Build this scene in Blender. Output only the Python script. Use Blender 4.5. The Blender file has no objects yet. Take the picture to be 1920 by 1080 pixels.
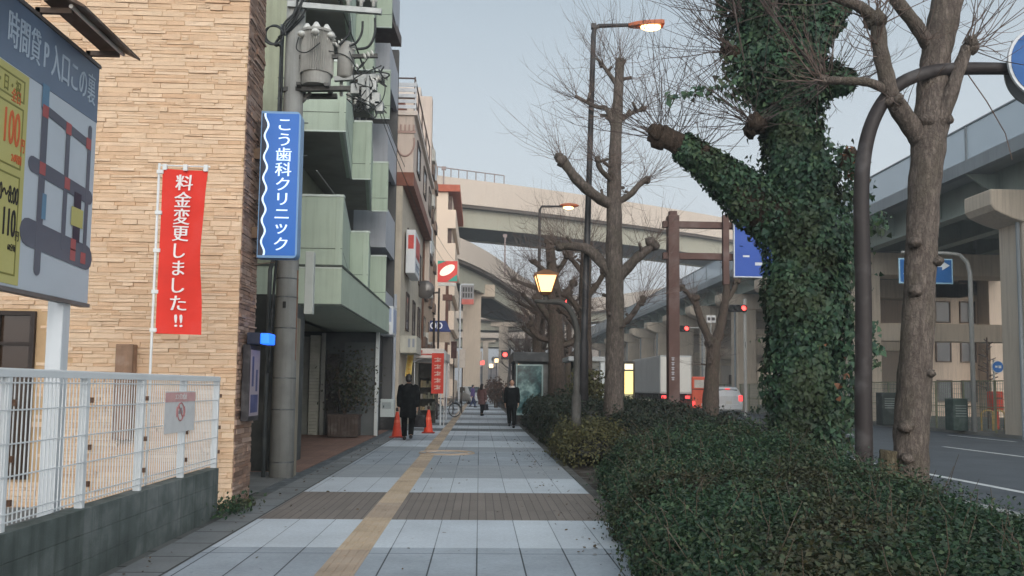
import bpy, bmesh, math, random
import numpy as np
from mathutils import Vector, Matrix
# ------------------------------------------------------------------ camera, sky, sun, exposure
sc = bpy.context.scene
COL = sc.collection
PI = math.pi
F = 1550.0; CX = 960.0; CY = 612.0          # focal length and principal point in photo pixels (1920 x 1080)
EYE = Vector((0.0, 0.0, 1.45))
PITCH, YAW, ROLL = math.radians(4.25), math.radians(2.2), math.radians(0.7)
ROT = Matrix.Rotation(-YAW, 3, 'Z') @ Matrix.Rotation(math.radians(90) + PITCH, 3, 'X') @ Matrix.Rotation(ROLL, 3, 'Z')
cd = bpy.data.cameras.new('camera'); cam = bpy.data.objects.new('camera', cd); COL.objects.link(cam)
cam.location = EYE; cam.rotation_euler = ROT.to_euler()
cd.sensor_width = 36; cd.lens = F / 1920 * 36; cd.shift_y = (CY - 540) / 1920; cd.clip_start = 0.05; cd.clip_end = 6000
sc.camera = cam
SUN_EL, SUN_AZ = math.radians(24), math.radians(170)   # direction towards the sun, azimuth clockwise from +Y
w = bpy.data.worlds.new('World'); sc.world = w; w.use_nodes = True
nt = w.node_tree; bg = nt.nodes['Background']
sky = nt.nodes.new('ShaderNodeTexSky'); sky.sky_type = 'NISHITA'; sky.sun_disc = False
sky.sun_elevation = SUN_EL; sky.sun_rotation = SUN_AZ; sky.air_density = 1.2; sky.dust_density = 3.0; sky.ozone_density = 1.5
hsv = nt.nodes.new('ShaderNodeHueSaturation'); hsv.inputs['Saturation'].default_value = 0.45; hsv.inputs['Value'].default_value = 1.0
mixw = nt.nodes.new('ShaderNodeMix'); mixw.data_type = 'RGBA'; mixw.inputs[0].default_value = 0.6
tcw = nt.nodes.new('ShaderNodeTexCoord'); sep = nt.nodes.new('ShaderNodeSeparateXYZ'); rampw = nt.nodes.new('ShaderNodeValToRGB')
nt.links.new(tcw.outputs['Generated'], sep.inputs[0]); nt.links.new(sep.outputs['Z'], rampw.inputs[0])
cr = rampw.color_ramp; cr.elements[0].position = 0.0; cr.elements[0].color = (8.4, 7.9, 8.2, 1)
cr.elements[1].position = 1.0; cr.elements[1].color = (2.2, 3.0, 3.5, 1)
for p_, c_ in ((0.10, (7.8, 7.7, 8.1, 1)), (0.24, (5.9, 6.5, 6.9, 1)), (0.45, (3.6, 4.4, 5.0, 1))):
    e_ = cr.elements.new(p_); e_.color = c_
nt.links.new(sky.outputs[0], hsv.inputs['Color']); nt.links.new(hsv.outputs[0], mixw.inputs[6]); nt.links.new(rampw.outputs[0], mixw.inputs[7])
glow = nt.nodes.new('ShaderNodeMapRange'); glow.inputs['From Min'].default_value = 0.25; glow.inputs['From Max'].default_value = -1.0; glow.inputs['To Min'].default_value = 1.0; glow.inputs['To Max'].default_value = 2.3
glow.interpolation_type = 'SMOOTHSTEP'; nt.links.new(sep.outputs['Y'], glow.inputs['Value'])     # the dusk side of the sky, behind the camera, is the brighter one
gmul = nt.nodes.new('ShaderNodeVectorMath'); gmul.operation = 'SCALE'; nt.links.new(mixw.outputs[2], gmul.inputs[0]); nt.links.new(glow.outputs['Result'], gmul.inputs['Scale'])
nt.links.new(gmul.outputs[0], bg.inputs['Color']); bg.inputs['Strength'].default_value = 0.115
sl = bpy.data.lights.new('sun', 'SUN'); sun = bpy.data.objects.new('sun', sl); COL.objects.link(sun)
sl.energy = 0.75; sl.angle = math.radians(60); sl.color = (1.0, 0.85, 0.70)
sdir = Vector((math.sin(SUN_AZ) * math.cos(SUN_EL), math.cos(SUN_AZ) * math.cos(SUN_EL), math.sin(SUN_EL)))
sun.rotation_euler = sdir.to_track_quat('Z', 'Y').to_euler(); sun.location = (0, 0, 30)
sc.view_settings.view_transform = 'Standard'; sc.view_settings.look = 'None'; sc.view_settings.gamma = 1; sc.view_settings.exposure = 0.42
sc.render.engine = 'CYCLES'; sc.cycles.max_bounces = 6; sc.cycles.diffuse_bounces = 3; sc.cycles.transparent_max_bounces = 8

rng = np.random.default_rng(7); R = random.Random(11)
# ------------------------------------------------------------------ photo pixel -> place
def ray(px, py): return (ROT @ Vector(((px - CX) / F, -(py - CY) / F, -1.0)))
def at(px, py, Y): d = ray(px, py); return EYE + d * (Y / d.y)
def gnd(px, py, z=0.0): d = ray(px, py); return EYE + d * ((z - EYE.z) / d.z)
def atx(px, py, X): d = ray(px, py); return EYE + d * (X / d.x)

# ------------------------------------------------------------------ mesh builder
class MB:
    def __init__(s): s.v = []; s.f = []; s.m = []
    def add(s, vs, fs, mi=0):
        o = len(s.v); s.v += [tuple(v) for v in vs]
        for f in fs: s.f.append(tuple(i + o for i in f)); s.m.append(mi)
        return s
    def quad(s, a, b, c, d, mi=0): return s.add([a, b, c, d], [(0, 1, 2, 3)], mi)
    def box(s, x0, x1, y0, y1, z0, z1, mi=0):
        if x0 > x1: x0, x1 = x1, x0
        if y0 > y1: y0, y1 = y1, y0
        if z0 > z1: z0, z1 = z1, z0
        return s.add([(x0,y0,z0),(x1,y0,z0),(x1,y1,z0),(x0,y1,z0),(x0,y0,z1),(x1,y0,z1),(x1,y1,z1),(x0,y1,z1)],
            [(0,3,2,1),(4,5,6,7),(0,1,5,4),(1,2,6,5),(2,3,7,6),(3,0,4,7)], mi)
    def obox(s, c, ax, ay, az, mi=0):      # oriented box: centre and three half-axis vectors
        c, ax, ay, az = Vector(c), Vector(ax), Vector(ay), Vector(az)
        vs = [c + i*ax + j*ay + k*az for k in (-1,1) for (i,j) in ((-1,-1),(1,-1),(1,1),(-1,1))]
        return s.add(vs, [(0,3,2,1),(4,5,6,7),(0,1,5,4),(1,2,6,5),(2,3,7,6),(3,0,4,7)], mi)
    def bar(s, a, b, wx, wz, up=(0,0,1), mi=0):   # bar of section wx * wz from a to b
        a, b = Vector(a), Vector(b); d = (b - a)
        if d.length < 1e-6: return s
        t = d.normalized(); u = t.cross(Vector(up))
        if u.length < 1e-4: u = t.cross(Vector((0,1,0)))
        u.normalize(); n = u.cross(t)
        return s.obox((a+b)/2, d/2, u*wx/2, n*wz/2, mi)
    def tube(s, pts, rad, n=8, caps=True, mi=0, jit=0.0, ref=None):
        pts = [Vector(p) for p in pts]; N = len(pts)
        if not hasattr(rad, '__len__'): rad = [rad]*N
        rings = []; prev = None
        for i, p in enumerate(pts):
            t = (pts[min(i+1,N-1)] - pts[max(i-1,0)])
            if t.length < 1e-9: t = Vector((0,0,1))
            t.normalize()
            if prev is None:
                u = Vector(ref) if ref else (Vector((1,0,0)) if abs(t.x) < .9 else Vector((0,1,0)))
            else: u = prev
            u = u - t*u.dot(t)
            if u.length < 1e-6: u = t.orthogonal()
            u.normalize(); prev = u; vv = t.cross(u)
            r = rad[i]; ra, rb = (r if hasattr(r, '__len__') else (r, r))
            ring = []
            for k in range(n):
                a = 2*PI*k/n; q = 1 + (R.uniform(-jit, jit) if jit else 0)
                ring.append(p + u*(math.cos(a)*ra*q) + vv*(math.sin(a)*rb*q))
            rings.append(ring)
        vs = [v for r_ in rings for v in r_]; fs = []
        for i in range(N-1):
            for k in range(n):
                fs.append((i*n+k, i*n+(k+1)%n, (i+1)*n+(k+1)%n, (i+1)*n+k))
        if caps: fs.append(tuple(range(n))[::-1]); fs.append(tuple((N-1)*n+k for k in range(n)))
        return s.add(vs, fs, mi)
    def ball(s, c, r, nu=10, nv=7, mi=0, jit=0.0):
        c = Vector(c); rx, ry, rz = r if hasattr(r, '__len__') else (r, r, r)
        pts = []; 
        for i in range(1, nv):
            th = PI*i/nv
            for k in range(nu):
                a = 2*PI*k/nu; q = 1 + (R.uniform(-jit, jit) if jit else 0)
                pts.append(c + Vector((rx*q*math.sin(th)*math.cos(a), ry*q*math.sin(th)*math.sin(a), rz*q*math.cos(th))))
        top = len(pts); pts += [c + Vector((0,0,rz)), c - Vector((0,0,rz))]; fs = []
        for i in range(nv-2):
            for k in range(nu): fs.append((i*nu+k, (i+1)*nu+k, (i+1)*nu+(k+1)%nu, i*nu+(k+1)%nu))
        for k in range(nu): fs.append((top, k, (k+1)%nu)); fs.append((top+1, (nv-2)*nu+(k+1)%nu, (nv-2)*nu+k))
        return s.add(pts, fs, mi)
    def prism(s, poly, z0, z1, mi=0):       # plan polygon (counter-clockwise) between two heights
        n = len(poly); vs = [(x,y,z0) for x,y in poly] + [(x,y,z1) for x,y in poly]
        return s.add(vs, [tuple(range(n))[::-1], tuple(range(n,2*n))] + [(i,(i+1)%n,n+(i+1)%n,n+i) for i in range(n)], mi)
    def plate(s, pts, nrm, mi=0):            # any flat outline given thickness along nrm
        n = len(pts); pts = [Vector(p) for p in pts]; q = [p + Vector(nrm) for p in pts]
        return s.add(pts + q, [tuple(range(n))[::-1], tuple(range(n,2*n))] + [(i,(i+1)%n,n+(i+1)%n,n+i) for i in range(n)], mi)
    def xform(s, M): s.v = [tuple(M @ Vector(v)) for v in s.v]; return s
    def merge(s, o): 
        k = len(s.v); s.v += o.v; s.f += [tuple(i+k for i in f) for f in o.f]; s.m += o.m; return s

def obj(name, mb, mats, parent=None, smooth=False, bevel=0.0, **kw):
    me = bpy.data.meshes.new(name)
    me.from_pydata(mb.v, [], mb.f)
    mats = mats if isinstance(mats, (list, tuple)) else [mats]
    for m in mats: me.materials.append(m)
    if len(mats) > 1: me.polygons.foreach_set('material_index', mb.m)
    if smooth: me.polygons.foreach_set('use_smooth', [True]*len(mb.f))
    me.update()
    return link(name, me, parent, bevel, **kw)
def objs(name, mb, mats, parent=None, **k):
    """one object of the same name for every loose piece of the builder"""
    par = list(range(len(mb.v)))
    def find(a):
        while par[a] != a: par[a] = par[par[a]]; a = par[a]
        return a
    for f in mb.f:
        for q in f[1:]: par[find(q)] = find(f[0])
    comp = {}
    for i, f in enumerate(mb.f): comp.setdefault(find(f[0]), []).append(i)
    out = []
    for fs in comp.values():
        m2 = MB(); ids = {}
        for fi in fs:
            for q in mb.f[fi]:
                if q not in ids: ids[q] = len(m2.v); m2.v.append(mb.v[q])
            m2.f.append(tuple(ids[q] for q in mb.f[fi])); m2.m.append(mb.m[fi])
        out.append(obj(name, m2, mats, parent, **k))
    return out
def link(name, me, parent=None, bevel=0.0, **kw):
    o = bpy.data.objects.new(name, me); COL.objects.link(o)
    if parent is not None:
        o.parent = parent; o.matrix_parent_inverse = Matrix.Translation(-parent_origin(parent))
    if bevel:
        b = o.modifiers.new('bevel', 'BEVEL'); b.width = bevel; b.segments = 2; b.limit_method = 'ANGLE'; b.angle_limit = math.radians(40)
    for k, v in kw.items(): o[k] = v
    return o
def parent_origin(p):
    return p.location.copy() if p.parent is None else Vector((0,0,0))
def thing(name, label, cat, loc=(0,0,0), group=None):
    o = bpy.data.objects.new(name, None); COL.objects.link(o); o.location = loc; o.empty_display_size = 0.2
    o['label'] = label; o['category'] = cat
    if group: o['group'] = group
    return o
def tag(o, label, cat, group=None):
    o['label'] = label; o['category'] = cat
    if group: o['group'] = group
    return o
def struct(name, mb, m, **kw):
    o = obj(name, mb, m, **kw); o['kind'] = 'structure'; return o
def dup(root, delta, label=None, group=None, rot=None):
    def cp(o, par):
        c = o.copy(); COL.objects.link(c)
        if par is not None: c.parent = par
        for ch in list(o.children): cp(ch, c)
        return c
    r = cp(root, None); r.location = root.location + Vector(delta)
    if rot is not None: r.rotation_euler = (0, 0, rot)
    if label: r['label'] = label
    if group: r['group'] = group
    return r

# ------------------------------------------------------------------ materials
def S(r, g, b):      # 8-bit sRGB to linear
    f = lambda c: (c/255/12.92 if c <= 10.3 else ((c/255+0.055)/1.055)**2.4)
    return (f(r), f(g), f(b), 1.0)
def mix(a, b, t): return tuple(a[i]*(1-t)+b[i]*t for i in range(3)) + (1.0,)
class NG:
    def __init__(s, name):
        s.mat = bpy.data.materials.new(name); s.mat.use_nodes = True; s.nt = s.mat.node_tree; s.n = s.nt.nodes; s.b = s.n['Principled BSDF']
    def new(s, t, **kw):
        x = s.n.new(t)
        for k, v in kw.items(): setattr(x, k, v)
        return x
    def ln(s, a, b): s.nt.links.new(a, b)
    def pos(s, scale=(1,1,1)):
        g = s.new('ShaderNodeNewGeometry'); m = s.new('ShaderNodeMapping'); m.inputs['Scale'].default_value = scale
        s.ln(g.outputs['Position'], m.inputs['Vector']); return m.outputs[0]
    def noise(s, vec, scale, detail=4, rough=.55):
        x = s.new('ShaderNodeTexNoise'); x.inputs['Scale'].default_value = scale; x.inputs['Detail'].default_value = detail; x.inputs['Roughness'].default_value = rough
        s.ln(vec, x.inputs['Vector']); return x.outputs['Fac']
    def ramp(s, fac, stops, interp='LINEAR'):
        r = s.new('ShaderNodeValToRGB'); r.color_ramp.interpolation = interp; e = r.color_ramp.elements
        e[0].position, e[0].color = stops[0]; e[1].position, e[1].color = stops[-1]
        for p, c in stops[1:-1]: q = e.new(p); q.color = c
        s.ln(fac, r.inputs[0]); return r.outputs[0]
    def mixc(s, fac, a, b, mode='MIX'):
        m = s.new('ShaderNodeMix'); m.data_type = 'RGBA'; m.blend_type = mode
        for sock, v in ((m.inputs[0], fac), (m.inputs[6], a), (m.inputs[7], b)):
            if hasattr(v, 'links'): s.ln(v, sock)
            else: sock.default_value = v
        return m.outputs[2]
    def bump(s, h, strength=.3, dist=.01):
        x = s.new('ShaderNodeBump'); x.inputs['Strength'].default_value = strength; x.inputs['Distance'].default_value = dist
        s.ln(h, x.inputs['Height']); s.ln(x.outputs[0], s.b.inputs['Normal']); return x
MATS = {}
def mat(name, col, rough=.6, var=.18, scale=3.0, metal=0.0, bump=0.0, bscale=40.0, stretch=(1,1,1), streak=0.0, grime=None, spec=0.35):
    """painted / cast surface: base colour, broad tonal wear, optional vertical rain streaks and fine relief"""
    if name in MATS: return MATS[name]
    g = NG(name); c = col
    p = g.pos(stretch); n1 = g.noise(p, scale, 5)
    dark = mix(c, (0,0,0,1), var); light = mix(c, (1,1,1,1), var*.35)
    out = g.ramp(n1, [(.28, dark), (.5, c), (.75, light)])
    if streak:
        n2 = g.noise(g.pos((5,5,.25)), 2.2, 4); gm = grime or mix(c, (.06,.05,.04,1), .75)
        f = g.ramp(n2, [(.48, (0,0,0,1)), (.75, (streak,)*3+(1,))])
        out = g.mixc(f, out, gm)
    g.ln(out, g.b.inputs['Base Color']); g.b.inputs['Roughness'].default_value = rough; g.b.inputs['Metallic'].default_value = metal
    g.b.inputs['Specular IOR Level'].default_value = spec
    if bump: g.bump(g.noise(g.pos(), bscale, 4), bump, .01)
    MATS[name] = g.mat; return g.mat
def emit(name, col, strength=1.0, base=None):
    if name in MATS: return MATS[name]
    g = NG(name); g.b.inputs['Base Color'].default_value = base or col; g.b.inputs['Emission Color'].default_value = col; g.b.inputs['Emission Strength'].default_value = strength
    g.b.inputs['Roughness'].default_value = .4; MATS[name] = g.mat; return g.mat
def island(name, cols, rough=.7, n_amt=.2, n_scale=6, bump=0., bscale=60, trans=0., spec=.35, patch=None, patch_scale=.8):
    """every loose piece of the mesh (stone, leaf) draws its own tone from cols; patch = broad patches of another tone"""
    if name in MATS: return MATS[name]
    g = NG(name); geo = g.new('ShaderNodeNewGeometry')
    k = len(cols); c = g.ramp(geo.outputs['Random Per Island'], [(i/(k-1), cols[i]) for i in range(k)])
    if patch:
        f = g.ramp(g.noise(g.pos(), patch_scale, 3), [(.48, (0,0,0,1)), (.62, (.75,)*3+(1,))])
        c = g.mixc(f, c, g.mixc(geo.outputs['Random Per Island'], mix(patch,(0,0,0,1),.35), patch))
    nz = g.noise(g.pos(), n_scale, 4); d = g.ramp(nz, [(.3, (1-n_amt*1.6,)*3+(1,)), (.7, (1,1,1,1))])
    c = g.mixc(1.0, c, d, 'MULTIPLY')
    g.ln(c, g.b.inputs['Base Color']); g.b.inputs['Roughness'].default_value = rough; g.b.inputs['Specular IOR Level'].default_value = spec
    if bump: g.bump(g.noise(g.pos(), bscale, 5), bump, .012)
    if trans:
        g.b.inputs['Transmission Weight'].default_value = 0.0
        tr = g.new('ShaderNodeBsdfTranslucent'); ad = g.new('ShaderNodeMixShader'); ad.inputs[0].default_value = trans
        g.ln(c, tr.inputs['Color']); g.ln(g.b.outputs[0], ad.inputs[1]); g.ln(tr.outputs[0], ad.inputs[2]); g.ln(ad.outputs[0], g.n['Material Output'].inputs['Surface'])
    MATS[name] = g.mat; return g.mat
def tiles(name, c1, c2, mortar, bw, bh, msize=.006, rot=0.0, offset=0.0, rough=.75, plane='XY', dirt=.25, dots=False, bias=0.0):
    """paving / wall tile: brick texture in metres on the XY (ground), XZ or YZ plane"""
    if name in MATS: return MATS[name]
    g = NG(name); geo = g.new('ShaderNodeNewGeometry'); sp = g.new('ShaderNodeSeparateXYZ'); cb = g.new('ShaderNodeCombineXYZ')
    g.ln(geo.outputs['Position'], sp.inputs[0]); a, b = {'XY':('X','Y'),'XZ':('X','Z'),'YZ':('Y','Z'),'YX':('Y','X')}[plane]
    g.ln(sp.outputs[a], cb.inputs[0]); g.ln(sp.outputs[b], cb.inputs[1])
    br = g.new('ShaderNodeTexBrick'); br.offset = offset; br.inputs['Scale'].default_value = 1; br.inputs['Brick Width'].default_value = bw; br.inputs['Row Height'].default_value = bh
    br.inputs['Mortar Size'].default_value = msize; br.inputs['Mortar Smooth'].default_value = .2; br.inputs['Bias'].default_value = bias
    br.inputs['Color1'].default_value = c1; br.inputs['Color2'].default_value = c2; br.inputs['Mortar'].default_value = mortar
    g.ln(cb.outputs[0], br.inputs['Vector'])
    n1 = g.noise(g.pos(), .9, 6, .65); n2 = g.noise(g.pos(), 28, 3)
    d = g.ramp(n1, [(.3, (1-dirt,)*3+(1,)), (.68, (1,1,1,1))]); c = g.mixc(1.0, br.outputs['Color'], d, 'MULTIPLY')
    d2 = g.ramp(n2, [(.3, (.86,)*3+(1,)), (.7, (1.0,)*3+(1,))]); c = g.mixc(1.0, c, d2, 'MULTIPLY')
    if dots:   # worn gum spots on the slabs
        vo = g.new('ShaderNodeTexVoronoi'); vo.inputs['Scale'].default_value = 7.0; vo.inputs['Randomness'].default_value = .8; g.ln(g.pos((1,1,0)), vo.inputs['Vector'])
        f = g.ramp(vo.outputs['Distance'], [(.07, (.5,.5,.5,1)), (.13, (0,0,0,1))]); c = g.mixc(f, c, mix(c1, (0,0,0,1), .6))
    g.ln(c, g.b.inputs['Base Color']); g.b.inputs['Roughness'].default_value = rough; g.b.inputs['Specular IOR Level'].default_value = .3
    iv = g.new('ShaderNodeMath', operation='SUBTRACT'); iv.inputs[0].default_value = 1.0; g.ln(br.outputs['Fac'], iv.inputs[1])
    g.bump(iv.outputs[0], .5, .004)
    MATS[name] = g.mat; return g.mat
def glass(name, col, rough=.08):
    if name in MATS: return MATS[name]
    g = NG(name); g.b.inputs['Base Color'].default_value = col; g.b.inputs['Roughness'].default_value = rough; g.b.inputs['Specular IOR Level'].default_value = .6
    MATS[name] = g.mat; return g.mat
def clear_panel(name, col, alpha):
    if name in MATS: return MATS[name]
    g = NG(name); g.b.inputs['Base Color'].default_value = col; g.b.inputs['Alpha'].default_value = alpha; g.b.inputs['Roughness'].default_value = .3
    MATS[name] = g.mat; return g.mat
def bark(name, c1, c2, sc1=9.0, patch=None, bump=.8):
    if name in MATS: return MATS[name]
    g = NG(name); p = g.pos((1,1,.28)); n1 = g.noise(p, sc1*2.2, 8, .7); n2 = g.noise(g.pos((1,1,.5)), 3.2, 5)
    vo = g.new('ShaderNodeTexVoronoi'); vo.feature = 'DISTANCE_TO_EDGE'; vo.inputs['Scale'].default_value = sc1*3.4
    wv_ = g.new('ShaderNodeTexNoise'); wv_.inputs['Scale'].default_value = 14; g.ln(g.pos(), wv_.inputs['Vector']); vm = g.new('ShaderNodeVectorMath', operation='MULTIPLY_ADD'); g.ln(wv_.outputs['Color'], vm.inputs[0]); vm.inputs[1].default_value = (.09,.09,.05); g.ln(g.pos((1,1,.22)), vm.inputs[2]); g.ln(vm.outputs[0], vo.inputs['Vector'])
    c = g.ramp(n1, [(.3, mix(c1,(0,0,0,1),.45)), (.5, c1), (.72, c2)])
    if patch: c = g.mixc(g.ramp(n2, [(.48, (0,0,0,1)), (.66, (.7,.7,.7,1))]), c, patch)
    cr_ = g.ramp(vo.outputs[0], [(.0, (.5,.47,.45,1)), (.16, (1,1,1,1))]); c = g.mixc(.6, c, cr_, 'MULTIPLY')
    g.ln(c, g.b.inputs['Base Color']); g.b.inputs['Roughness'].default_value = .9; g.b.inputs['Specular IOR Level'].default_value = .15
    hm = g.new('ShaderNodeMath', operation='MULTIPLY'); g.ln(n1, hm.inputs[0]); g.ln(cr_, hm.inputs[1])
    g.bump(hm.outputs[0], bump, .03)
    MATS[name] = g.mat; return g.mat

# ------------------------------------------------------------------ lettering: built-in font turned to mesh
def text_mesh(body, size=1.0, thick=.0, align='CENTER', vertical=False, extrude=.004, narrow=1.0, pitch=1.05):
    """mesh in local XY plane (x right, y up), centred; vertical stacks characters downwards"""
    mb = MB()
    def one(ch, al):
        cu = bpy.data.curves.new('lettering', 'FONT'); cu.body = ch; cu.size = size; cu.align_x = al; cu.align_y = 'CENTER'; cu.extrude = extrude; cu.resolution_u = 3
        o = bpy.data.objects.new('lettering', cu); COL.objects.link(o); dg = bpy.context.evaluated_depsgraph_get(); dg.update()
        me = bpy.data.meshes.new_from_object(o.evaluated_get(dg)); vs = [tuple(v.co) for v in me.vertices]; fs = [tuple(p.vertices) for p in me.polygons]
        bpy.data.objects.remove(o); bpy.data.curves.remove(cu); bpy.data.meshes.remove(me)
        if thick:      # bolder stroke: the same glyph twice, a hair apart
            n0 = len(vs); dx = thick*size; vs = [(x-dx, y, z) for x, y, z in vs] + [(x+dx, y+dx*.4, z+.0006) for x, y, z in vs]; fs = fs + [tuple(q+n0 for q in f) for f in fs]
        return vs, fs
    if not vertical:
        vs, fs = one(body, align); mb.add([(x*narrow, y, z) for x, y, z in vs], fs)
    else:
        n = len(body)          # a string, or a list whose items share one cell
        for i, ch in enumerate(body):
            vs, fs = one(ch, 'CENTER')
            if not vs: continue
            mx = (min(v[0] for v in vs)+max(v[0] for v in vs))/2; my = (min(v[1] for v in vs)+max(v[1] for v in vs))/2
            y0 = ((n-1)/2 - i)*size*pitch
            mb.add([((x-mx)*narrow, y-my+y0, z) for x, y, z in vs], fs)
    return mb
def frame(origin, xdir, ydir):
    x = Vector(xdir).normalized(); y = Vector(ydir).normalized(); z = x.cross(y)
    M = Matrix((x, y, z)).transposed().to_4x4(); M.translation = Vector(origin); return M

# ------------------------------------------------------------------ leaves, twigs, trees
SHAPES = {
 'kite': ([(0,0,0),(.32,.45,.06),(0,1,0),(-.32,.45,.06)], [(0,1,2),(0,2,3)]),
 'ivy': ([(0,0,0),(.5,.05,-.04),(.34,.42,.05),(0,1,-.06),(-.34,.42,.05),(-.5,.05,-.04)], [(0,1,2,3),(0,3,4,5)]),
 'oval': ([(0,0,0),(.3,.3,.05),(.26,.72,.05),(0,1,0),(-.26,.72,.05),(-.3,.3,.05)], [(0,1,2,3),(0,3,4,5)]),
}
def norm(a): return a/np.maximum(np.linalg.norm(a, axis=1, keepdims=True), 1e-9)
def leaf_mesh(name, P, N, T, size, shape='kite'):
    N = norm(N); T = norm(T - N*np.sum(T*N, axis=1, keepdims=True)); Sx = np.cross(N, T)
    sv, sf = SHAPES[shape]; n = len(P); k = len(sv); size = np.asarray(size).reshape(-1, 1)
    V = np.empty((n, k, 3))
    for i, (a, b, c) in enumerate(sv): V[:, i] = P + size*(a*Sx + b*T + c*N)
    nl = len(sf[0]); idx = np.concatenate([np.array(f)[None]+0 for f in sf], 0)
    loops = (np.arange(n)[:, None, None]*k + idx[None]).reshape(-1)
    nf = n*len(sf); me = bpy.data.meshes.new(name)
    me.vertices.add(n*k); me.vertices.foreach_set('co', V.reshape(-1))
    me.loops.add(nf*nl); me.loops.foreach_set('vertex_index', loops.astype(np.int32))
    me.polygons.add(nf); me.polygons.foreach_set('loop_start', (np.arange(nf)*nl).astype(np.int32))
    me.update(calc_edges=True); return me
def wav(x, y, s=1.0, seed=0.0):
    return (np.sin(x*1.7*s+seed)+np.sin(y*2.3*s+1.3*seed)+np.sin((x+y)*3.1*s+2.1*seed)*.6+np.sin((x-y*.7)*5.3*s+seed*.7)*.4)/3.0
def twig_bunch(mb, c, dirn, n, L, spread=.8, r=.008, sub=2, lift=.25):
    c = Vector(c); dirn = Vector(dirn).normalized()
    for i in range(n):
        d = (dirn + Vector((R.gauss(0,spread), R.gauss(0,spread), R.gauss(0,spread*.8)))).normalized()
        l = L*R.uniform(.35, 1.0); p = c + Vector((R.gauss(0,.05), R.gauss(0,.05), R.gauss(0,.05))) + d*.04; pts = [p]; m = 5
        bend = Vector((R.uniform(-.25,.25), R.uniform(-.25,.25), lift*R.uniform(.3,1.3)))
        for k in range(m):
            d = (d + bend*.28 + Vector((R.gauss(0,.13), R.gauss(0,.13), R.gauss(0,.13)))).normalized(); p = p + d*(l/m); pts.append(p)
        mb.tube(pts, [r*(1-.75*k/m) for k in range(m+1)], n=3, caps=False)
        for q in range(sub):
            j = R.randint(1, m-1); d2 = (d + Vector((R.gauss(0,.7), R.gauss(0,.7), R.gauss(0,.5)))).normalized(); a = pts[j]
            mb.tube([a, a + d2*l*.16, a + d2*l*.3 + Vector((0,0,.05*l))], [r*.55, r*.4, r*.18], n=3, caps=False)
def smooth_path(pts, rad, k=4):
    """Catmull-Rom resample of joints and radii"""
    P = [Vector(p) for p in pts]; out = []; ro = []
    for i in range(len(P)-1):
        p0 = P[max(i-1,0)]; p1 = P[i]; p2 = P[i+1]; p3 = P[min(i+2,len(P)-1)]
        for j in range(k):
            t = j/k; out.append(.5*((2*p1)+(p2-p0)*t+(2*p0-5*p1+4*p2-p3)*t*t+(3*p1-p0-3*p2+p3)*t**3)); ro.append(rad[i]*(1-t)+rad[i+1]*t)
    out.append(P[-1]); ro.append(rad[-1]); return out, ro
def knob(mb, c, r):
    for i in range(5):
        mb.ball(Vector(c)+Vector((R.uniform(-.5,.5), R.uniform(-.5,.5), R.uniform(-.5,.5)))*r, r*R.uniform(.45,.85), 8, 6, jit=.26)
def warty_tube(mb, pts, rad, n=12, amp=.08, seed=1.0, step=4):
    P, ro = smooth_path(pts, rad, step); k0 = len(mb.v); mb.tube(P, ro, n=n)
    for i in range(len(P)):
        for k in range(n):
            q = k0+i*n+k; v = Vector(mb.v[q]); c = P[i]; a = 2*PI*k/n
            s = 1 + amp*(math.sin(3*a+seed+i*.31)*.5 + math.sin(5*a-i*.9+seed*2)*.35 + math.sin(i*1.7+a*2+seed)*.5)
            mb.v[q] = tuple(c + (v-c)*s)
# ================================================================== ground, road, pavement
asphalt = tiles('road_asphalt', S(92,98,104), S(88,94,100), S(88,94,100), 40, 40, .0, rough=.85, dirt=.3)
m_ground = mat('ground_earth', S(92,92,90), .9, .3, .4)
m_lot = mat('lot_asphalt', S(110,112,112), .9, .25, 1.2, bump=.3, bscale=80)
m_white_paint = mat('road_paint', S(205,208,208), .6, .25, 3.0)
m_kerb = mat('kerb_stone', S(150,152,150), .8, .25, 2.5, bump=.3)
ROADZ = -0.13; RX0 = 6.55; RX1 = 18.9
struct('ground', MB().quad((-410,-300,-.17),(410,-300,-.17),(410,890,-.17),(-410,890,-.17)), m_ground)
struct('road', MB().quad((RX0,-30,ROADZ),(RX1,-30,ROADZ),(RX1,420,ROADZ),(RX0,420,ROADZ)), asphalt)
mk = MB()
def dash(x, y0, y1, wd=.15): mk.quad((x-wd/2,y0,ROADZ+.004),(x+wd/2,y0,ROADZ+.004),(x+wd/2,y1,ROADZ+.004),(x-wd/2,y1,ROADZ+.004))
xa = gnd(1905, 921, ROADZ).x; xb = gnd(1890, 853, ROADZ); xc = gnd(1850, 823, ROADZ); xd = gnd(1900, 811, ROADZ).x
dash(xa, -10, 300, .17); dash(xd, -10, 300, .17)
for k in range(-3, 24):
    dash(xb.x, xb.y-1.3+k*10, xb.y+3.7+k*10 if k else xb.y+3.0); dash(xc.x, xc.y-1.6+k*10, xc.y+2.4+k*10)
struct('road_markings', mk, m_white_paint)
# far side verge under the viaduct
struct('far_pavement', MB().box(RX1, 42, -30, 420, -.16, .0), mat('far_paving', S(120,118,112), .85, .25, .8))
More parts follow.
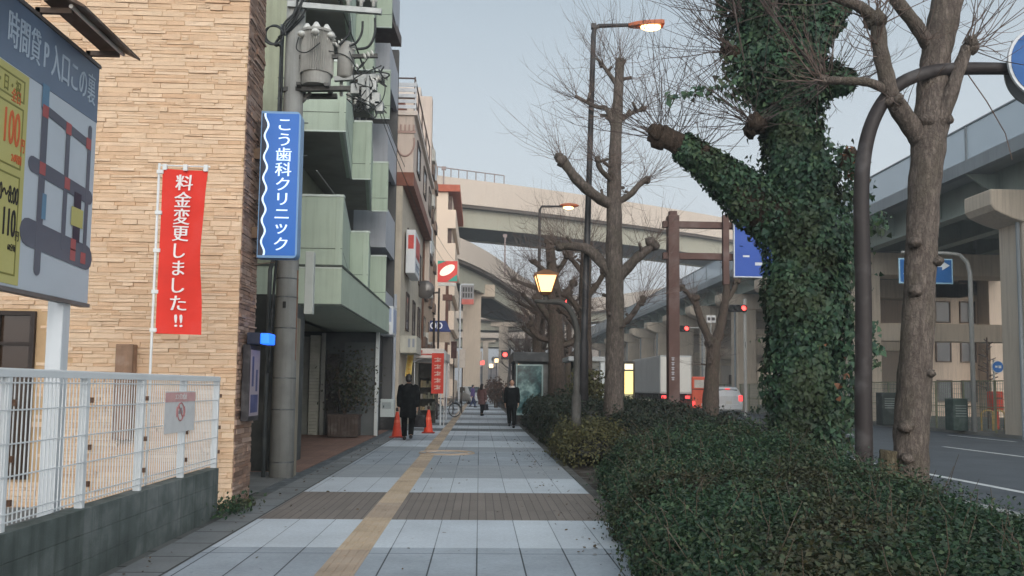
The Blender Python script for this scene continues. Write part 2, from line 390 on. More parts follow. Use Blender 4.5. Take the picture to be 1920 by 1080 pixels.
# pavement on this side: bands of different paving across the walk
PX0, PX1 = -2.38, 1.55
conc = S(150,155,160)
t_slab = tiles('paving_slab', S(172,181,190), S(163,172,181), S(78,83,88), .385, .92, .007, dots=True, dirt=.32)
t_white = tiles('paving_pale', S(204,212,219), S(197,205,213), S(134,141,147), .385, 1.9, .005, dirt=.2)
t_brown = tiles('paving_brown_plank', S(136,127,120), S(124,116,110), S(94,88,84), .098, .9, .005, dirt=.15)
t_grey = tiles('paving_mid_grey', S(162,168,174), S(154,160,166), S(120,126,130), .385, .385, .004, dirt=.14)
t_dark = tiles('paving_dark_band', S(116,122,126), S(108,114,118), S(86,90,92), .098, .9, .005, dirt=.15)
bands = [(-8,7.62,0),(7.62,9.2,1),(9.2,11.55,2),(11.55,13.4,1),(13.4,15.6,3),(15.6,18.9,0),(18.9,20.3,3),(20.3,22.6,1),(22.6,25.2,0),(25.2,27.6,1),(27.6,29.4,4),(29.4,31.6,1),(31.6,34,4),(34,37,1),(37,40,3)]
y = 40
while y < 300: bands += [(y,y+4,1),(y+4,y+6.5,4),(y+6.5,y+9,0)]; y += 9
pv = MB()
for a, b, m_ in bands:
    nseg = 1
    pv.quad((PX0,a,0),(PX1,a,0),(PX1,b,0),(PX0,b,0), m_)
pv.box(PX0, PX1, -8, y, -.16, -.004, 0)
struct('pavement', pv, [t_slab, t_white, t_brown, t_grey, t_dark])
# edge slabs and gutter on the building side
gt = MB()
gt.box(-2.78, PX0-.004, -8, 300, -.16, -.002, 0); gt.box(-3.02, -2.784, 11.5, 300, -.16, -.02, 1); gt.box(-3.02, -2.784, -8, 11.5, -.16, -.006, 2)
struct('pavement_edge', gt, [tiles('edge_slab', S(140,144,146), S(126,130,132), S(66,68,68), .6, .6, .012, dirt=.35), mat('gutter_grate', S(84,90,94), .7, .3, 6, bump=.4, bscale=30), tiles('edge_kerb', S(112,114,112), S(100,102,100), S(50,52,50), .5, .62, .02, dirt=.45)])
struct('parking_ground', MB().box(-40, -3.02, -8, 14.2, -.16, -.01), m_lot)
struct('frontage_ground', MB().box(-40, -3.02, 14.2, 300, -.16, -.004), tiles('frontage_tile', S(150,118,104), S(140,110,98), S(110,90,82), .3, .3, .006, dirt=.3))
# tactile strip
m_tac = mat('tactile_yellow', S(186,166,142), .75, .22, 2.2, bump=.25, bscale=90)
m_tac2 = mat('tactile_buff', S(170,152,134), .75, .22, 2.2)
tc = MB(); TX = -1.09; tw = .15
yy = -6.0; k = 0
while yy < 120:
    if not (18.2 < yy < 18.9):
        mi = 0 if (8 < yy < 9.2 or 11.5 < yy < 13.3 or (k//5) % 2) else 1
        tc.box(TX-tw, TX+tw, yy, yy+.296, -.003, .004, mi)
        for q in range(4): tc.box(TX-tw+.03+q*.072, TX-tw+.055+q*.072, yy+.015, yy+.28, .004, .009, mi)
    yy += .3; k += 1
# the strip's warning square and its short branch
for i in range(3):
    for j in range(3):
        pass
struct('pavement_tactile_strip', tc, [m_tac, m_tac2])
mh = MB(); c = gnd(838, 850); mh.tube([(c.x,c.y,.0),(c.x,c.y,.006)], .62, n=32); mh2 = MB()
for r_ in (.60,.45): mh2.tube([(c.x+math.cos(a)*r_, c.y+math.sin(a)*r_, .008) for a in np.linspace(0,2*PI,33)], .02, n=4)
o = obj('manhole_cover', mh, mat('cover_tile', S(158,160,162), .7, .15, 4)); tag(o, 'round paved manhole cover ringed in brown beside the tactile strip', 'manhole cover')
obj('rim', mh2, m_tac2, o)
# planting strip soil and road kerb
struct('planting_soil', MB().box(PX1+.004, RX0-.2, -8, 300, -.16, -.03), mat('soil', S(58,50,42), .95, .35, 5, bump=.6, bscale=30))
kb = MB()
for i in range(-8, 260): kb.box(RX0-.19, RX0-.004, i*1.0, i*1.0+.988, -.16, .02)
struct('kerb', kb, m_kerb)
kb2 = MB()
for i in range(-8, 120): kb2.box(PX1+.0, PX1+.12, i*1.0, i*1.0+.988, -.16, .012)
struct('planting_kerb', kb2, mat('planting_kerb_stone', S(84,84,80), .8, .3, 2.5, bump=.3))

# ================================================================== parking lot: wall, fence, board, banner
WX = -2.86                                  # street face of the block wall
yend = atx(410, 885, WX).y; wtop = .53
bw = MB(); t = .14
y0 = -2.0
tall = [(y0+i*.4) for i in range(60) if y0+i*.4 < yend]
for i, a in enumerate(tall):
    b = min(a+.398, yend)
    for (z0,z1) in ((-.15,.157),(.159,.347),(.349,wtop)): bw.box(WX-t, WX, a, b, z0, z1)
bw.box(WX-t+.012, WX-.012, y0, yend-.01, -.15, wtop-.02)
o = obj('block_wall', bw, mat('mossy_block', S(88,96,94), .9, .35, 2.6, bump=.5, bscale=70, streak=.75, grime=S(56,66,60)), bevel=.002)
tag(o, 'low grey concrete block wall with dark stains carrying the white mesh fence', 'wall')
m_fence = mat('white_fence_paint', S(214,218,220), .45, .1, 3)
fy0 = -1.2; ftop = 1.535; fx = WX-.07
fe = thing('mesh_fence', 'white wire mesh fence with flat posts on the block wall by the parking lot', 'fence', (fx, 4, wtop))
posts = []
yp = atx(405, 800, fx).y - .03
while yp > fy0: posts.append(yp); yp -= 1.03
for yp in posts:
    obj('post', MB().box(fx-.03, fx+.03, yp-.024, yp+.024, wtop-.06, ftop-.03), m_fence, fe, bevel=.006)
    objs('clip', MB().box(fx+.02, fx+.045, yp+.03, yp+.055, 1.30, 1.34).box(fx+.02, fx+.045, yp+.03, yp+.055, .95, .99).box(fx+.02, fx+.045, yp+.03, yp+.055, .68, .72), mat('rusty_clip', S(96,70,54), .7, .3, 20), fe)
obj('top_rail', MB().box(fx-.034, fx+.034, fy0, posts[0]+.03, ftop-.055, ftop), m_fence, fe, bevel=.01)
wires = MB(); yv = fy0
while yv < posts[0]:
    wires.box(fx+.024, fx+.031, yv, yv+.006, .565, ftop-.05); yv += .05
for zz in (.58,.63,.86,1.06,1.27,1.44,1.48): wires.box(fx+.0315, fx+.0365, fy0, posts[0], zz, zz+.009)
obj('mesh_panel', wires, m_fence, fe)
# notice tied to the fence
a = atx(297, 733, fx-.02); b = atx(352, 806, fx-.02)
ny0, ny1 = a.y, b.y; nz1, nz0 = a.z-.005, b.z
nt_ = thing('notice', 'small white paper notice with pink heading and prohibition ring tied to the mesh fence', 'notice', (fx+.04, ny0, nz0))
obj('sheet', MB().box(fx+.04, fx+.043, ny0, ny1, nz0, nz1), mat('paper', S(208,208,208), .7, .08, 8), nt_)
obj('heading', MB().box(fx+.0425, fx+.0455, ny0+.01, ny1-.01, nz1-.10, nz1-.01), mat('faded_pink', S(204,160,158), .7, .15, 8), nt_)
rg = MB(); cy, cz = (ny0+ny1)/2, (nz0+nz1)/2+.0; rr = .085
rg.tube([(fx+.046, cy+math.cos(q)*rr, cz+math.sin(q)*rr) for q in np.linspace(0,2*PI,25)], .007, n=5)
rg.bar((fx+.046, cy-.06, cz+.06), (fx+.046, cy+.06, cz-.06), .012, .008)
for sx in (-1,1):
    rg.tube([(fx+.046, cy+sx*(.105+.012*math.cos(q*2)), cz+q*.05) for q in (-1,-.5,0,.5,1)], .004, n=4)
obj('ring', rg, mat('faded_red', S(176,120,120), .7, .1, 8), nt_)
cg = MB().box(fx+.0435, fx+.047, cy-.055, cy+.05, cz-.02, cz+.012).box(fx+.0435, fx+.047, cy-.03, cy+.035, cz+.012, cz+.038); obj('car_mark', cg, mat('faded_grey', S(150,146,150), .7, .1, 8), nt_)
tm = text_mesh('エンジン停止', .062, .01, extrude=.001, narrow=.85); tm.xform(frame((fx+.047, cy, nz1-.055), (0,1,0), (0,0,1))); obj('lettering', tm, mat('paper', S(208,208,208)), nt_)

# map board on a white post, face to the street
BX = -3.22
bp = atx(185, 128, BX); bq = atx(166, 570, BX)
by1 = (bp.y+bq.y)/2; bz1 = bp.z; bz0 = bq.z; by0 = by1-3.3
print('board', by0, by1, bz0, bz1)
bd = thing('parking_map_board', 'large blue, white and yellow parking price and map board behind the mesh fence', 'sign board', (BX, by1-.6, 0))
py_ = atx(115, 640, BX-.05).y
objs('post', MB().box(BX-.14, BX-.02, py_-.06, py_+.06, -.02, bz0+.1).box(BX-.14, BX-.02, py_-2.0, py_-1.88, -.02, bz0+.1), mat('white_post', S(205,210,214), .45, .12, 2, streak=.25), bd, bevel=.008)
obj('panel', MB().box(BX-.06, BX, by0, by1, bz0, bz1), mat('board_white', S(190,199,208), .35, .08, 1.5), bd, bevel=.005)
objs('frame', MB().box(BX-.065, BX+.012, by0-.0, by1+.012, bz0-.03, bz0-.002).box(BX-.065, BX+.012, by0, by1+.012, bz1+.002, bz1+.03), mat('board_frame', S(110,104,102), .5, .2, 3), bd)
h = bz1-bz0
zb = bz1-.235*h
obj('heading_band', MB().box(BX, BX+.003, by0, by1-.005, zb, bz1-.004), mat('board_blue', S(104,120,142), .4, .1, 2), bd)
tm = text_mesh('時間貸 P 入口この裏', .27, .012, extrude=.002, narrow=.52)
ext = max(v[0] for v in tm.v)-min(v[0] for v in tm.v)
y_c = by1-.07-ext/2
tm.xform(frame((BX+.006, y_c, (zb+bz1)/2-.01), (0,1,0), (0,0,1))); obj('lettering', tm, mat('board_letter', S(176,190,205), .5, .05), bd)
yk = atx(46,300,BX).y                                        # right end of the yellow price panel
m_y = mat('board_yellow', S(190,184,116), .5, .08, 2)
obj('price_panel', MB().box(BX, BX+.003, by0, yk, bz0+.02, zb-.01), m_y, bd)
m_olive = mat('board_olive_line', S(128,124,62), .5, .05)
ln = MB(); zm = bz0+.40*h
for (a,b,c_,d) in ((by0,yk-.05,zm+.03,zb-.26),(by0,yk-.05,zb-.22,zb-.06),(by0,yk-.05,bz0+.08,zm-.02)):
    ln.box(BX+.003,BX+.005,a,b,c_,c_+.012); ln.box(BX+.003,BX+.005,a,b,d-.012,d); ln.box(BX+.003,BX+.005,b-.012,b,c_+.012,d-.012)
obj('rules', ln, m_olive, bd)
m_ink = mat('board_ink', S(42,40,40), .6, .05); m_or = mat('board_orange', S(206,106,62), .6, .08)
def btext(s, size, yr, z, m_, th=.02, nar=1.0):
    tm = text_mesh(s, size, th, align='RIGHT', extrude=.001, narrow=nar); mx = max(v[0] for v in tm.v)
    tm.xform(frame((BX+.0055, yr-mx, z), (0,1,0), (0,0,1))); obj('lettering', tm, m_, bd)
btext('土・日・祝', .12, yk-.10, zb-.15, m_olive, .008, .6); btext('全日', .10, yk-.10, zm+.26*h, m_or, .02, .6)
btext('100', .34, yk-.085, zm+.28, m_or, .02, .42); btext('円', .11, yk-.02, zm+.2, m_or, .02, .5); btext('24時間', .07, yk-.05, zm+.09, m_or, .02, .6)
btext('20:00〜8:00', .17, yk-.06, bz0+.315*h, m_ink, .02, .42); btext('110', .27, yk-.075, bz0+.215*h, m_ink, .03, .42); btext('円', .08, yk-.03, bz0+.18*h, m_ink, .01, .6); btext('60分毎', .055, yk-.06, bz0+.135*h, m_ink, .01, .6)
# street map on the right part of the board
gm = MB(); m0, m1 = yk+.06, by1-.04
def strip(ya, za, yb, zb_, wd, M=gm, off=.004): M.bar((BX+off, ya, za), (BX+off, yb, zb_), .003, wd, up=(1,0,0)) if False else M.plate([(BX+off, ya+n_*wd/2*uy, za+n_*wd/2*uz) for n_, uy, uz in ()], (0,0,0))
def road_strip(ya, za, yb, zb_, wd, M, off):
    d = Vector((0, yb-ya, zb_-za)).normalized(); n = Vector((0, -d.z, d.y))*wd/2; A = Vector((BX+off, ya, za)); B = Vector((BX+off, yb, zb_)); pts = []
    for q in np.linspace(-PI/2, PI/2, 7): pts.append(B + d*math.cos(q)*wd/2 + n*math.sin(q))
    for q in np.linspace(PI/2, 3*PI/2, 7): pts.append(A + d*math.cos(q)*wd/2 + n*math.sin(q))
    M.plate(pts[::-1], (.0015,0,0))
U = lambda u: m0+(m1-m0)*u
V_ = lambda v: bz0+.05*h+(zb-bz0-.08*h)*v
road_strip(U(.02), V_(.235), U(.96), V_(.20), .20, gm, .004); road_strip(U(.04), V_(.60), U(.96), V_(.565), .115, gm, .0042); road_strip(U(.16), V_(.93), U(.9), V_(.885), .07, gm, .0044)
for u, v0, v1, wd in ((.18,.05,.97,.085),(.55,.22,.9,.06),(.92,.22,.98,.055)): road_strip(U(u), V_(v0), U(u), V_(v1), wd, gm, .0048)
obj('map_roads', gm, mat('map_road', S(98,100,112), .6, .1, 2), bd)
rd = MB()
for u, v in ((.18,.915),(.55,.9),(.9,.885),(.18,.60),(.57,.585),(.72,.25),(.9,.19),(.72,.19)): rd.box(BX+.0066, BX+.0082, U(u)-.04, U(u)+.04, V_(v)-.045, V_(v)+.045)
objs('map_crossings', rd, mat('map_red', S(170,92,92), .6, .1, 2), bd)
obj('map_route', MB().box(BX+.0066, BX+.008, U(.7), U(.82), V_(.27), V_(.56)), mat('map_dark', S(64,56,70), .6, .1), bd)
obj('map_lot', MB().box(BX+.0082, BX+.0095, U(.66), U(.86), V_(.36), V_(.47)), m_y, bd)
objs('map_station', MB().box(BX+.0066, BX+.008, U(.12), U(.22), V_(.93), V_(1.06)).box(BX+.0066, BX+.008, U(.2), U(.26), V_(.33), V_(.47)), mat('map_blue', S(96,132,160), .6, .1), bd)
# fluorescent hoods over the board
m_hood = mat('hood_brown', S(84,66,54), .6, .35, 6, streak=.5)
for (ya, yb) in ((by1-1.0, by1-.02), (by1-2.5, by1-1.3)):
    hd = MB(); x0 = BX+.05; x1 = BX+.34; zt = bz1+.14
    hd.plate([(x0,ya,zt),(x0+.15,ya,zt+.03),(x1,ya,zt-.05),(x1,ya,zt-.07),(x0+.14,ya,zt-.0),(x0,ya,zt-.03)], (0,yb-ya,0))
    obj('lamp_hood', hd, m_hood, bd)
    obj('lamp_tube', MB().tube([(x0+.17,ya+.05,zt-.04),(x0+.17,yb-.05,zt-.04)], .016, n=8), mat('tube_white', S(210,205,195), .4), bd)
    for yy in (ya+.08, yb-.12): objs('lamp_bracket', MB().box(BX-.05, x0+.16, yy, yy+.035, bz1+.06, bz1+.1).box(BX-.05, BX-.015, yy, yy+.035, bz1-.2, bz1+.1), m_hood, bd)

# red banner on a thin white pole inside the lot
BY = 8.4
pb = at(281, 712, BY); pt = at(288, 306, BY)
bn = thing('banner_flag', 'tall red banner with white vertical lettering on a thin white pole behind the mesh fence', 'banner', (pb.x, BY, 0))
m_pole_w = mat('pole_white', S(220,222,222), .4, .05)
px0 = pb.x
obj('pole', MB().tube([(px0,BY,-.02),(px0,BY,pt.z)], .013, n=8), m_pole_w, bn, smooth=True)
c00 = at(290, 316, BY); c10 = at(375, 320, BY); c01 = at(287, 625, BY); c11 = at(375, 628, BY)
z1, z0 = c00.z, c01.z; wB = c10.x-c00.x; xl = px0+.035
fl = MB(); nu, nv = 10, 28
def bwave(u, v): return .02*math.sin(v*6+u*2.5)*(.3+u) + .015*math.sin(v*13+u*4)*u
def bedge(v): return -.035*math.sin(v*PI*.95)*1.0
def bpt(u, v): return Vector((xl+wB*u+u*bedge(v), BY+bwave(u, v), z1+(z0-z1)*v-.008*u))
vs = [bpt(i/nu, j/nv) for j in range(nv+1) for i in range(nu+1)]
fl.add(vs + [p+Vector((0,.003,0)) for p in vs], [(j*(nu+1)+i, (j+1)*(nu+1)+i, (j+1)*(nu+1)+i+1, j*(nu+1)+i+1) for j in range(nv) for i in range(nu)] + [tuple(k_+len(vs) for k_ in (j*(nu+1)+i+1, (j+1)*(nu+1)+i+1, (j+1)*(nu+1)+i, j*(nu+1)+i)) for j in range(nv) for i in range(nu)])
obj('cloth', fl, mat('banner_red', S(220,56,44), .75, .08, 3), bn, smooth=True)
obj('cross_bar', MB().tube([(px0,BY,z1+.035),(xl+wB+.02,BY,z1+.03)], .008, n=6), m_pole_w, bn)
lp = MB()
for u in (.05,.5,.95): p = bpt(u, 0); lp.box(p.x-.02, p.x+.02, BY-.014, BY+.014, p.z-.012, z1+.047)
for v in (.02,.27,.5,.75,.98): p = bpt(0, v); lp.box(px0-.018, p.x+.012, BY-.018, BY+.018, p.z-.018, p.z+.018)
objs('tab', lp, m_pole_w, bn)
tm = text_mesh(list('料金変更しました')+['!!'], .178, .022, vertical=True, extrude=.0, pitch=1.0, narrow=1.05)
mid = (z1+z0)/2
tm.v = [tuple(bpt(min(max(.5+v[0]/wB,0),1), min(max((z1-mid-v[1]*.99)/(z1-z0),0),1)) + Vector((0,-.016,0))) for v in tm.v]
obj('lettering', tm, mat('banner_white', S(236,228,226), .7, .05), bn)

# ================================================================== stone-clad building
FY = gnd(433, 952).y; SX = gnd(434, 952).x
print('stone', FY, SX)
st = thing('stone_clad_building', 'building corner faced in tan split stone beside the parking lot', 'building', (SX-3, FY, 0))
winL = at(2, 583, FY); winR = at(64, 706, FY)
def ledge(mb, W0, W1, H0, H1, put, skip=None):
    """courses of split stone, each its own rough block: uneven tops, tilted faces, some cut into two thin slips"""
    z = H0
    def stone(a, b, z, zz, k):
        d = R.uniform(.004, .013) if R.random() < .86 else R.uniform(.013, .026); e = .003; j = .10*(zz-z)
        q = [R.uniform(-.006,.006) for _ in range(4)]; zj = [R.uniform(-j, j*.6) for _ in range(3)]; m = (a+b)/2+R.uniform(-.2,.2)*(b-a)
        lo = [(a+.001, z+.0005), (m, z+R.uniform(-.002,.002)), (b-.001, z+.0005)]; hi = [(b-.001, zz+zj[0]), (m, zz+zj[1]*.6), (a+.001, zz+zj[2])]
        ring = lo+hi; back = [put(x_, z_, -.004) for x_, z_ in ring]; cx_ = (a+b)/2; cz_ = (z+zz)/2
        front = [put(cx_+(x_-cx_)*(1-e/(b-a)*2), cz_+(z_-cz_)*(1-.0035/(zz-z)), max(.002, d+R.uniform(-.006,.006))) for x_, z_ in ring]
        mb.add(back+front, [(6,7,10,11),(7,8,9,10)]+[(i,(i+1)%6,6+(i+1)%6,6+i) for i in range(6)])
    while z < H1:
        hh = R.uniform(.03, .07); x = W0 - R.uniform(0, .3)
        while x < W1:
            ww = R.uniform(.09, .52); a, b = max(x, W0), min(x+ww, W1)
            if b-a > .03 and not (skip and skip(a, b, z, z+hh)):
                if hh > .055 and R.random() < .35: zc_ = z+hh*R.uniform(.4,.6); stone(a, b, z, zc_-.001, 0); stone(a, b, zc_, z+hh-.0015, 1)
                else: stone(a, b, z, z+hh-.0015, 0)
            x += ww
        z += hh
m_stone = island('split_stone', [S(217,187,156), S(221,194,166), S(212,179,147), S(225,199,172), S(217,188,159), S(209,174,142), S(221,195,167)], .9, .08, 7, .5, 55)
sw = MB(); SZ = 7.6; SD = .72
ledge(sw, -9.5, SX, -.05, SZ, lambda x, z, d: Vector((x, FY-d, z)), lambda a, b, z0, z1: a < winR.x and b > winL.x-1.3 and z0 < winL.z and z1 > winR.z-1.2)
obj('front_stonework', sw, m_stone, st)
m_stone2 = island('split_stone_shaded', [S(150,118,100), S(168,140,122), S(134,108,94), S(176,152,138), S(152,126,110), S(120,98,88)], .88, .2, 9, .6, 60)  # same split stone in darker tones: the street side's shade put into the colour
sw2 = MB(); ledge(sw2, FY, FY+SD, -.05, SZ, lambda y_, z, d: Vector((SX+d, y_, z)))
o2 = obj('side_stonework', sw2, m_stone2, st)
obj('wall', MB().box(-12, SX-.01, FY-.001, FY+SD-.01, -.1, SZ).box(-12, -4.6, FY+SD-.01, FY+5.5, -.1, SZ), mat('mortar_brown', S(186,156,120), .9, .2, 3), st)
wf = obj('window', MB().box(winL.x-1.3, winR.x, FY-.05, FY-.01, winL.z-.05, winL.z).box(winL.x-1.3, winR.x, FY-.05, FY-.01, winR.z-1.2, winR.z-1.14).box(winR.x-.055, winR.x, FY-.05, FY-.01, winR.z-1.14, winL.z-.05).box(winL.x-.04, winL.x+.02, FY-.05, FY-.01, winR.z-1.14, winL.z-.05).box(winL.x+.02, winR.x-.055, FY-.04, FY-.012, (winL.z+winR.z)/2-.02, (winL.z+winR.z)/2+.02).box(winL.x-1.3, winL.x-1.24, FY-.05, FY-.01, winR.z-1.14, winL.z-.05), mat('bronze_frame', S(46,36,32), .5, .2, 4), st)
obj('pane', MB().box(winL.x-1.24, winR.x-.055, FY-.004, FY+.004, winR.z-1.14, winL.z-.05), glass('brown_glass', S(58,44,34), .15), wf)
bxp = at(228, 646, FY); bxq = at(257, 712, FY)
obj('meter_box', MB().box(bxp.x, bxq.x, FY-.16, FY-.02, bxq.z-.7, bxp.z), mat('meter_brown', S(146,116,94), .7, .25, 8, streak=.4), st, bevel=.01)
# poster case and blue lamp on the street side of the stone wall
pc = thing('poster_case', 'narrow dark framed poster case fixed on the street side of the stone wall', 'poster case', (SX+.08, FY+.3, 1.0))
pz1 = atx(462, 645, SX+.1).z; pz0 = atx(462, 790, SX+.1).z; pa, pb_ = FY+.12, FY+.60
obj('case', MB().box(SX+.03, SX+.12, pa, pb_, pz0, pz1), mat('case_dark', S(40,38,42), .5, .2, 5), pc, bevel=.006)
obj('poster', MB().box(SX+.12, SX+.124, pa+.04, pb_-.04, pz0+.06, pz1-.06), mat('poster_pale', S(150,140,150), .5, .15, 2), pc)
obj('poster_print', MB().box(SX+.1235, SX+.126, pa+.07, pb_-.09, pz0+.1, pz0+.32).box(SX+.1235, SX+.126, pa+.1, pa+.18, pz0+.42, pz1-.14).box(SX+.1235, SX+.126, pb_-.2, pb_-.12, pz0+.36, pz1-.3), mat('poster_ink', S(70,76,116), .6, .2, 6), pc)
lb = thing('blue_lamp_box', 'small box lamp glowing blue on the stone wall above the poster case', 'wall lamp', (SX+.1, FY+.3, 2.1))
q0 = atx(456, 618, SX+.14); q1 = atx(490, 643, SX+.33)
obj('housing', MB().box(SX+.05, SX+.21, FY+.2, FY+.52, q1.z, q0.z), mat('navy_housing', S(24,34,56), .5, .2), lb, bevel=.012)
obj('lens', MB().box(SX+.211, SX+.32, FY+.21, FY+.51, q1.z+.008, q0.z-.008), emit('blue_glow', S(30,100,255), 1.5), lb, bevel=.012)
# vertical dental clinic sign on brackets
DY = FY+.45
s00 = at(490, 208, DY-.1); s11 = at(553, 484, DY-.1)
sx0, sx1, sz0, sz1 = s00.x+.005, s11.x+.02, s11.z, s00.z
dn = thing('clinic_sign', 'tall vertical blue lightbox sign with white lettering held off the stone corner by two brackets', 'sign', (sx0, DY, sz0))
def rrect(x0, x1, z0, z1, y_, r, n=6, left=False):
    pts = []
    for cx, cz, a0, on in ((x1-r, z0+r, -PI/2, 1), (x1-r, z1-r, 0, 1), (x0+r, z1-r, PI/2, left), (x0+r, z0+r, PI, left)):
        if on: pts += [(cx+r*math.cos(a0+q*PI/2/n), y_, cz+r*math.sin(a0+q*PI/2/n)) for q in range(n+1)]
        else: pts.append((x0 if cx < (x0+x1)/2 else x1, y_, z1 if a0 == PI/2 else z0))
    return pts
obj('cabinet', MB().plate(rrect(sx0, sx1, sz0, sz1, DY-.1, .06)[::1], (0,.2,0)), mat('sign_cabinet', S(112,150,190), .4, .1), dn)
m_sblue = emit('sign_blue', S(0,104,200), .20, S(0,82,158))
xw = sx0+.085
wavy = [(xw+.022*math.sin((z-sz0)*2*PI/.27), z) for z in np.linspace(sz0+.03, sz1-.03, 80)]
face = [(x, DY-.104, z) for x, z in wavy][::-1] + [p for p in rrect(sx0+.02, sx1-.022, sz0+.03, sz1-.03, DY-.104, .05) if p[0] > sx0+.1]
nL = len(wavy); fm = MB()
for i in range(nL-1):
    (xa_, za_), (xb_, zb_) = wavy[i], wavy[i+1]
    xr = sx1-.022
    fm.quad((xa_,DY-.104,za_),(xr,DY-.104,za_),(xr,DY-.104,zb_),(xb_,DY-.104,zb_))
obj('face', fm, m_sblue, dn)
wv = MB()
for i in range(nL-1):
    (xa_, za_), (xb_, zb_) = wavy[i], wavy[i+1]
    wv.quad((xa_-.026,DY-.107,za_),(xa_-.002,DY-.107,za_),(xb_-.002,DY-.107,zb_),(xb_-.026,DY-.107,zb_))
obj('wave_line', wv, emit('sign_white', S(190,220,250), .55, S(200,220,240)), dn)
fd = MB()
for i in range(nL-1):
    (xa_, za_), (xb_, zb_) = wavy[i], wavy[i+1]
    fd.quad((sx0+.012,DY-.1035,za_),(xa_-.026,DY-.1035,za_),(xb_-.026,DY-.1035,zb_),(sx0+.012,DY-.1035,zb_))
obj('side_face', fd, mat('sign_dark', S(30,40,62), .4), dn)
hh = (sz1-sz0-.16)/9
tm = text_mesh('こう歯科クリニック', hh*1.0, .014, vertical=True, extrude=.001, pitch=1.0, narrow=1.12)
tm.xform(frame(((xw+sx1-.0)/2+.005, DY-.108, (sz0+sz1)/2), (1,0,0), (0,0,1))); obj('lettering', tm, MATS['sign_white'], dn)
m_brk = mat('bracket_brown', S(104,84,66), .6, .2)
for zz in (at(470, 290, DY).z, at(470, 437, DY).z): obj('bracket', MB().box(SX+.005, sx0-.002, DY-.06, DY+.06, zz-.07, zz+.07), m_brk, dn, bevel=.006)
ct = MB().tube([(sx0+.2, DY+.05, sz0-.03), (SX+.03, DY+.05, sz0-.07)], .006, n=5); obj('stay_wire', ct, m_brk, dn)

# ================================================================== utility pole with transformer
pb = gnd(527, 893); pY = pb.y; pt_ = at(545, 120, pY); UX = pb.x
print('pole', UX, pY)
up = thing('utility_pole', 'concrete utility pole with transformer, insulators and tangled cables in front of the green building', 'utility pole', (UX, pY, 0))
m_conc = mat('pole_concrete', S(150,152,150), .85, .2, 2.5, bump=.35, bscale=90, streak=.35)
obj('pole', MB().tube([(UX,pY,-.05),(UX,pY,11)], [.19,.135], n=20, caps=True), m_conc, up, smooth=True)
bn_ = MB()
for zz in (.22,1.05,1.55,2.35,2.85,3.15,3.6,4.05,5.6): 
    r_ = .19-.055*zz/11+.004; bn_.tube([(UX,pY,zz),(UX,pY,zz+.022)], r_, n=20)
for zz in (5.2,5.75,6.15,6.5): bn_.tube([(UX-.26,pY-.02,zz),(UX+.26,pY-.02,zz)], .011, n=5)
objs('band', bn_, mat('band_steel', S(96,100,102), .5, .2, 6, metal=.4), up)
pp = MB().tube([(UX-.27,pY-.05,-.02),(UX-.27,pY-.05,3.3),(UX-.23,pY-.02,3.5),(UX-.21,pY-.02,7.4)], .034, n=8)
obj('conduit', pp, mat('conduit_grey', S(78,84,86), .6, .2, 3), up, smooth=True)
obj('cover_plate', MB().box(UX-.015,UX+.03,pY-.20,pY-.17,2.68,2.78), mat('plate_dark', S(46,46,46), .6), up)
obj('cable_duct', MB().box(UX+.28,UX+.42,pY-.02,pY+.12,2.6,3.62), mat('duct_pale', S(176,182,178), .6, .15, 3), up, bevel=.01)
m_gal = mat('galvanised', S(150,154,154), .5, .25, 5, metal=.55)
tk = at(590, 112, pY); tx, ty = tk.x+.05, pY-.05
tz0 = at(590, 165, pY).z; tz1 = at(590, 65, pY).z; tr = .27
fin = MB()
nf = 44; pts = []
for k in range(nf*2):
    a = 2*PI*k/(nf*2); r_ = tr*(1.0 if (k//1) % 2 else .90); pts.append((tx+math.cos(a)*r_, ty+math.sin(a)*r_))
fin.prism(pts, tz0+.2, tz1-.04); fin.tube([(tx,ty,tz0),(tx,ty,tz0+.2)], .235, n=28); fin.tube([(tx,ty,tz1-.04),(tx,ty,tz1),(tx,ty,tz1+.03)], [.28,.28,.2], n=28)
obj('transformer', fin, mat('transformer_grey', S(152,152,148), .55, .2, 4, streak=.3), up)
bs = MB()
for a in (-2.4,-1.5,-.6): 
    cx_, cy_ = tx+math.cos(a)*.2, ty+math.sin(a)*.2
    bs.tube([(cx_,cy_,tz1-.2),(cx_,cy_,tz1-.12),(cx_,cy_,tz1-.06),(cx_,cy_,tz1+.02),(cx_+.0,cy_,tz1+.1)], [.05,.075,.05,.075,.03], n=10)
    bs.ball((tx+math.cos(a)*.30, ty+math.sin(a)*.30, tz1-.1), (.07,.07,.05), 8, 6)
obj('bushing', bs, mat('porcelain', S(206,208,204), .25, .08, 6), up, smooth=True)
fr = MB(); fr.bar((UX-.2,pY-.1,tz0-.08),(tx+.9,pY-.1,tz0-.02),.09,.07); fr.bar((UX-.2,pY+.2,tz0-.08),(tx+.3,pY+.2,tz0-.06),.09,.07); fr.bar((tx-.25,ty-.2,tz0-.02),(tx-.25,ty+.25,tz0-.02),.07,.05); fr.bar((tx+.2,ty-.2,tz0-.02),(tx+.2,ty+.25,tz0-.02),.07,.05)
fr.bar((UX,pY,tz0-.05-.35),(tx-.1,pY,tz0-.08),.05,.05); fr.bar((UX+.1,pY-.1,(tz0+tz1)/2+.02),(tx+1.0,pY-.1,(tz0+tz1)/2+.08),.06,.06)
obj('platform', fr, mat('platform_dark', S(74,74,72), .6, .3, 5), up)
# second tank and cut-outs to the right
dr = at(655, 118, pY)
sc_ = MB().tube([(dr.x-.05,ty,dr.z-.3),(dr.x-.05,ty,dr.z-.27),(dr.x-.05,ty,dr.z+.28),(dr.x-.05,ty,dr.z+.33)], [.1,.14,.14,.08], n=16); obj('arrester_tank', sc_, mat('transformer_grey', S(152,152,148)), up, smooth=True)
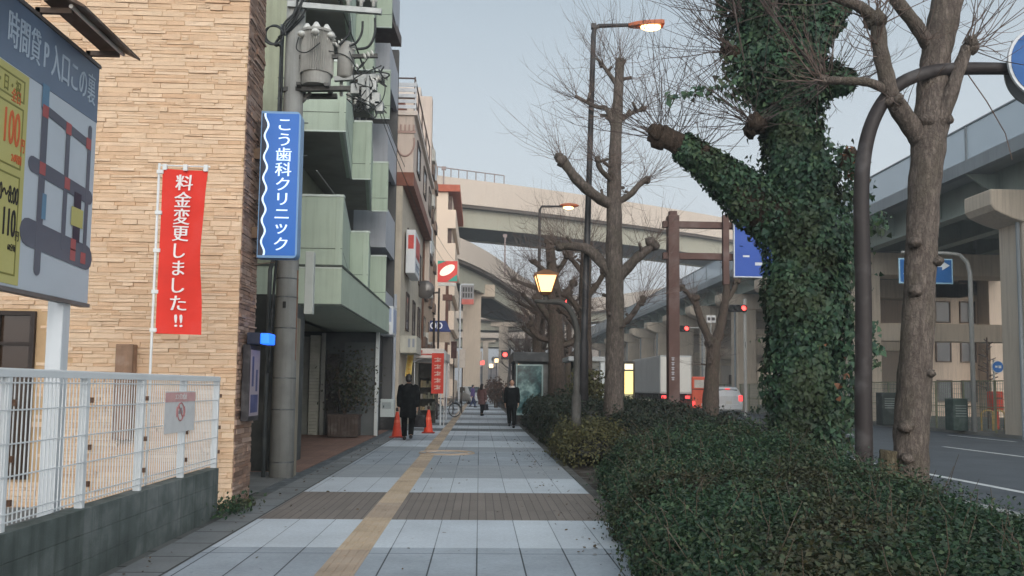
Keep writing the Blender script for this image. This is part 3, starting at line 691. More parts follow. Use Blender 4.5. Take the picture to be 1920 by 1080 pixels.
# upper crossarm with pin insulators
ca = at(578, 16, pY); cb_ = at(718, 28, pY)
obj('crossarm', MB().bar((UX-.1,pY-.17,ca.z-.02),(cb_.x,pY-.17,ca.z-.10),.075,.085), m_gal, up)
obj('crossarm', MB().bar((UX-.1,pY-.17,ca.z+.7),(cb_.x,pY-.17,ca.z+.62),.075,.085), m_gal, up)
ins = MB()
for px in (656, 680, 703):
    p = at(px, 18, pY); ins.tube([(p.x,pY-.17,ca.z-.02),(p.x,pY-.17,ca.z+.06),(p.x,pY-.17,ca.z+.08),(p.x,pY-.17,ca.z+.14),(p.x,pY-.17,ca.z+.16),(p.x,pY-.17,ca.z+.22)], [.03,.03,.062,.05,.065,.03], n=10)
for px, py_, s_ in ((624,76,1),(636,82,1),(662,88,.8),(690,103,1.1),(662,126,1),(716,145,1.1),(668,168,1),(690,150,.9),(706,150,.9),(655,182,.8),(667,190,.7),(690,190,.8)):
    p = at(px, py_, pY-.1); dirn = R.choice([(1,0,.15),(0,0,1),(.9,.0,.4)]); d = Vector(dirn).normalized()*.06*s_
    for k in range(3): ins.tube([p+d*(k-1.2), p+d*(k-.9), p+d*(k-.5)], [.028*s_,.06*s_,.028*s_], n=9)
objs('insulator', ins, MATS['porcelain'], up, smooth=True)
ga = MB(); g0 = at(660,160,pY); 
ga.bar((tx+.3,pY-.1,tz0+.12),(tx+1.15,pY-.1,tz0+.2),.07,.08); ga.bar(at(665,150,pY),at(722,152,pY),.05,.05); ga.bar(at(668,170,pY),at(720,205,pY),.04,.05); ga.bar(at(690,140,pY-.2),at(690,205,pY-.2),.05,.05); ga.bar(at(640,100,pY),at(640,180,pY),.05,.05)
for px, py_, w_ in ((668,172,.07),(690,182,.09),(705,190,.08),(680,160,.06),(712,205,.07),(700,166,.07)):
    p = at(px, py_, pY); ga.box(p.x-w_, p.x+w_, pY-.16, pY-.02, p.z-w_*1.2, p.z+w_*1.2)
obj('switch_gear', ga, m_gal, up, bevel=.006)
cb2 = MB()
def cable(pxs, r_=.012, dy=0.0, M=cb2):
    P = [at(a, b, pY+dy+(c if c is not None else 0)) for a, b, *cc in pxs for c in [cc[0] if cc else 0]]
    Q, rr_ = smooth_path(P, [r_]*len(P), 5); M.tube(Q, r_, n=5)
cable([(656,40),(655,62),(645,75),(636,84)], .02, -.2); cable([(680,40),(678,62),(668,80),(655,86)], .02, -.2); cable([(703,34),(702,66),(690,88),(670,92)], .022, -.2)
cable([(570,30),(545,55),(525,70),(516,85),(528,95),(527,200),(523,320),(519,470),(512,560),(503,700)], .022, -.16)
for k in range(4):
    c = at(513, 68, pY-.25); q = [(c.x+.16*math.cos(a)*(1-.04*k), pY-.28+.03*k, c.z+.155*math.sin(a)+.02*k) for a in np.linspace(0, 2*PI, 25)]; cb2.tube(q, .012, n=5)
for k in range(9): cable([(572+R.uniform(-14,10),0+R.uniform(-20,5)),(556+R.uniform(-8,8),28+R.uniform(-8,8)),(538+R.uniform(-10,10),52+R.uniform(-8,8)),(528+R.uniform(-8,8),72+R.uniform(-6,6))], .016, R.uniform(-.25,-.12))
cable([(560,70),(556,92),(575,98),(600,80)], .010, -.35); cable([(655,96),(664,122),(662,140),(668,165)], .010, -.2); cable([(716,146),(722,165),(715,190),(690,205),(668,200),(650,185)], .010, -.2)
cable([(600,92),(648,104),(672,128),(690,108)], .009, -.2)
for k in range(14):
    x0_, y0_ = R.uniform(645,715), R.uniform(120,205); cable([(x0_,y0_),(x0_+R.uniform(-20,20),y0_+R.uniform(8,25)),(x0_+R.uniform(-35,35),y0_+R.uniform(-5,15)),(x0_+R.uniform(-40,40),y0_+R.uniform(-30,10))], R.choice([.008,.01,.014]), R.uniform(-.3,0))
obj('cable', cb2, mat('cable_black', S(38,42,44), .55, .2, 8), up, smooth=True)
# ================================================================== green balcony building
GY = 16.7; GX = -2.82
m_green = mat('sage_render', S(174,188,172), .75, .10, 1.1, bump=.25, bscale=60, streak=.22, grime=S(92,98,88))
m_green2 = mat('sage_wall', S(150,156,136), .8, .18, 1.1, streak=.35)
m_cop = mat('pale_coping', S(204,214,208), .7, .15, 2)
m_soff = mat('soffit_grey', S(140,138,130), .85, .25, .9)
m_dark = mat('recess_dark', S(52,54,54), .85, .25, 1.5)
m_gl = glass('window_dark', S(30,36,42), .12)
gb = thing('balcony_apartment_building', 'sage green apartment building with sawtooth balconies over an open dark ground floor', 'building', (-6, GY+4, 0))
D1, D2 = 20.6, 24.4; XI = -3.28; GE = 25.55
PIT = 2.82; ZB0 = 3.87; NF = 5
plan = [(-3.75,GY),(GX,GY),(XI,D1),(GX,D1),(XI,D2),(GX,D2)]
def parapet(mb, path, z0, z1, th=.13):
    for i in range(len(path)-1):
        a = Vector((*path[i],0)); b = Vector((*path[i+1],0)); d = (b-a).normalized(); n = Vector((-d.y, d.x, 0)); q = n*th; a = a + n*(.004*(i % 2)); b = b + n*(.004*(i % 2))
        ext = d*0.0; A, B = a-ext, b+ext
        vs = [A, B, B+q, A+q]; lo = [Vector((v.x,v.y,z0)) for v in vs]; hi = [Vector((v.x,v.y,z1)) for v in vs]
        mb.add(lo+hi, [(0,3,2,1),(4,5,6,7),(0,1,5,4),(1,2,6,5),(2,3,7,6),(3,0,4,7)])
body = MB()
body.box(-12, -4.35, GY+.3, GE, 3.07, 18.6); body.box(-12, -3.75, GY+.005, GY+.25, 3.07, 18.6)
body.box(-12,-3.62,GY+.006,GY+.2,3.075,3.5)
obj('wall', body, m_green2, gb)
# fascia beam under the first balcony, straight along the street
fa = MB(); fa.prism([(-4.6,GY-.005),(GX+.005,GY-.005),(GX+.005,GE),(-4.6,GE)], 3.07, 3.86); obj('fascia_beam', fa, m_green, gb)
gr = MB(); gr.prism([(-4.59,GY-.022),(GX+.022,GY-.022),(GX+.022,GE),(GX+.005,GE),(GX+.005,GY-.006),(-4.59,GY-.006)], 3.84, 3.885); gr.prism([(-4.59,GY-.022),(GX+.022,GY-.022),(GX+.022,GE),(GX+.005,GE),(GX+.005,GY-.006),(-4.59,GY-.006)], 3.06, 3.09); obj('drip_edge', gr, mat('drip_dark', S(70,78,72), .8), gb)
for k in range(NF):
    zb = ZB0+PIT*k
    sl_ = MB(); sl_.prism([(x-.03,y_+.03) for x,y_ in plan]+[(GX-.05,D2+.12),(-4.34,D2+.12),(-4.34,GY+.03)], zb+.003, zb+.2); obj('balcony_slab', sl_, m_soff, gb)
    pr = MB(); parapet(pr, plan, zb-.03, zb+1.41); bp_ = obj('parapet', pr, m_green, gb)
    cp = MB(); parapet(cp, [(x+.012,y_-.012) for x,y_ in plan], zb+1.411, zb+1.455, .16); parapet(cp, [(x+.006,y_-.006) for x,y_ in plan], zb-.06, zb-.031, .05); obj('coping', cp, m_cop, bp_)
    gv = MB(); parapet(gv, [(x+.004,y_-.004) for x,y_ in plan], zb+.34, zb+.352, .01); obj('groove', gv, MATS['drip_dark'], bp_)
    for yy in (D1-.75, D2-.6):
        obj('divider', MB().box(-4.35, XI-.15, yy, yy+.06, zb+.2, zb+1.95), mat('divider_green', S(112,126,110), .7, .15, 2), gb)
    for (a, b) in ((GY+.7, GY+2.6), (D1+.4, D1+2.3)):
        wn = obj('window', MB().box(-4.36,-4.31,a,b,zb+.25,zb+.3).box(-4.36,-4.31,a,b,zb+2.2,zb+2.25).box(-4.36,-4.31,a,a+.05,zb+.3,zb+2.2).box(-4.36,-4.31,b-.05,b,zb+.3,zb+2.2).box(-4.36,-4.31,(a+b)/2-.03,(a+b)/2+.03,zb+.3,zb+2.2), mat('alu_frame', S(150,150,146), .5), gb)
        obj('pane', MB().box(-4.347,-4.335,a+.05,b-.05,zb+.3,zb+2.2), m_gl, wn)
    obj('laundry_pole', MB().tube([(-3.5,GY+.6,zb+2.1),(-3.5,D1-1,zb+2.1)], .015, n=6), MATS['alu_frame'], gb)
# ground floor: side wall by the pole, pier, cross wall at the far end with shutter, posts, door
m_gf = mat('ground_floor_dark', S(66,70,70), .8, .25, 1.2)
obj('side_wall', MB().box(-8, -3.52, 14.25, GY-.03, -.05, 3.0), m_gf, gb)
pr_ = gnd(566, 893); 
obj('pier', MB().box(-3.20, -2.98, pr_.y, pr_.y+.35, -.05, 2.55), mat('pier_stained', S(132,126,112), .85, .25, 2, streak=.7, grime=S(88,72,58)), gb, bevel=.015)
obj('rusty_pipe', MB().tube([(-2.99,pr_.y-.05,1.85),(-2.99,pr_.y-.05,3.3),(-3.2,pr_.y-.05,3.36)], .035, n=8), mat('rust_pipe', S(122,84,62), .7, .3, 5), gb)
WY = 24.9
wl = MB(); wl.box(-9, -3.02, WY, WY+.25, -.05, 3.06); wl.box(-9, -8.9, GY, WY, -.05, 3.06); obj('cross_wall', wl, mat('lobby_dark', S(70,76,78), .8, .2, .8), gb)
X = lambda px, Y_=WY: at(px, 700, Y_).x
obj('shutter', MB().box(X(568), X(580), WY-.06, WY-.004, -.02, 2.9), mat('shutter_grey', S(128,132,128), .6, .2, 3), gb)
bc = MB(); 
for k in range(30): bc.box(X(583), X(601), WY-.22, WY-.004, .0+k*.098, .09+k*.098)
obj('brick_column', bc, mat('white_brick', S(176,178,168), .8, .2, 4), gb)
obj('steel_post', MB().box(X(604), X(611), WY-.2, WY-.1, -.02, 3.0), mat('post_grey', S(150,152,148), .6, .2, 3), gb)
obj('door', MB().box(X(616), X(637), WY-.12, WY-.004, -.02, 2.4).box(X(614), X(616), WY-.16, WY-.004, -.02, 2.5), mat('door_dark', S(44,38,36), .5, .2, 3), gb)
obj('grey_panel', MB().box(X(646), X(704), WY-.09, WY-.004, -.02, 2.75), mat('panel_slate', S(88,94,96), .7, .15, 1), gb)
obj('corner_post', MB().box(X(705), X(711), WY-.2, WY-.02, -.02, 3.06), mat('corner_white', S(200,206,206), .6, .1, 2), gb)

# planter with a bush by the entrance
pl = gnd(642, 821)
pt2 = thing('potted_bush', 'leafy bush in a dark slatted planter box before the dark lobby wall', 'potted plant', (pl.x, pl.y+.3, 0))
pm = MB()
for k in range(9): pm.box(pl.x-.42+k*.094, pl.x-.34+k*.094, pl.y, pl.y+.03, .03, .62); pm.box(pl.x-.42+k*.094, pl.x-.34+k*.094, pl.y+.57, pl.y+.6, .03, .62)
pm.box(pl.x-.41, pl.x+.42, pl.y+.032, pl.y+.568, .05, .58); pm.box(pl.x-.44, pl.x+.45, pl.y-.02, pl.y+.62, .59, .65)
obj('planter', pm, mat('planter_brown', S(72,60,54), .7, .25, 6), pt2)
stm = MB()
for k in range(7): a = R.uniform(0,6.28); stm.tube([(pl.x,pl.y+.3,.6),(pl.x+.2*math.cos(a),pl.y+.3+.2*math.sin(a),1.2),(pl.x+.45*math.cos(a)+.15,pl.y+.3+.35*math.sin(a),1.9+R.uniform(-.2,.4))], [.02,.014,.006], n=5)
obj('stem', stm, mat('stem_brown', S(70,58,48), .9), pt2)
n = 1500; P = np.stack([pl.x+.22+rng.normal(0,.33,n), pl.y+.3+rng.normal(0,.26,n), 1.45+rng.normal(0,.48,n)], 1); P = P[(P[:,2] > .7) & (P[:,2] < 2.6)]
c0 = np.array([pl.x+.2, pl.y+.3, 1.4]); N = norm(P-c0)+rng.normal(0,.5,P.shape); T = rng.normal(0,1,P.shape)+np.array([0,0,-.4])
m_bush = island('bush_leaf', [S(52,62,46), S(66,74,52), S(80,80,58), S(44,56,46), S(92,74,56)], .6, .2, 4, trans=.15)
lm = leaf_mesh('foliage', P, N, T, rng.uniform(.06,.11,len(P)), 'oval'); lm.materials.append(m_bush); link('foliage', lm, pt2)

# ================================================================== grey flats, cream building, tan building, far cream flats
m_gry = mat('grey_render', S(168,172,180), .75, .1, 1.0, streak=.2)
m_gry_d = mat('grey_recess', S(92,92,92), .85, .2, 1)
b2 = thing('grey_apartment_building', 'narrow blue grey apartment building with plain balcony parapets next to the green building', 'building', (-6, 27, 0))
Y0, Y1 = GE+.08, 28.5; X0 = at(744, 300, 28.4).x
obj('wall', MB().box(-12,-4.0,Y0,Y1,0,13.4).box(-4.0,X0,Y1-.22,Y1,0,13.2), m_gry_d, b2)
for k in range(5):
    zb = 3.3+2.62*k
    pr = MB(); pr.box(X0-.14, X0, Y0, Y1-.23, zb-.15, zb+1.15); pr.box(-4.0, X0-.14, Y0, Y0+.12, zb-.15, zb+1.15); pr.box(-4.0,X0-.141,Y0+.121,Y1-.23,zb-.05,zb+.12); obj('parapet', pr, m_gry, b2)
    wn = obj('window', MB().box(-4.0,-3.95,Y0+.5,Y0+.56,zb+.2,zb+2.1).box(-4.0,-3.95,Y0+1.9,Y0+1.96,zb+.2,zb+2.1).box(-4.0,-3.95,Y0+.56,Y0+1.9,zb+2.04,zb+2.1), MATS['alu_frame'], b2); obj('pane', MB().box(-3.99,-3.97,Y0+.56,Y0+1.9,zb+.2,zb+2.04), m_gl, wn)
obj('roof_eave', MB().prism([(-12,Y0-.1),(X0-.1,Y0-.1),(X0+.06,Y1),(-12,Y1)], 13.4, 13.75), mat('eave_brown', S(84,70,66), .7, .15), b2)
dpx = max(at(738, 700, Y1-.2).x, X0+.07)
obj('downpipe', MB().tube([(dpx,Y1-.2,-.02),(dpx,Y1-.2,4.6)], .055, n=8), mat('downpipe_pale', S(172,178,186), .5, .1), b2)
obj('shop_front', MB().box(-9,-3.3,Y0+.3,Y1-.3,0,3.0), mat('shop_dark', S(40,40,42), .7, .2, 2), b2)
# projecting white lit-box sign over that shop
g0 = at(713, 574, Y0+.1); g1 = at(737, 628, Y0+.1)
o = thing('projecting_sign', 'white framed projecting box sign with pale blue face hung under the green balcony end', 'sign', (g0.x, Y0, g1.z))
obj('cabinet', MB().box(g0.x, g1.x, Y0-.02, Y0+1.0, g1.z, g0.z), mat('cabinet_white', S(210,214,218), .5, .1, 2), o, bevel=.02)
obj('face', MB().box(g1.x+.001, g1.x+.012, Y0+.06, Y0+.95, g1.z+.08, g0.z-.08).box(g0.x+.1,g1.x-.05,Y0-.03,Y0-.021,g1.z+.4,g0.z-.07), mat('face_blue', S(166,178,204), .5, .15, 3), o)
obj('lettering', MB().box(g0.x+.13,g1.x-.08,Y0-.034,Y0-.031,g1.z+.1,g1.z+.3), mat('face_grey', S(186,186,192), .5, .3, 6), o)
# standing signs and boxes by that shop
vb = gnd(724, 806)
o = thing('kiosk_box', 'pale grey waist high box cabinet on a dark base at the shop corner', 'cabinet', (vb.x, vb.y, 0))
obj('base', MB().box(vb.x-.28, vb.x+.26, vb.y+.02, vb.y+.4, 0, .42), mat('base_black', S(26,26,28), .6, .2), o)
obj('case', MB().box(vb.x-.26, vb.x+.24, vb.y, vb.y+.42, .423, 1.02), mat('case_pale', S(186,196,196), .5, .1, 3), o, bevel=.015)
obj('slot', MB().box(vb.x-.16, vb.x+.14, vb.y-.006, vb.y-.001, .7, .92), mat('slot_grey', S(150,160,162), .5, .1), o)
pp0 = at(712, 683, vb.y+.5); pp1 = at(728, 742, vb.y+.5)
o = thing('poster_stand', 'pink and brown poster panel standing behind the pale box cabinet', 'poster', (pp0.x, vb.y+.5, 0))
obj('sheet', MB().box(pp0.x, pp1.x+.05, vb.y+.5, vb.y+.53, pp1.z, at(0,706,vb.y+.5).z), mat('poster_pink', S(206,178,170), .6, .2, 5), o)
objs('leg', MB().box(pp0.x+.05, pp0.x+.08, vb.y+.531, vb.y+.56, 0, 1.6).box(pp1.x-.03, pp1.x, vb.y+.531, vb.y+.56, 0, 1.6), mat('leg_dark', S(60,50,46)), o)
o = thing('teal_sign', 'teal square shop sign with white edge above the poster panel', 'sign', (pp0.x, vb.y+.7, 1.9))
tq0, tq1 = at(706, 682, vb.y+.7), at(729, 705, vb.y+.7)
obj('panel', MB().box(tq0.x, tq1.x, vb.y+.7, vb.y+.76, tq1.z, tq0.z), mat('teal', S(40,128,148), .5, .2, 4), o)
obj('edge', MB().box(tq0.x-.06, tq0.x-.003, vb.y+.7, vb.y+.77, tq1.z-.15, tq0.z), mat('edge_white', S(206,212,212), .5), o)
o = thing('red_lantern', 'small round red and white shop lantern hanging above the teal sign', 'lantern', (tq0.x, vb.y+.7, 2.3))
lq = at(716, 662, vb.y+.7); lm_ = MB(); lm_.ball(lq, (.13,.13,.12), 12, 8); obj('paper_body', lm_, mat('lantern_red', S(190,70,58), .6, .2, 9), o, smooth=True)
obj('band', MB().tube([(lq.x,lq.y,lq.z-.02),(lq.x,lq.y,lq.z+.05)], .128, n=14), mat('lantern_white', S(214,190,180), .6), o); obj('cord', MB().tube([(lq.x,lq.y,lq.z+.1),(lq.x,lq.y,3.05)], .008, n=4), MATS['leg_dark'], o)

m_cream = mat('cream_render', S(206,190,178), .8, .12, .9, streak=.3); m_cream2 = mat('cream_tile', S(190,180,164), .8, .15, 2.5, streak=.25)
m_brn = mat('brown_trim', S(124,76,60), .7, .2, 2)
b3 = thing('cream_shop_building', 'cream building with brown ledge, roof railing and a tall white shop sign', 'building', (-6, 33, 0))
Y0, Y1 = 28.6, 39.4; X0 = -2.78; XO = at(776, 260, 28.6).x; print('XO', XO)
zt = at(755, 217, Y0).z; zl = at(755, 322, Y0).z
obj('wall', MB().box(-12, X0, Y0, Y1, 0, zl-.5), m_cream2, b3)
obj('upper_wall', MB().box(-12, XO, Y0-.02, Y1, zl-.02, zt), m_cream, b3)
obj('brown_ledge', MB().box(-12, XO+.03, Y0-.03, Y1+.02, zl-.5, zl-.021), m_brn, b3)
obj('cornice', MB().box(-12, XO+.12, Y0-.1, Y1, zt+.002, zt+.16), mat('cornice_cream', S(214,202,192), .75, .1, 2), b3)
orn = MB(); cxo = (at(744,260,28.6).x+XO)/2; zc = zt-.95
for sgn in (1,): orn.tube([(cxo+.32*math.cos(a), Y0-.03, zc+.5*math.sin(a)) for a in np.linspace(PI*.9, PI*2.1, 16)], .035, n=6); orn.box(cxo-.36, cxo+.36, Y0-.06, Y0-.021, zc+.32, zc+.4)
for k in range(5): orn.box(cxo-.34+k*.15, cxo-.28+k*.15, Y0-.06, Y0-.021, zc+.41, zc+.62)
obj('relief', orn, mat('relief_pink', S(176,148,138), .75, .15), b3)
rl = MB(); zr = zt+.16
for k in range(5): rl.box(-4.3, XO+.06, Y0+.02, Y0+.05, zr+.12+k*.2, zr+.24+k*.2)
for x in (-4.2,-3.3,XO): rl.box(x, x+.05, Y0+.051, Y0+.1, zr, zr+1.1)
obj('balcony_rail', rl, mat('rail_white', S(204,208,214), .5, .1), b3)
rl = MB()
for yy in (Y0+1.2, Y0+3, Y0+5, Y0+7.5, Y0+10): rl.tube([(XO-.1,yy,zr),(XO-.1,yy,zr+1.7)], .03, n=6)
for dz in (.9, 1.65): rl.tube([(XO-.1,Y0+1.2,zr+dz),(XO-.1,Y0+10,zr+dz)], .03, n=6); rl.tube([(-5.2,Y0+1.2,zr+dz),(XO-.1,Y0+1.2,zr+dz)], .03, n=6)
obj('roof_rail', rl, mat('rail_brown', S(96,78,72), .6, .1), b3)
obj('roof_shed', MB().box(-8,XO-.6,Y0+2.6,Y0+6,zr,zr+1.3), m_brn, b3)
dk = mat('trim_dark', S(72,62,58), .7, .2)
for k, z in enumerate((3.6, 6.0)):
    for yy in (30.6, 33.6, 36.4):
        wn = obj('window', MB().box(X0+.002,X0+.05,yy,yy+1.2,z-.06,z).box(X0+.002,X0+.05,yy,yy+1.2,z+1.3,z+1.36).box(X0+.002,X0+.05,yy,yy+.05,z,z+1.3).box(X0+.002,X0+.05,yy+1.15,yy+1.2,z,z+1.3), dk, b3); obj('pane', MB().box(X0+.002,X0+.02,yy+.05,yy+1.15,z,z+1.3), m_gl, wn)
for yy in (30.0, 33.5, 37):
    wn = obj('window', MB().box(XO+.002,XO+.05,yy,yy+1.5,zl+.4,zl+.46).box(XO+.002,XO+.05,yy,yy+1.5,zl+1.5,zl+1.56).box(XO+.002,XO+.05,yy,yy+.05,zl+.46,zl+1.5).box(XO+.002,XO+.05,yy+1.45,yy+1.5,zl+.46,zl+1.5), dk, b3); obj('pane', MB().box(XO+.002,XO+.02,yy+.05,yy+1.45,zl+.46,zl+1.5), m_gl, wn)
obj('downpipe', MB().tube([(X0+.06,Y1-.6,.0),(X0+.06,Y1-.6,zl-.5)], .05, n=6), mat('pipe_rust', S(120,84,66), .7, .2), b3)
obj('vent_hood', MB().box(X0,X0+.35,Y0+1.4,Y0+2.2,zl-3.4,zl-2.6), mat('hood_red', S(96,54,50), .6, .2), b3)
# tall white shop sign projecting from it
SYY = 29.6
a0 = at(748, 425, SYY); a1 = at(768, 520, SYY+1.4)
o = thing('vertical_shop_sign', 'tall white sign with red square and blue strokes along the cream building', 'sign', (X0+.3, SYY, 5.4))
zs1, zs0 = at(757,430,SYY).z, at(757,512,SYY).z
obj('cabinet', MB().box(X0+.06, X0+.40, SYY, SYY+2.2, zs0, zs1), mat('cabinet_white', S(210,214,218)), o, bevel=.03)
obj('red_square', MB().box(X0+.401, X0+.41, SYY+.3, SYY+2.0, zs1-.95, zs1-.2).box(X0+.14,X0+.34,SYY-.012,SYY-.001,zs1-.7,zs1-.2), mat('sq_red', S(196,72,66), .5, .1), o)
kk = MB()
for k in range(5): kk.box(X0+.401, X0+.41, SYY+.3+k*.36, SYY+.42+k*.36, zs0+.15, zs1-1.1-.06*k); kk.box(X0+.401,X0+.41,SYY+.3,SYY+2.0,zs0+.2+k*.17,zs0+.25+k*.17) if k % 2 else None
obj('strokes', kk, mat('strokes_blue', S(96,112,140), .5, .2), o)
# shop canopy, awning and boxes of the cream building's ground floor
o = thing('shop_awning', 'boxy cream awning with small square prints over a shop entrance', 'awning', (X0, 30, 2.6))
w0 = at(741, 630, 28.9); w1 = at(778, 662, 28.9)
obj('box_frame', MB().box(X0-.3, w1.x+.05, 28.9, 31.2, w1.z, w0.z+.02), mat('awning_cream', S(190,188,176), .7, .2, 2, streak=.3), o, bevel=.02)
obj('print', MB().box(w1.x-.25, w1.x-.17, 28.89, 28.899, w1.z+.2, w1.z+.5).box(w1.x-.1, w1.x-.02, 28.89, 28.899, w1.z+.2, w1.z+.5), mat('print_grey', S(140,146,156), .6), o)
o = thing('shop_awning', 'long white canopy on posts over the lit shop front with the red banner', 'awning', (-2, 34, 2.5))
cw0 = at(778, 653, 31.5); cw1 = at(832, 672, 31.5); XC = cw1.x
obj('canopy', MB().box(X0-.2, XC, 31.5, 37.5, cw1.z, cw0.z), mat('canopy_white', S(214,206,200), .6, .15, 2), o, bevel=.03)
obj('fascia_print', MB().box(X0+.1, XC-.15, 31.488, 31.498, cw1.z+.12, cw1.z+.17).box(X0+.45,X0+.6,31.485,31.497,cw1.z+.2,cw1.z+.3), mat('print_red', S(190,90,78), .6), o)
objs('post', MB().tube([(XC-.1,31.7,0),(XC-.1,31.7,cw1.z)], .03, n=8).tube([(XC-.1,37.2,0),(XC-.1,37.2,cw1.z)], .03, n=8).tube([(X0+.1,31.7,cw1.z-.5),(X0+.2,31.7,cw1.z-.15),(X0+.55,31.7,cw1.z-.01)], .03, n=6), MATS['cabinet_white'], o)
# shop interior seen under the canopy
o = thing('shop_display_shelf', 'display shelf of small goods lit inside the shop front under the white canopy', 'shelf', (X0+.25, 34, 0))
sh = MB(); g = MB(); ysh = 33.0
s0 = at(789, 700, ysh).x; s1 = at(817, 700, ysh).x
sh.box(s0-.1, s1, ysh+.45, ysh+.5, 0, 2.4); sh.box(s0-.1, s0-.05, ysh, ysh+.45, 0, 2.4)
for z in (.5,.95,1.4,1.8): sh.box(s0-.05, s1, ysh, ysh+.45, z, z+.03)
for z in (.53,.98,1.43):
    x = s0
    while x < s1-.1: w_ = R.uniform(.05,.12); g.box(x, x+w_, ysh+.05, ysh+.3, z, z+R.uniform(.12,.3)); x += w_+.02
obj('frame', sh, mat('shelf_dark', S(66,64,58), .7, .2), o); obj('goods', g, island('goods', [S(150,142,120), S(120,126,110), S(170,150,110), S(96,100,92), S(176,170,160)], .6), o)

b4 = thing('tan_apartment_building', 'tall tan brown apartment building with small balconies past the cream building', 'building', (-6, 45, 0))
m_tan = mat('tan_tile', S(182,156,134), .8, .14, 1.5, streak=.2); Y0, Y1 = 39.5, 51.5; X0 = -2.86
zt4 = at(795, 205, Y0+1).z
obj('wall', MB().box(-13, X0, Y0, Y1, 0, zt4), m_tan, b4)
obj('roof_wall', MB().box(-13, X0-.25, Y0+.4, Y1-.4, zt4, zt4+.9), mat('tan_pale', S(206,196,188), .8, .15, 1.5), b4)
obj('side_facing', MB().box(-13, X0+.35, Y0-.04, Y0+.7, 6.5, zt4+.3), m_cream, b4)
for k in range(5):
    z = 3.4+2.45*k
    for yy in (41.3, 45.2, 48.8):
        wn = obj('window', MB().box(X0+.002,X0+.14,yy,yy+1.7,z,z+.55), mat('tan_rail', S(120,100,88), .7, .2), b4); obj('pane', MB().box(X0+.002,X0+.03,yy+.1,yy+1.6,z+.56,z+1.6), m_gl, wn)
    obj('ac_shelf', MB().box(X0+.002, X0+.3, 43.5, 44.3, z+.3, z+.9), mat('ac_white', S(196,196,190), .6, .15), b4)
# sign on the tan building: dark slim vertical sign
g0 = at(788, 422, 40.0); g1 = at(793, 462, 40.0)
o = thing('vertical_shop_sign', 'slim white vertical sign with dark foot on the tan building', 'sign', (X0+.2, 40, 9)); 
obj('cabinet', MB().box(X0+.05,X0+.4,40.2,41.3,g1.z-.3,g0.z), mat('cabinet_white', S(210,214,218)), o, bevel=.02); obj('foot', MB().box(X0+.05,X0+.4,40.2,41.3,g1.z-.62,g1.z-.303), dk, o)
# blue half round-lettered sign on a dark pole
DYY = 38.0
d0 = at(806, 601, DYY); d1 = at(845, 622, DYY)
o = thing('blue_shop_sign', 'navy blue box sign with two white round letters on a thin dark pole', 'sign', (d0.x, DYY, 0))
obj('box', MB().plate([(d0.x,DYY,d1.z),(d1.x,DYY,d1.z),(d1.x-.22,DYY,d0.z),(d0.x,DYY,d0.z)], (0,.25,0)), mat('navy_sign', S(44,62,124), .45, .15, 2), o)
tm = text_mesh('OD', .44, .03, extrude=.002, narrow=.85); tm.xform(frame((d0.x+.3, DYY-.006, (d0.z+d1.z)/2), (1,0,0), (0,0,1))); obj('lettering', tm, emit('letter_white', S(230,232,238), .15), o)
obj('pole', MB().tube([(d0.x+.2,DYY-.09,0),(d0.x+.2,DYY-.09,4.6)], .05, n=8), mat('dark_pole', S(44,34,32), .6, .2), o)
obj('lower_panel', MB().box(d0.x-.05,d1.x-.05,DYY+.02,DYY+.22,d1.z-.48,d1.z-.01), mat('lower_tan', S(176,158,140), .6, .25, 3), o)
# parabolic traffic mirror on pole
mm = at(797, 543, 37.0)
o = thing('traffic_mirror', 'dark round traffic mirror on a bracket by the tan building', 'mirror', (mm.x, 37, 3)); 
obj('disc', MB().ball(mm, (.42,.16,.42), 18, 10), glass('mirror_dark', S(90,86,84), .15), o, smooth=True)
obj('bracket', MB().tube([mm, mm+Vector((.35,.2,-.12)), mm+Vector((.62,.2,-.1))], .04, n=6).tube([mm+Vector((.62,.2,.1)), (mm.x+.62, 37.2, 0)], .045, n=8), mat('dark_pole', S(44,34,32)), o)

b5 = thing('far_cream_flats', 'distant cream block of flats with red roof edge and dark balcony openings below the overpass', 'building', (-6, 85, 0))
FYY = 64.0; xr = at(853, 500, FYY).x; zt5 = at(830, 360, FYY).z; xl5 = at(806, 500, FYY).x; xm5 = at(838, 500, FYY).x
m_cr5 = mat('cream_far', S(226,206,186), .8, .08, .3); m_dk5 = mat('opening_dark', S(92,76,70), .8, .2)
obj('wall', MB().box(xl5-8, xm5, FYY, FYY+14, 0, zt5).box(xm5, xr-.3, FYY+.6, FYY+14, 0, zt5-.3), m_cr5, b5)
nfl = 6; fh = zt5/6.3
for k in range(nfl):
    z = zt5-.2-(k+1)*fh
    obj('parapet', MB().box(xm5+.002, xr, FYY, FYY+.3, z, z+fh*.55).box(xr-.28, xr, FYY+.301, FYY+13, z, z+fh*.55), m_cr5, b5)
    obj('opening', MB().box(xm5+.004, xr-.32, FYY+.35, FYY+.598, z+fh*.5, z+fh*.99), m_dk5, b5)
obj('roof_edge', MB().box(xl5-8, xr+.3, FYY-.25, FYY+14, zt5+.01, zt5+.55), mat('roof_red', S(176,92,66), .7, .2), b5)
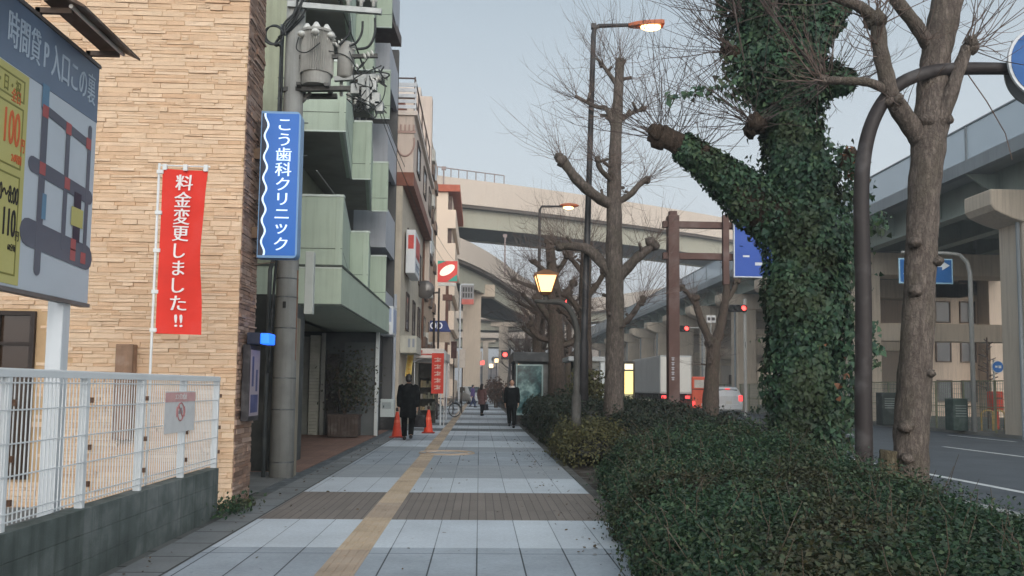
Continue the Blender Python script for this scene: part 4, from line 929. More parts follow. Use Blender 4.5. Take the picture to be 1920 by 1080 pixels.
# convenience shop pole sign
CY_ = 56.0
c0 = at(821, 489, CY_); c1 = at(857, 529, CY_)
o = thing('oval_pole_sign', 'square shop sign with white oval on red and green on a pole', 'sign', (c0.x+.6, CY_, 0))
obj('panel', MB().box(c0.x, c1.x, CY_, CY_+.3, c1.z, c0.z), emit('conv_red', S(214,60,54), .25, S(206,60,54)), o, bevel=.02)
cxm, czm = (c0.x+c1.x)/2, (c0.z+c1.z)/2
W_, H_ = (c1.x-c0.x)/2, (c0.z-c1.z)/2
ov = [(cxm-.02+.85*W_*math.cos(a)*.9-.0*math.sin(a), CY_-.01, czm+.12*H_+.45*H_*math.sin(a)+.32*H_*math.cos(a)) for a in np.linspace(0, 2*PI, 28)[:-1]]
obj('oval', MB().plate(ov, (0,-.01,0)), emit('conv_white', S(246,240,224), .45), o)
obj('corner', MB().plate([(c0.x,CY_-.004,c0.z),(c0.x,CY_-.004,c0.z-.35*H_),(c0.x+.9*W_,CY_-.004,c0.z)], (0,-.004,0)).plate([(c1.x,CY_-.004,c1.z+.05*H_),(c1.x,CY_-.004,c1.z+.75*H_),(c0.x+1.0*W_,CY_-.004,c1.z+.05*H_)], (0,-.004,0)), emit('conv_green', S(40,150,130), .2), o)
obj('strip', MB().box(c0.x+.05,c1.x-.1,CY_-.004,CY_+.25,c1.z-.26,c1.z-.03), mat('strip_white', S(220,220,214), .5), o)
obj('pole', MB().box(cxm-.1,cxm+.1,CY_+.05,CY_+.25,0,c1.z-.26).box(cxm-.3,cxm+.35,CY_+.02,CY_+.28,c1.z-1.25,c1.z-.85), mat('pole_brown', S(104,66,52), .6, .2), o)
# grey sign with dark strokes over a red band on a white gallows post
CY2 = 50.0
c0 = at(863, 533, CY2); c1 = at(888, 571, CY2)
o = thing('gallows_sign', 'dark lettered grey sign with red lower band hanging from a white bent post', 'sign', (c0.x, CY2, 0))
obj('panel', MB().box(c0.x+.1, c1.x, CY2, CY2+.12, c1.z, c0.z-.06), mat('gall_grey', S(150,150,152), .5, .1), o)
st_ = MB()
for k in range(4):
    for j in range(2): st_.box(c0.x+.16+k*.16, c0.x+.26+k*.16, CY2-.01, CY2-.001, c0.z-.18-.36*j-.27, c0.z-.18-.36*j)
obj('strokes', st_, mat('ink_dark', S(60,58,60), .6), o)
obj('red_band', MB().box(c0.x+.1,c1.x,CY2-.012,CY2-.001,c1.z,c1.z+.32), mat('band_red', S(206,110,100), .5), o)
obj('post', MB().tube([(c0.x+.02,CY2+.06,0),(c0.x+.02,CY2+.06,c0.z-.05),(c0.x+.1,CY2+.06,c0.z),(c1.x,CY2+.06,c0.z)], .055, n=8), mat('cabinet_white', S(210,214,218)), o)
# small lit and boxed signs along the far shops
for (px0_, py0_, px1_, py1_, Yq, cc, lab, nm) in ((862,655,872,690,46,S(206,196,186),'small cream hanging signboard by the far shops','signboard'),(846,640,856,672,44,S(70,40,36),'dark brown lantern shaped signboard by the far shops','signboard'),(832,664,842,745,40,S(214,206,200),'pale tall nobori style cloth sign behind the red banner','cloth sign')):
    a, b = at(px0_, py0_, Yq), at(px1_, py1_, Yq); o = thing('signboard' if nm == 'signboard' else 'cloth_sign', lab, nm, (a.x, Yq, 0)); z_ = max(b.z, .1)
    obj('panel', MB().box(a.x,b.x,Yq,Yq+.12,z_,a.z), mat('sb'+lab[:9], cc, .6, .2, 4), o, bevel=.01); obj('post', MB().tube([((a.x+b.x)/2,Yq+.16,0),((a.x+b.x)/2,Yq+.16,a.z)], .03, n=6), MATS['dark_pole'], o)
# red and yellow shop banners
def nobori(px0_, px1_, py0_, py1_, Y_, col, lab, ink, lean=0.0):
    a, b = at(px0_, py0_, Y_), at(px1_, py1_, Y_); o = thing('banner_flag', lab, 'banner', (a.x, Y_, 0), 'shop banners on poles')
    vs = []; nj = 10
    for j in range(nj+1):
        for i in range(5): u, v = i/4, j/nj; vs.append((a.x+(b.x-a.x)*u+lean*v, Y_+.03*math.sin(v*5+u*3), a.z+(b.z-a.z)*v))
    m_ = MB().add(vs + [(x,y_+.003,z) for x,y_,z in vs], [(j*5+i,(j+1)*5+i,(j+1)*5+i+1,j*5+i+1) for j in range(nj) for i in range(4)]+[tuple(k_+len(vs) for k_ in (j*5+i+1,(j+1)*5+i+1,(j+1)*5+i,j*5+i)) for j in range(nj) for i in range(4)])
    obj('cloth', m_, mat('cloth'+lab[:12], col, .8, .12, 3), o, smooth=True)
    obj('pole', MB().tube([(b.x+.04+(lean if lean > 0 else 0),Y_,0),(b.x+.04,Y_,a.z+.05)], .014, n=6).tube([(a.x,Y_,a.z+.03),(b.x+.05,Y_,a.z+.03)], .01, n=5), m_pole_w, o)
    sk = MB(); hgt = (a.z-b.z); wd = b.x-a.x
    for k in range(5):
        zc = a.z-hgt*(.16+.17*k); xc = (a.x+b.x)/2+lean*(.16+.17*k)
        sk.box(xc-wd*.28, xc+wd*.28, Y_-.05, Y_-.045, zc+.02, zc+.05); sk.box(xc-.02, xc+.02, Y_-.05, Y_-.045, zc-hgt*.06, zc+hgt*.05); sk.bar((xc-wd*.25,Y_-.047,zc-hgt*.055),(xc+wd*.22,Y_-.047,zc-.0),.03,.004,up=(0,1,0)); sk.box(xc-wd*.2, xc+wd*.25, Y_-.05, Y_-.045, zc-hgt*.05, zc-hgt*.03)
    obj('lettering', sk, ink, o)
nobori(810, 831, 662, 738, 31.0, S(206,66,52), 'red shop banner with pale lettering in front of the white canopy', mat('ink_pale', S(224,190,180), .7))
nobori(764, 775, 664, 706, 30.2, S(224,200,120), 'narrow yellow and white banner behind the man with the bag', mat('ink_orange', S(226,176,70), .7), -.08)
# ================================================================== elevated road along the far side
VX = 18.2
vt, vf1, vf0 = atx(1905, 182, VX).z, atx(1905, 256, VX).z, atx(1905, 283, VX).z
print('viaduct z', vt, vf1, vf0)
m_vd = mat('viaduct_concrete', S(196,182,164), .8, .14, .5, streak=.4, grime=S(128,112,98)); m_vd2 = mat('viaduct_grey', S(140,146,150), .8, .18, .4, streak=.3)
m_steel = mat('girder_green', S(144,156,150), .6, .2, .6, streak=.3); m_under = mat('deck_underside', S(150,154,154), .85, .25, .4)
va = thing('elevated_road', 'long elevated road on cream hammerhead piers along the far side of the street', 'elevated road', (25, 40, 0))
VY0, VY1 = 14, 150
obj('deck', MB().box(VX+.3, 33, VY0, VY1, vf0+.15, vf1-.1), m_under, va)
obj('edge_beam', MB().box(VX, VX+.299, VY0, VY1, vf0, vf1), m_vd2, va)
for i, x in enumerate((19.6, 22.8, 26.0, 29.2, 32.0)):
    obj('girder', MB().box(x-.06, x+.06, VY0, VY1, vf0-1.05, vf0+.149).box(x-.3, x+.3, VY0, VY1, vf0-1.12, vf0-1.051), m_steel, va)
xb = MB()
for k in range(34): xb.box(19.67, 31.9, VY0+k*4, VY0+k*4+.12, vf0-.9, vf0-.25); xb.plate([(VX+.05,VY0+k*4,vf0-.01),(19.53,VY0+k*4,vf0-.9),(19.53,VY0+k*4,vf0-.01)], (0,.1,0))
obj('cross_brace', xb, m_steel, va)
m_pan = clear_panel('noise_panel_haze', S(176,192,204), .62)
npn = MB(); ps = MB()
for k in range(34):
    a, b = VY0+k*4, VY0+k*4+4; npn.box(VX+.08, VX+.11, a+.06, b-.06, vf1+.05, vt-.06); ps.box(VX+.04, VX+.15, a-.05, a+.05, vf1, vt)
ps.box(VX+.04, VX+.15, VY0, VY1, vt-.055, vt)
obj('noise_panel', npn, m_pan, va); obj('noise_post', ps, m_vd2, va)
zc1 = vf0-1.13; zc0 = zc1-1.15
for yy in (28.6, 42, 52, 61, 70, 79, 88, 97, 106, 117, 130):
    pm = MB(); w_ = .8
    cap = [(17.75,zc1-.55),(17.9,zc0+.40)]+[(17.9+1.3*t_, zc0+.40-.40*math.sin(t_*PI/2)) for t_ in (.25,.5,.75,1)]+[(30.5,zc0),(33,zc0+.5),(33,zc1),(17.75,zc1)]
    pm.plate([(x,yy-w_,z) for x,z in cap], (0,2*w_,0)); p_ = obj('pier', pm, m_vd, va, bevel=.05)
    objs('column', MB().box(18.95,20.45,yy-.72,yy+.72,-.16,zc0+.1).box(29.6,31.2,yy-.72,yy+.72,-.16,zc0+.1), m_vd, p_, bevel=.08)
    obj('drain_pipe', MB().tube([(18.88,yy-.5,-.16),(18.88,yy-.5,zc0+.1)], .07, n=8), m_vd2, p_)
    if yy < 110: obj('tie_beam', MB().box(20.46,29.59,yy-.5,yy+.5,4.1,5.0), m_vd, p_)
# a lower cross ramp beneath it
lr = thing('slip_road_bridge', 'grey slip road deck crossing below the elevated road beyond the big tree', 'bridge', (25, 46, 0))
p0 = at(1640, 452, 47); p1 = at(1905, 478, 36)
obj('deck', MB().plate([(19.8,47,p0.z-1.3),(19.8,47,p0.z+.2),(33,36,p0.z+.2),(33,36,p0.z-1.3)], (2.0,2.5,0)), m_vd2, lr)
obj('parapet', MB().plate([(19.8,46.9,p0.z+.21),(19.8,46.9,p0.z+1.0),(33,35.9,p0.z+1.0),(33,35.9,p0.z+.21)], (.25,.3,0)), m_vd2, lr)

# ================================================================== far curving overpasses
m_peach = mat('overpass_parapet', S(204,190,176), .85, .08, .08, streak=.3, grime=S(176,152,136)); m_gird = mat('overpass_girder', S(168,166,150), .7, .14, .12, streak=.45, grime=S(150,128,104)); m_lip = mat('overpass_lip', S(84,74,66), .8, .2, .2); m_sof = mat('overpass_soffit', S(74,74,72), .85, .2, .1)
def sweep(path, prof, closed=True):
    """profile (offset to the far side, height) swept along a plan path of points"""
    mb = MB(); N = len(path); n = len(prof); k0 = 0; vs = []
    for i, p in enumerate(path):
        t = (path[min(i+1,N-1)] - path[max(i-1,0)]); t.z = 0; t.normalize(); s = Vector((-t.y, t.x, 0))
        for (o_, h_) in prof: vs.append(p + s*o_ + Vector((0,0,h_)))
    fs = [(i*n+k, (i+1)*n+k, (i+1)*n+(k+1)%n, i*n+(k+1)%n) for i in range(N-1) for k in range(n)] + [tuple(range(n)), tuple((N-1)*n+k for k in range(n))[::-1]]
    return mb.add(vs, fs)
def overpass(name, label, pts, th, width, rail=False, rail_n=None):
    P, _ = smooth_path([at(*p) for p in pts], [1]*len(pts), 8)
    a, b, c = th      # parapet height, girder depth, soffit drop
    root = thing(name, label, 'overpass', (P[0].x, P[0].y, 0))
    obj('parapet', sweep(P, [(0,-a),(.35,-a),(.35,0),(0,0)]), m_peach, root)
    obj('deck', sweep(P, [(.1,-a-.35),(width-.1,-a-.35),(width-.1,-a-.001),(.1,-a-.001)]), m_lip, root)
    obj('parapet', sweep(P, [(width-.35,-a),(width,-a),(width,0),(width-.35,0)]), m_peach, root)
    obj('girder', sweep(P, [(.9,-a-.351-b),(1.25,-a-.351-b),(1.25,-a-.351),(.9,-a-.351)]), m_gird, root)
    obj('girder', sweep(P, [(width-1.2,-a-.351-b),(width-.9,-a-.351-b),(width-.9,-a-.351),(width-1.2,-a-.351)]), m_gird, root)
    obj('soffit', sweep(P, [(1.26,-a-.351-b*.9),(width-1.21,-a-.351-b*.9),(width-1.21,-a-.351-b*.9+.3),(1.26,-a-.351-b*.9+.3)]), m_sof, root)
    if rail:
        m_ = MB(); k = rail_n or len(P)
        for i in range(0, k): m_.tube([P[i], P[i]+Vector((0,0,1.0))], .06, n=4)
        m_.tube([p+Vector((0,0,1.0)) for p in P[:k]], .06, n=4); obj('rail', m_, mat('rail_dull', S(150,132,128), .7), root)
    return root, P
ov1, P1 = overpass('curved_overpass', 'high cream overpass curving across the street above the far flats', [(640,322,88),(760,322,92),(860,334,95),(1000,352,100),(1150,374,106),(1300,398,113),(1450,424,122),(1700,462,138)], (3.0,2.2,.6), 11, True, 22)
ov2, P2 = overpass('curved_overpass', 'lower grey ramp curving down beneath the high cream overpass', [(720,405,84),(800,424,84),(870,449,88),(930,482,97),(985,522,110),(1040,548,128),(1100,556,150)], (2.3,1.9,.6), 9)
ov3, P3 = overpass('curved_overpass', 'pale distant overpass seen low between the bare trees', [(780,566,150),(900,572,152),(1000,572,154),(1130,556,156),(1240,540,150),(1330,520,140),(1420,505,130)], (2.6,1.6,.6), 9)
ov4, P4 = overpass('curved_overpass', 'lowest farthest overpass deck closing the end of the street', [(700,612,175),(880,612,178),(1000,614,180),(1150,610,182),(1300,604,182)], (2.4,1.6,.6), 9)
for (px0_, px1_, Yq, ztop, root, lab) in ((866,900,96,at(880,552,96).z,ov2,''),(1005,1020,112,at(1010,590,112).z,ov2,''),(935,952,153,at(940,610,153).z,ov3,''),(1125,1145,157,at(1130,585,157).z,ov3,''),(905,915,179,at(900,640,179).z,ov4,''),(1080,1092,182,at(1080,640,182).z,ov4,'')):
    xa_, xb_ = at(px0_,700,Yq).x, at(px1_,700,Yq).x
    obj('pier', MB().box(xa_, xb_, Yq, Yq+2.4, -.16, ztop).box(xa_-1.6, xb_+1.6, Yq+.1, Yq+2.2, ztop-.2, ztop+1.2), mat('pier_warm', S(196,180,162), .85, .12, .3, streak=.4), root)
xq = at(1700, 480, 138).x
obj('pier', MB().box(xq, xq+3, 138, 141, -.16, at(1700,490,138).z-2), m_vd, ov1); xq = at(745,480,92).x
obj('pier', MB().box(xq-3, xq, 94, 97, -.16, at(745,322,92).z-5.4), m_vd, ov1)
# lamp standards on the overpass
for i, (px, py0_, py1_, Y_) in enumerate(((947,445,495,96),(832,318,352,93))):
    a, b = at(px,py0_,Y_), at(px,py1_,Y_)
    o = thing('overpass_lamp', ('thin lamp post standing on the lower curving ramp','small lamp post standing on the high overpass near the flats')[i], 'street lamp', b); b0 = Vector((b.x, b.y+.2, b.z-1.5))
    obj('pole', MB().tube([b0, a], .09, n=6), MATS['rail_dull'], o); obj('head', MB().box(a.x-.25,a.x+.25,a.y-.1,a.y+.3,a.z,a.z+.35), MATS['rail_dull'], o)

# ================================================================== far right building and things behind the far fence
fb = thing('cream_apartment_block', 'cream apartment block with small balconies seen beneath the elevated road', 'building', (40, 52, 0))
m_fb = mat('peach_render', S(232,212,192), .8, .1, .4, streak=.25); FBY = 50; fx0 = at(1755, 600, FBY).x; 
obj('wall', MB().box(fx0, fx0+9, FBY+1.2, FBY+12, -.16, 13).box(fx0+3.4, fx0+5.6, FBY, FBY+1.199, -.16, 13), m_fb, fb)
for k in range(5):
    z = .9+2.5*k
    for x in (fx0+.6, fx0+2.2, fx0+6.0, fx0+7.6):
        wn = obj('window', MB().box(x,x+1.0,FBY+1.12,FBY+1.198,z,z+.08).box(x,x+1.0,FBY+1.12,FBY+1.198,z+1.3,z+1.38).box(x,x+.07,FBY+1.12,FBY+1.198,z+.08,z+1.3).box(x+.93,x+1.0,FBY+1.12,FBY+1.198,z+.08,z+1.3), mat('frame_bronze', S(120,104,94), .6), fb); obj('pane', MB().box(x+.07,x+.93,FBY+1.17,FBY+1.198,z+.08,z+1.3), glass('pane_grey', S(92,96,100), .2), wn)
    obj('balcony', MB().box(fx0+5.7, fx0+8.9, FBY+.2, FBY+1.1, z-.35, z+.02).box(fx0+5.7,fx0+8.9,FBY+.2,FBY+.3,z+.021,z+.55), mat('balcony_pale', S(226,212,198), .8, .1), fb)
fb2 = thing('cream_warehouse', 'low pale building behind the far piers and signals', 'building', (20, 100, 0))
obj('wall', MB().box(21, 46, 92, 130, -.16, 7.5), mat('ware_cream', S(214,206,196), .8, .1, .3, streak=.25), fb2)
for k in range(8): obj('opening', MB().box(22+k*3, 24+k*3, 91.9, 91.998, .2, 3.2), mat('ware_dark', S(104,92,84), .8), fb2)
fb3 = thing('white_building', 'plain white walled building low behind the elevated road columns', 'building', (36, 62, 0))
w0_ = at(1590,700,62).x
obj('wall', MB().box(w0_, w0_+5.5, 62, 76, -.16, 5.4), mat('white_wall', S(214,212,208), .8, .08, .3), fb3); obj('roof', MB().box(w0_-.3, w0_+5.8, 61.7, 76.2, 5.41, 5.7), dk, fb3); obj('door', MB().box(w0_+3, w0_+4.6, 61.93, 61.998, 0, 2.6), mat('door_peach', S(200,150,120), .7), fb3)
# wire fence on the far pavement
FX = 19.1
ff = thing('roadside_fence', 'green wire mesh fence with yellowish posts along the far pavement', 'fence', (FX, 32, 0))
pm = MB(); wm = MB()
for k in range(26):
    yy = 22+k*2.0; pm.box(FX-.03,FX+.03,yy-.03,yy+.03,-.0,1.95)
pm.box(FX-.025,FX+.025,22.03,72,1.9,1.945); pm.box(FX-.025,FX+.025,22.03,72,.92,.96)
for k in range(360): yy = 22+k*.14; wm.box(FX-.006,FX+.006,yy,yy+.012,.05,1.9)
for k in range(10): wm.box(FX+.008,FX+.016,22,72,.1+k*.19,.112+k*.19)
objs('post', pm, mat('fence_olive', S(132,132,104), .6, .2, 3), ff); obj('wire_mesh', wm, mat('fence_wire', S(112,128,118), .6, .2, 3), ff)
def g_at(px, py): p = gnd(px, py, 0.0); return p
pbx = at(1873, 780, 33)
o = thing('post_box', 'bright orange red rounded post box behind the far fence', 'post box', (pbx.x, 33, 0))
obj('body', MB().box(pbx.x-.24,pbx.x+.24,33,33.4,.75,1.55).box(pbx.x-.1,pbx.x+.1,33.1,33.3,0,.749), mat('post_red', S(206,66,36), .5, .12, 3), o, bevel=.05); obj('slot', MB().box(pbx.x-.15,pbx.x+.15,32.985,32.999,1.25,1.3), dk, o)
for i, px in enumerate((1852, 1873)):
    q = at(px, 785, 32.0); o = thing('hoop_barrier', ('yellow hoop barrier left of the orange post box','yellow hoop barrier right before the orange post box')[i], 'barrier', (q.x,32,0), 'yellow hoop barriers')
    obj('hoop', MB().tube([(q.x-.26,32,-.02),(q.x-.26,32,.6)]+[(q.x-.26*math.cos(a),32,.6+.2*math.sin(a)) for a in np.linspace(.3,PI-.3,7)]+[(q.x+.26,32,.6),(q.x+.26,32,-.02)], .04, n=8), mat('hoop_yellow', S(198,168,104), .5, .1), o, smooth=True)
for (px, Y_, wd, hh, cc, lab) in ((1671, 36, .8, 1.45, S(40,50,48), 'dark green roadside cabinet with pale slats behind the far fence'),(1802, 31.5, .6, 1.25, S(52,70,64), 'green switch cabinet behind the far fence near the bent sign pole')):
    q = at(px, 780, Y_); o = thing('roadside_cabinet', lab, 'cabinet', (q.x,Y_,0)); obj('body', MB().box(q.x-wd/2,q.x+wd/2,Y_,Y_+.6,0,hh), mat('cab'+lab[:10], cc, .6, .2, 3), o, bevel=.04)
    sl2 = MB()
    for k in range(5): sl2.box(q.x-wd*.35,q.x+wd*.35,Y_-.012,Y_-.001,hh-.3-k*.1,hh-.26-k*.1)
    obj('louvre', sl2, mat('cab_slat', S(128,138,134), .6), o)

# ================================================================== lamps and sign poles
def lathe_lamp(): pass
LY = 20.5; l0 = at(1094, 700, LY); l1 = at(1113, 47, LY); lx = (l0.x+l1.x)/2
o = thing('street_lamp', 'tall dark street lamp with lit orange head reaching over the road', 'street lamp', (l0.x, LY, 0))
m_lp = mat('lamp_pole_grey', S(54,53,55), .5, .2, 2, metal=.2)
zt_ = l1.z
obj('pole', MB().tube([(l0.x,LY,-.05),(l0.x,LY,2.6),(l0.x+.01,LY,2.7),(l1.x,LY,zt_-.25),(l1.x+.03,LY,zt_-.08),(l1.x+.14,LY,zt_-.02),(l1.x+.45,LY,zt_+.0),(l1.x+.95,LY,zt_+.03)], [.13,.12,.085,.066,.062,.055,.05,.045], n=12), m_lp, o, smooth=True)
obj('arm_collar', MB().box(l1.x-.06,l1.x+.06,LY-.06,LY+.06,zt_-.1,zt_+.03), m_lp, o)
h0 = at(1178, 47, LY).x; h1 = at(1244, 40, LY).x; L_ = h1-h0
hd = MB(); n_ = 6
secs = [(h0,.05,.05,.0),(h0+.1,.10,.09,.0),(h0+.22,.14,.11,.01),(h0+.5,.17,.14,.025),(h1-.06,.16,.15,.05),(h1,.13,.13,.055)]
vs = []
for x,w_,h_,dz in secs: z = zt_+.03+dz; vs += [(x,LY-w_,z-.05),(x,LY-w_*.8,z+h_*.5),(x,LY,z+h_*.8),(x,LY+w_*.8,z+h_*.5),(x,LY+w_,z-.05)]
fs = [(i*5+k,(i+1)*5+k,(i+1)*5+(k+1)%5,i*5+(k+1)%5) for i in range(5) for k in range(5)]+[(4,3,2,1,0),(25,26,27,28,29)]
obj('head', hd.add(vs, fs), mat('lamp_head_orange', S(176,92,52), .45, .15, 4), o, smooth=False, bevel=.01)
obj('lens', MB().ball(((h0+h1)/2+.12,LY,zt_+.0), (.27,.13,.105), 14, 8), emit('lamp_warm', (1.0,.62,.22,1), 7.0), o, smooth=True)
# gooseneck lantern by the bushes
g0 = gnd(1080, 866); GYY = g0.y; gt_ = at(1086, 640, GYY); le = at(1023, 560, GYY)
o = thing('lantern_lamp', 'curved post lamp with a glowing tapered lantern over the pavement by the bushes', 'street lamp', (g0.x, GYY, 0))
m_gl2 = mat('lantern_post', S(70,69,66), .6, .25, 3, streak=.3)
z1_ = gt_.z; cxp = g0.x
Lx = le.x
arc = [(g0.x,GYY,-.03),(g0.x,GYY,1.3),(g0.x+.0,GYY,1.36),(cxp+.01,GYY,z1_)]; rr_ = [.10,.095,.065,.06]
top = le.z-.06
for a in np.linspace(.15, PI/2, 8): arc.append((cxp+.02-(.42)*(1-math.cos(a)), GYY, z1_+(top-z1_)*math.sin(a))); rr_.append(.058)
arc.append((Lx, GYY, top)); rr_.append(.045); arc.append((Lx-.22, GYY, top+.01)); rr_.append(.035)
obj('post', MB().tube(arc, rr_, n=12), m_gl2, o, smooth=True)
obj('neck', MB().tube([(Lx,GYY,top),(Lx,GYY,top+.1),(Lx,GYY,top+.16),(Lx,GYY,top+.24)], [.05,.045,.09,.05], n=10), m_gl2, o)
zb_ = at(1023, 548, GYY).z; zt2 = at(1023, 518, GYY).z; wb, wt = .115, .21
def frustum(wb, wt, z0, z1): return MB().add([(Lx-wb,GYY-wb,z0),(Lx+wb,GYY-wb,z0),(Lx+wb,GYY+wb,z0),(Lx-wb,GYY+wb,z0),(Lx-wt,GYY-wt,z1),(Lx+wt,GYY-wt,z1),(Lx+wt,GYY+wt,z1),(Lx-wt,GYY+wt,z1)], [(0,3,2,1),(4,5,6,7),(0,1,5,4),(1,2,6,5),(2,3,7,6),(3,0,4,7)])
obj('glass', frustum(wb, wt, zb_, zt2), emit('lantern_glow', (1.0,.58,.24,1), 1.9), o)
cg = MB()
for sx in (-1,1):
    for sy in (-1,1): cg.bar((Lx+sx*wb,GYY+sy*wb,zb_),(Lx+sx*wt,GYY+sy*wt,zt2),.02,.02)
cg.merge(frustum(wt+.03, wt+.03, zt2+.001, zt2+.04)); cg.merge(frustum(wt, .05, zt2+.041, zt2+.13)); cg.merge(frustum(.07,wb+.015,zb_-.06,zb_-.001))
obj('cage', cg, mat('lantern_bronze', S(120,80,46), .5, .2), o)
dup(o, (at(955,690,52).x-g0.x, 52-GYY, 0), 'small distant post lamp with yellow lantern before the far overpass pier', None)
# second lamp, farther
LY2 = 41.0; a0 = at(1064, 388, LY2); o2 = thing('street_lamp', 'second street lamp whose lit head shows among the bare branches', 'street lamp', (at(1100,700,LY2).x, LY2, 0))
px_ = at(1012, 400, LY2).x; zz = a0.z
obj('pole', MB().tube([(px_,LY2,-.05),(px_,LY2,zz-.2),(px_+.1,LY2,zz),(a0.x-.25,LY2,zz+.02)], [.12,.07,.06,.05], n=8), m_lp, o2)
obj('head', MB().ball((a0.x+.1,LY2,zz+.08), (.5,.16,.12), 10, 6), MATS['lamp_head_orange'], o2); obj('lens', MB().ball((a0.x+.05,LY2,zz-.02), (.26,.13,.12), 10, 6), MATS['lamp_warm'], o2)
o3 = dup(o2, (at(972,480,66).x-px_, 25, -.3), 'third street lamp far along the pavement over the bus shelter', None)
# big curved sign pole by the near tree
SY = 9.45; s0 = at(1621, 880, SY); zs = at(1618, 330, SY).z
m_sp = mat('sign_pole_brown', S(48,42,42), .55, .2, 2.5, bump=.15, streak=.25)
pth = [Vector((s0.x,SY,-.05)), Vector((s0.x,SY,1.2)), at(1619,560,SY), at(1615,380,SY), at(1621,285,SY), at(1642,215,SY), at(1680,163,SY), at(1735,137,SY), at(1800,129,SY), at(1905,129,SY), at(1990,129,SY)]
for p in pth: p.y = SY
o = thing('curved_sign_pole', 'thick dark brown pole bending over to the right beside the near tree, holding round signs', 'sign pole', (s0.x, SY, 0))
Q, rq = smooth_path(pth, [.098,.098,.092,.088,.085,.083,.08,.078,.075,.07,.065], 5)
obj('pole', MB().tube(Q, rq, n=18), m_sp, o, smooth=True)
sc1 = at(1952, 120, SY-.1); 
def disc(c, r, y0, y1): return MB().tube([(c.x,y0,c.z),(c.x,y1,c.z)], r, n=40, ref=(1,0,0))
sg = obj('round_sign', disc(sc1, .44, SY-.16, SY-.13), mat('sign_rim', S(206,210,214), .4), o, smooth=False)
obj('sign_face', disc(sc1, .405, SY-.168, SY-.1605), mat('sign_face_blue', S(10,84,150), .4, .06), sg)
sc2 = at(1935, 150, SY+.05); obj('round_sign', disc(at(1945,140,SY+.1), .40, SY+.10, SY+.13), mat('sign_back', S(150,150,152), .5, .15), o)
# brown timber-like sign frame with blue board
BYY = 22.0; t0 = at(1262, 720, BYY); t1 = at(1265, 405, BYY)
o = thing('brown_sign_frame', 'brown square post with two crossbars carrying a large blue sign board', 'sign', (t0.x, BYY, 0))
m_bf = mat('frame_brown', S(92,66,60), .6, .2, 2, streak=.2)
obj('post', MB().box(t0.x-.15,t0.x+.15,BYY-.15,BYY+.15,-.05,t1.z), m_bf, o, bevel=.015); obj('cap', MB().box(t0.x-.1,t0.x+.1,BYY-.1,BYY+.1,t1.z+.002,t1.z+.12), m_bf, o)
e1 = at(1390, 424, BYY); e2 = at(1390, 484, BYY)
for z in (e1.z, e2.z+.02): obj('crossbar', MB().box(t0.x-.28,e1.x+1.0,BYY-.08,BYY+.08,z-.09,z+.09), m_bf, o, bevel=.01)
v0 = at(1357, 420, BYY).x; obj('hanger', MB().box(v0-.08,v0+.08,BYY-.22,BYY-.085,e2.z-.75,e1.z+.25), m_bf, o)
b0_, b1_ = at(1377, 392, BYY-.2), at(1452, 519, BYY-.2)
bd_ = obj('blue_board', MB().box(b0_.x,b1_.x,BYY-.2,BYY-.14,b1_.z,b0_.z), mat('board_blue_deep', S(16,72,164), .45, .08, 1), o)
obj('border', MB().box(b0_.x-.03,b0_.x+.0,BYY-.21,BYY-.13,b1_.z-.03,b0_.z+.03).box(b0_.x,b1_.x,BYY-.21,BYY-.13,b1_.z-.03,b1_.z-.001), mat('border_white', S(200,206,214), .5), bd_)
obj('marks', MB().box(b0_.x+.22,b0_.x+.40,BYY-.206,BYY-.2005,b1_.z+.52,b1_.z+.57).box(b0_.x+.55,b0_.x+.75,BYY-.206,BYY-.2005,b1_.z+.3,b1_.z+.38), MATS['border_white'], bd_)
gl = MB()
for k, py_ in enumerate((673,682,691,700,710)):
    p = at(1262, py_, BYY-.16); s_ = .045
    gl.box(p.x-s_,p.x+s_,BYY-.156,BYY-.151,p.z+.02,p.z+.035); gl.box(p.x-.008,p.x+.008,BYY-.156,BYY-.151,p.z-.045,p.z+.05); gl.box(p.x-s_*.8,p.x+s_*.8,BYY-.156,BYY-.151,p.z-.03,p.z-.015)
obj('lettering', gl, MATS['border_white'], o)
# bent pole with blue turn sign on the far side
TY = 31.0; q = at(1826, 760, TY); tz = at(1800, 475, TY).z
o = thing('turn_sign_pole', 'pale bent pole on the far pavement with blue right turn arrow board', 'sign pole', (q.x, TY, 0)); m_pp = mat('pale_pole', S(168,168,164), .5, .15)
ax_ = at(1690,472,TY).x
obj('pole', MB().tube([(q.x,TY,-.02),(q.x,TY,tz-.75),(q.x-.1,TY,tz-.35),(q.x-.4,TY,tz-.05),(q.x-.9,TY,tz),(ax_,TY,tz)], [.09,.08,.075,.07,.06,.05], n=10), m_pp, o, smooth=True)
r0, r1 = at(1684, 484, TY-.1), at(1786, 533, TY-.1)
bd_ = obj('arrow_board', MB().box(r0.x,r1.x,TY-.14,TY-.1,r1.z,r0.z), mat('border_pale_blue', S(150,190,214), .5), o)
obj('board_face', MB().box(r0.x+.05,r1.x-.05,TY-.146,TY-.1405,r1.z+.05,r0.z-.05), mat('arrow_blue', S(20,92,156), .5, .08), bd_)
ar = MB(); ac = r1.x-.62; zz0, zz1 = r1.z+.12, r0.z-.12; zm_ = zz1-.18; yb_ = TY-.152
ar.box(ac-.26,ac-.16,yb_,yb_+.005,zz0,zm_-.1); 
for k in range(5):
    a, b = PI-k*PI/10, PI-(k+1)*PI/10; cx_, cz_ = ac-.0, zm_-.1
    ar.add([(cx_+.26*math.cos(a),yb_,cz_+.26*math.sin(a)*.75),(cx_+.16*math.cos(a),yb_,cz_+.16*math.sin(a)*.5),(cx_+.16*math.cos(b),yb_,cz_+.16*math.sin(b)*.5),(cx_+.26*math.cos(b),yb_,cz_+.26*math.sin(b)*.75)], [(0,1,2,3)])
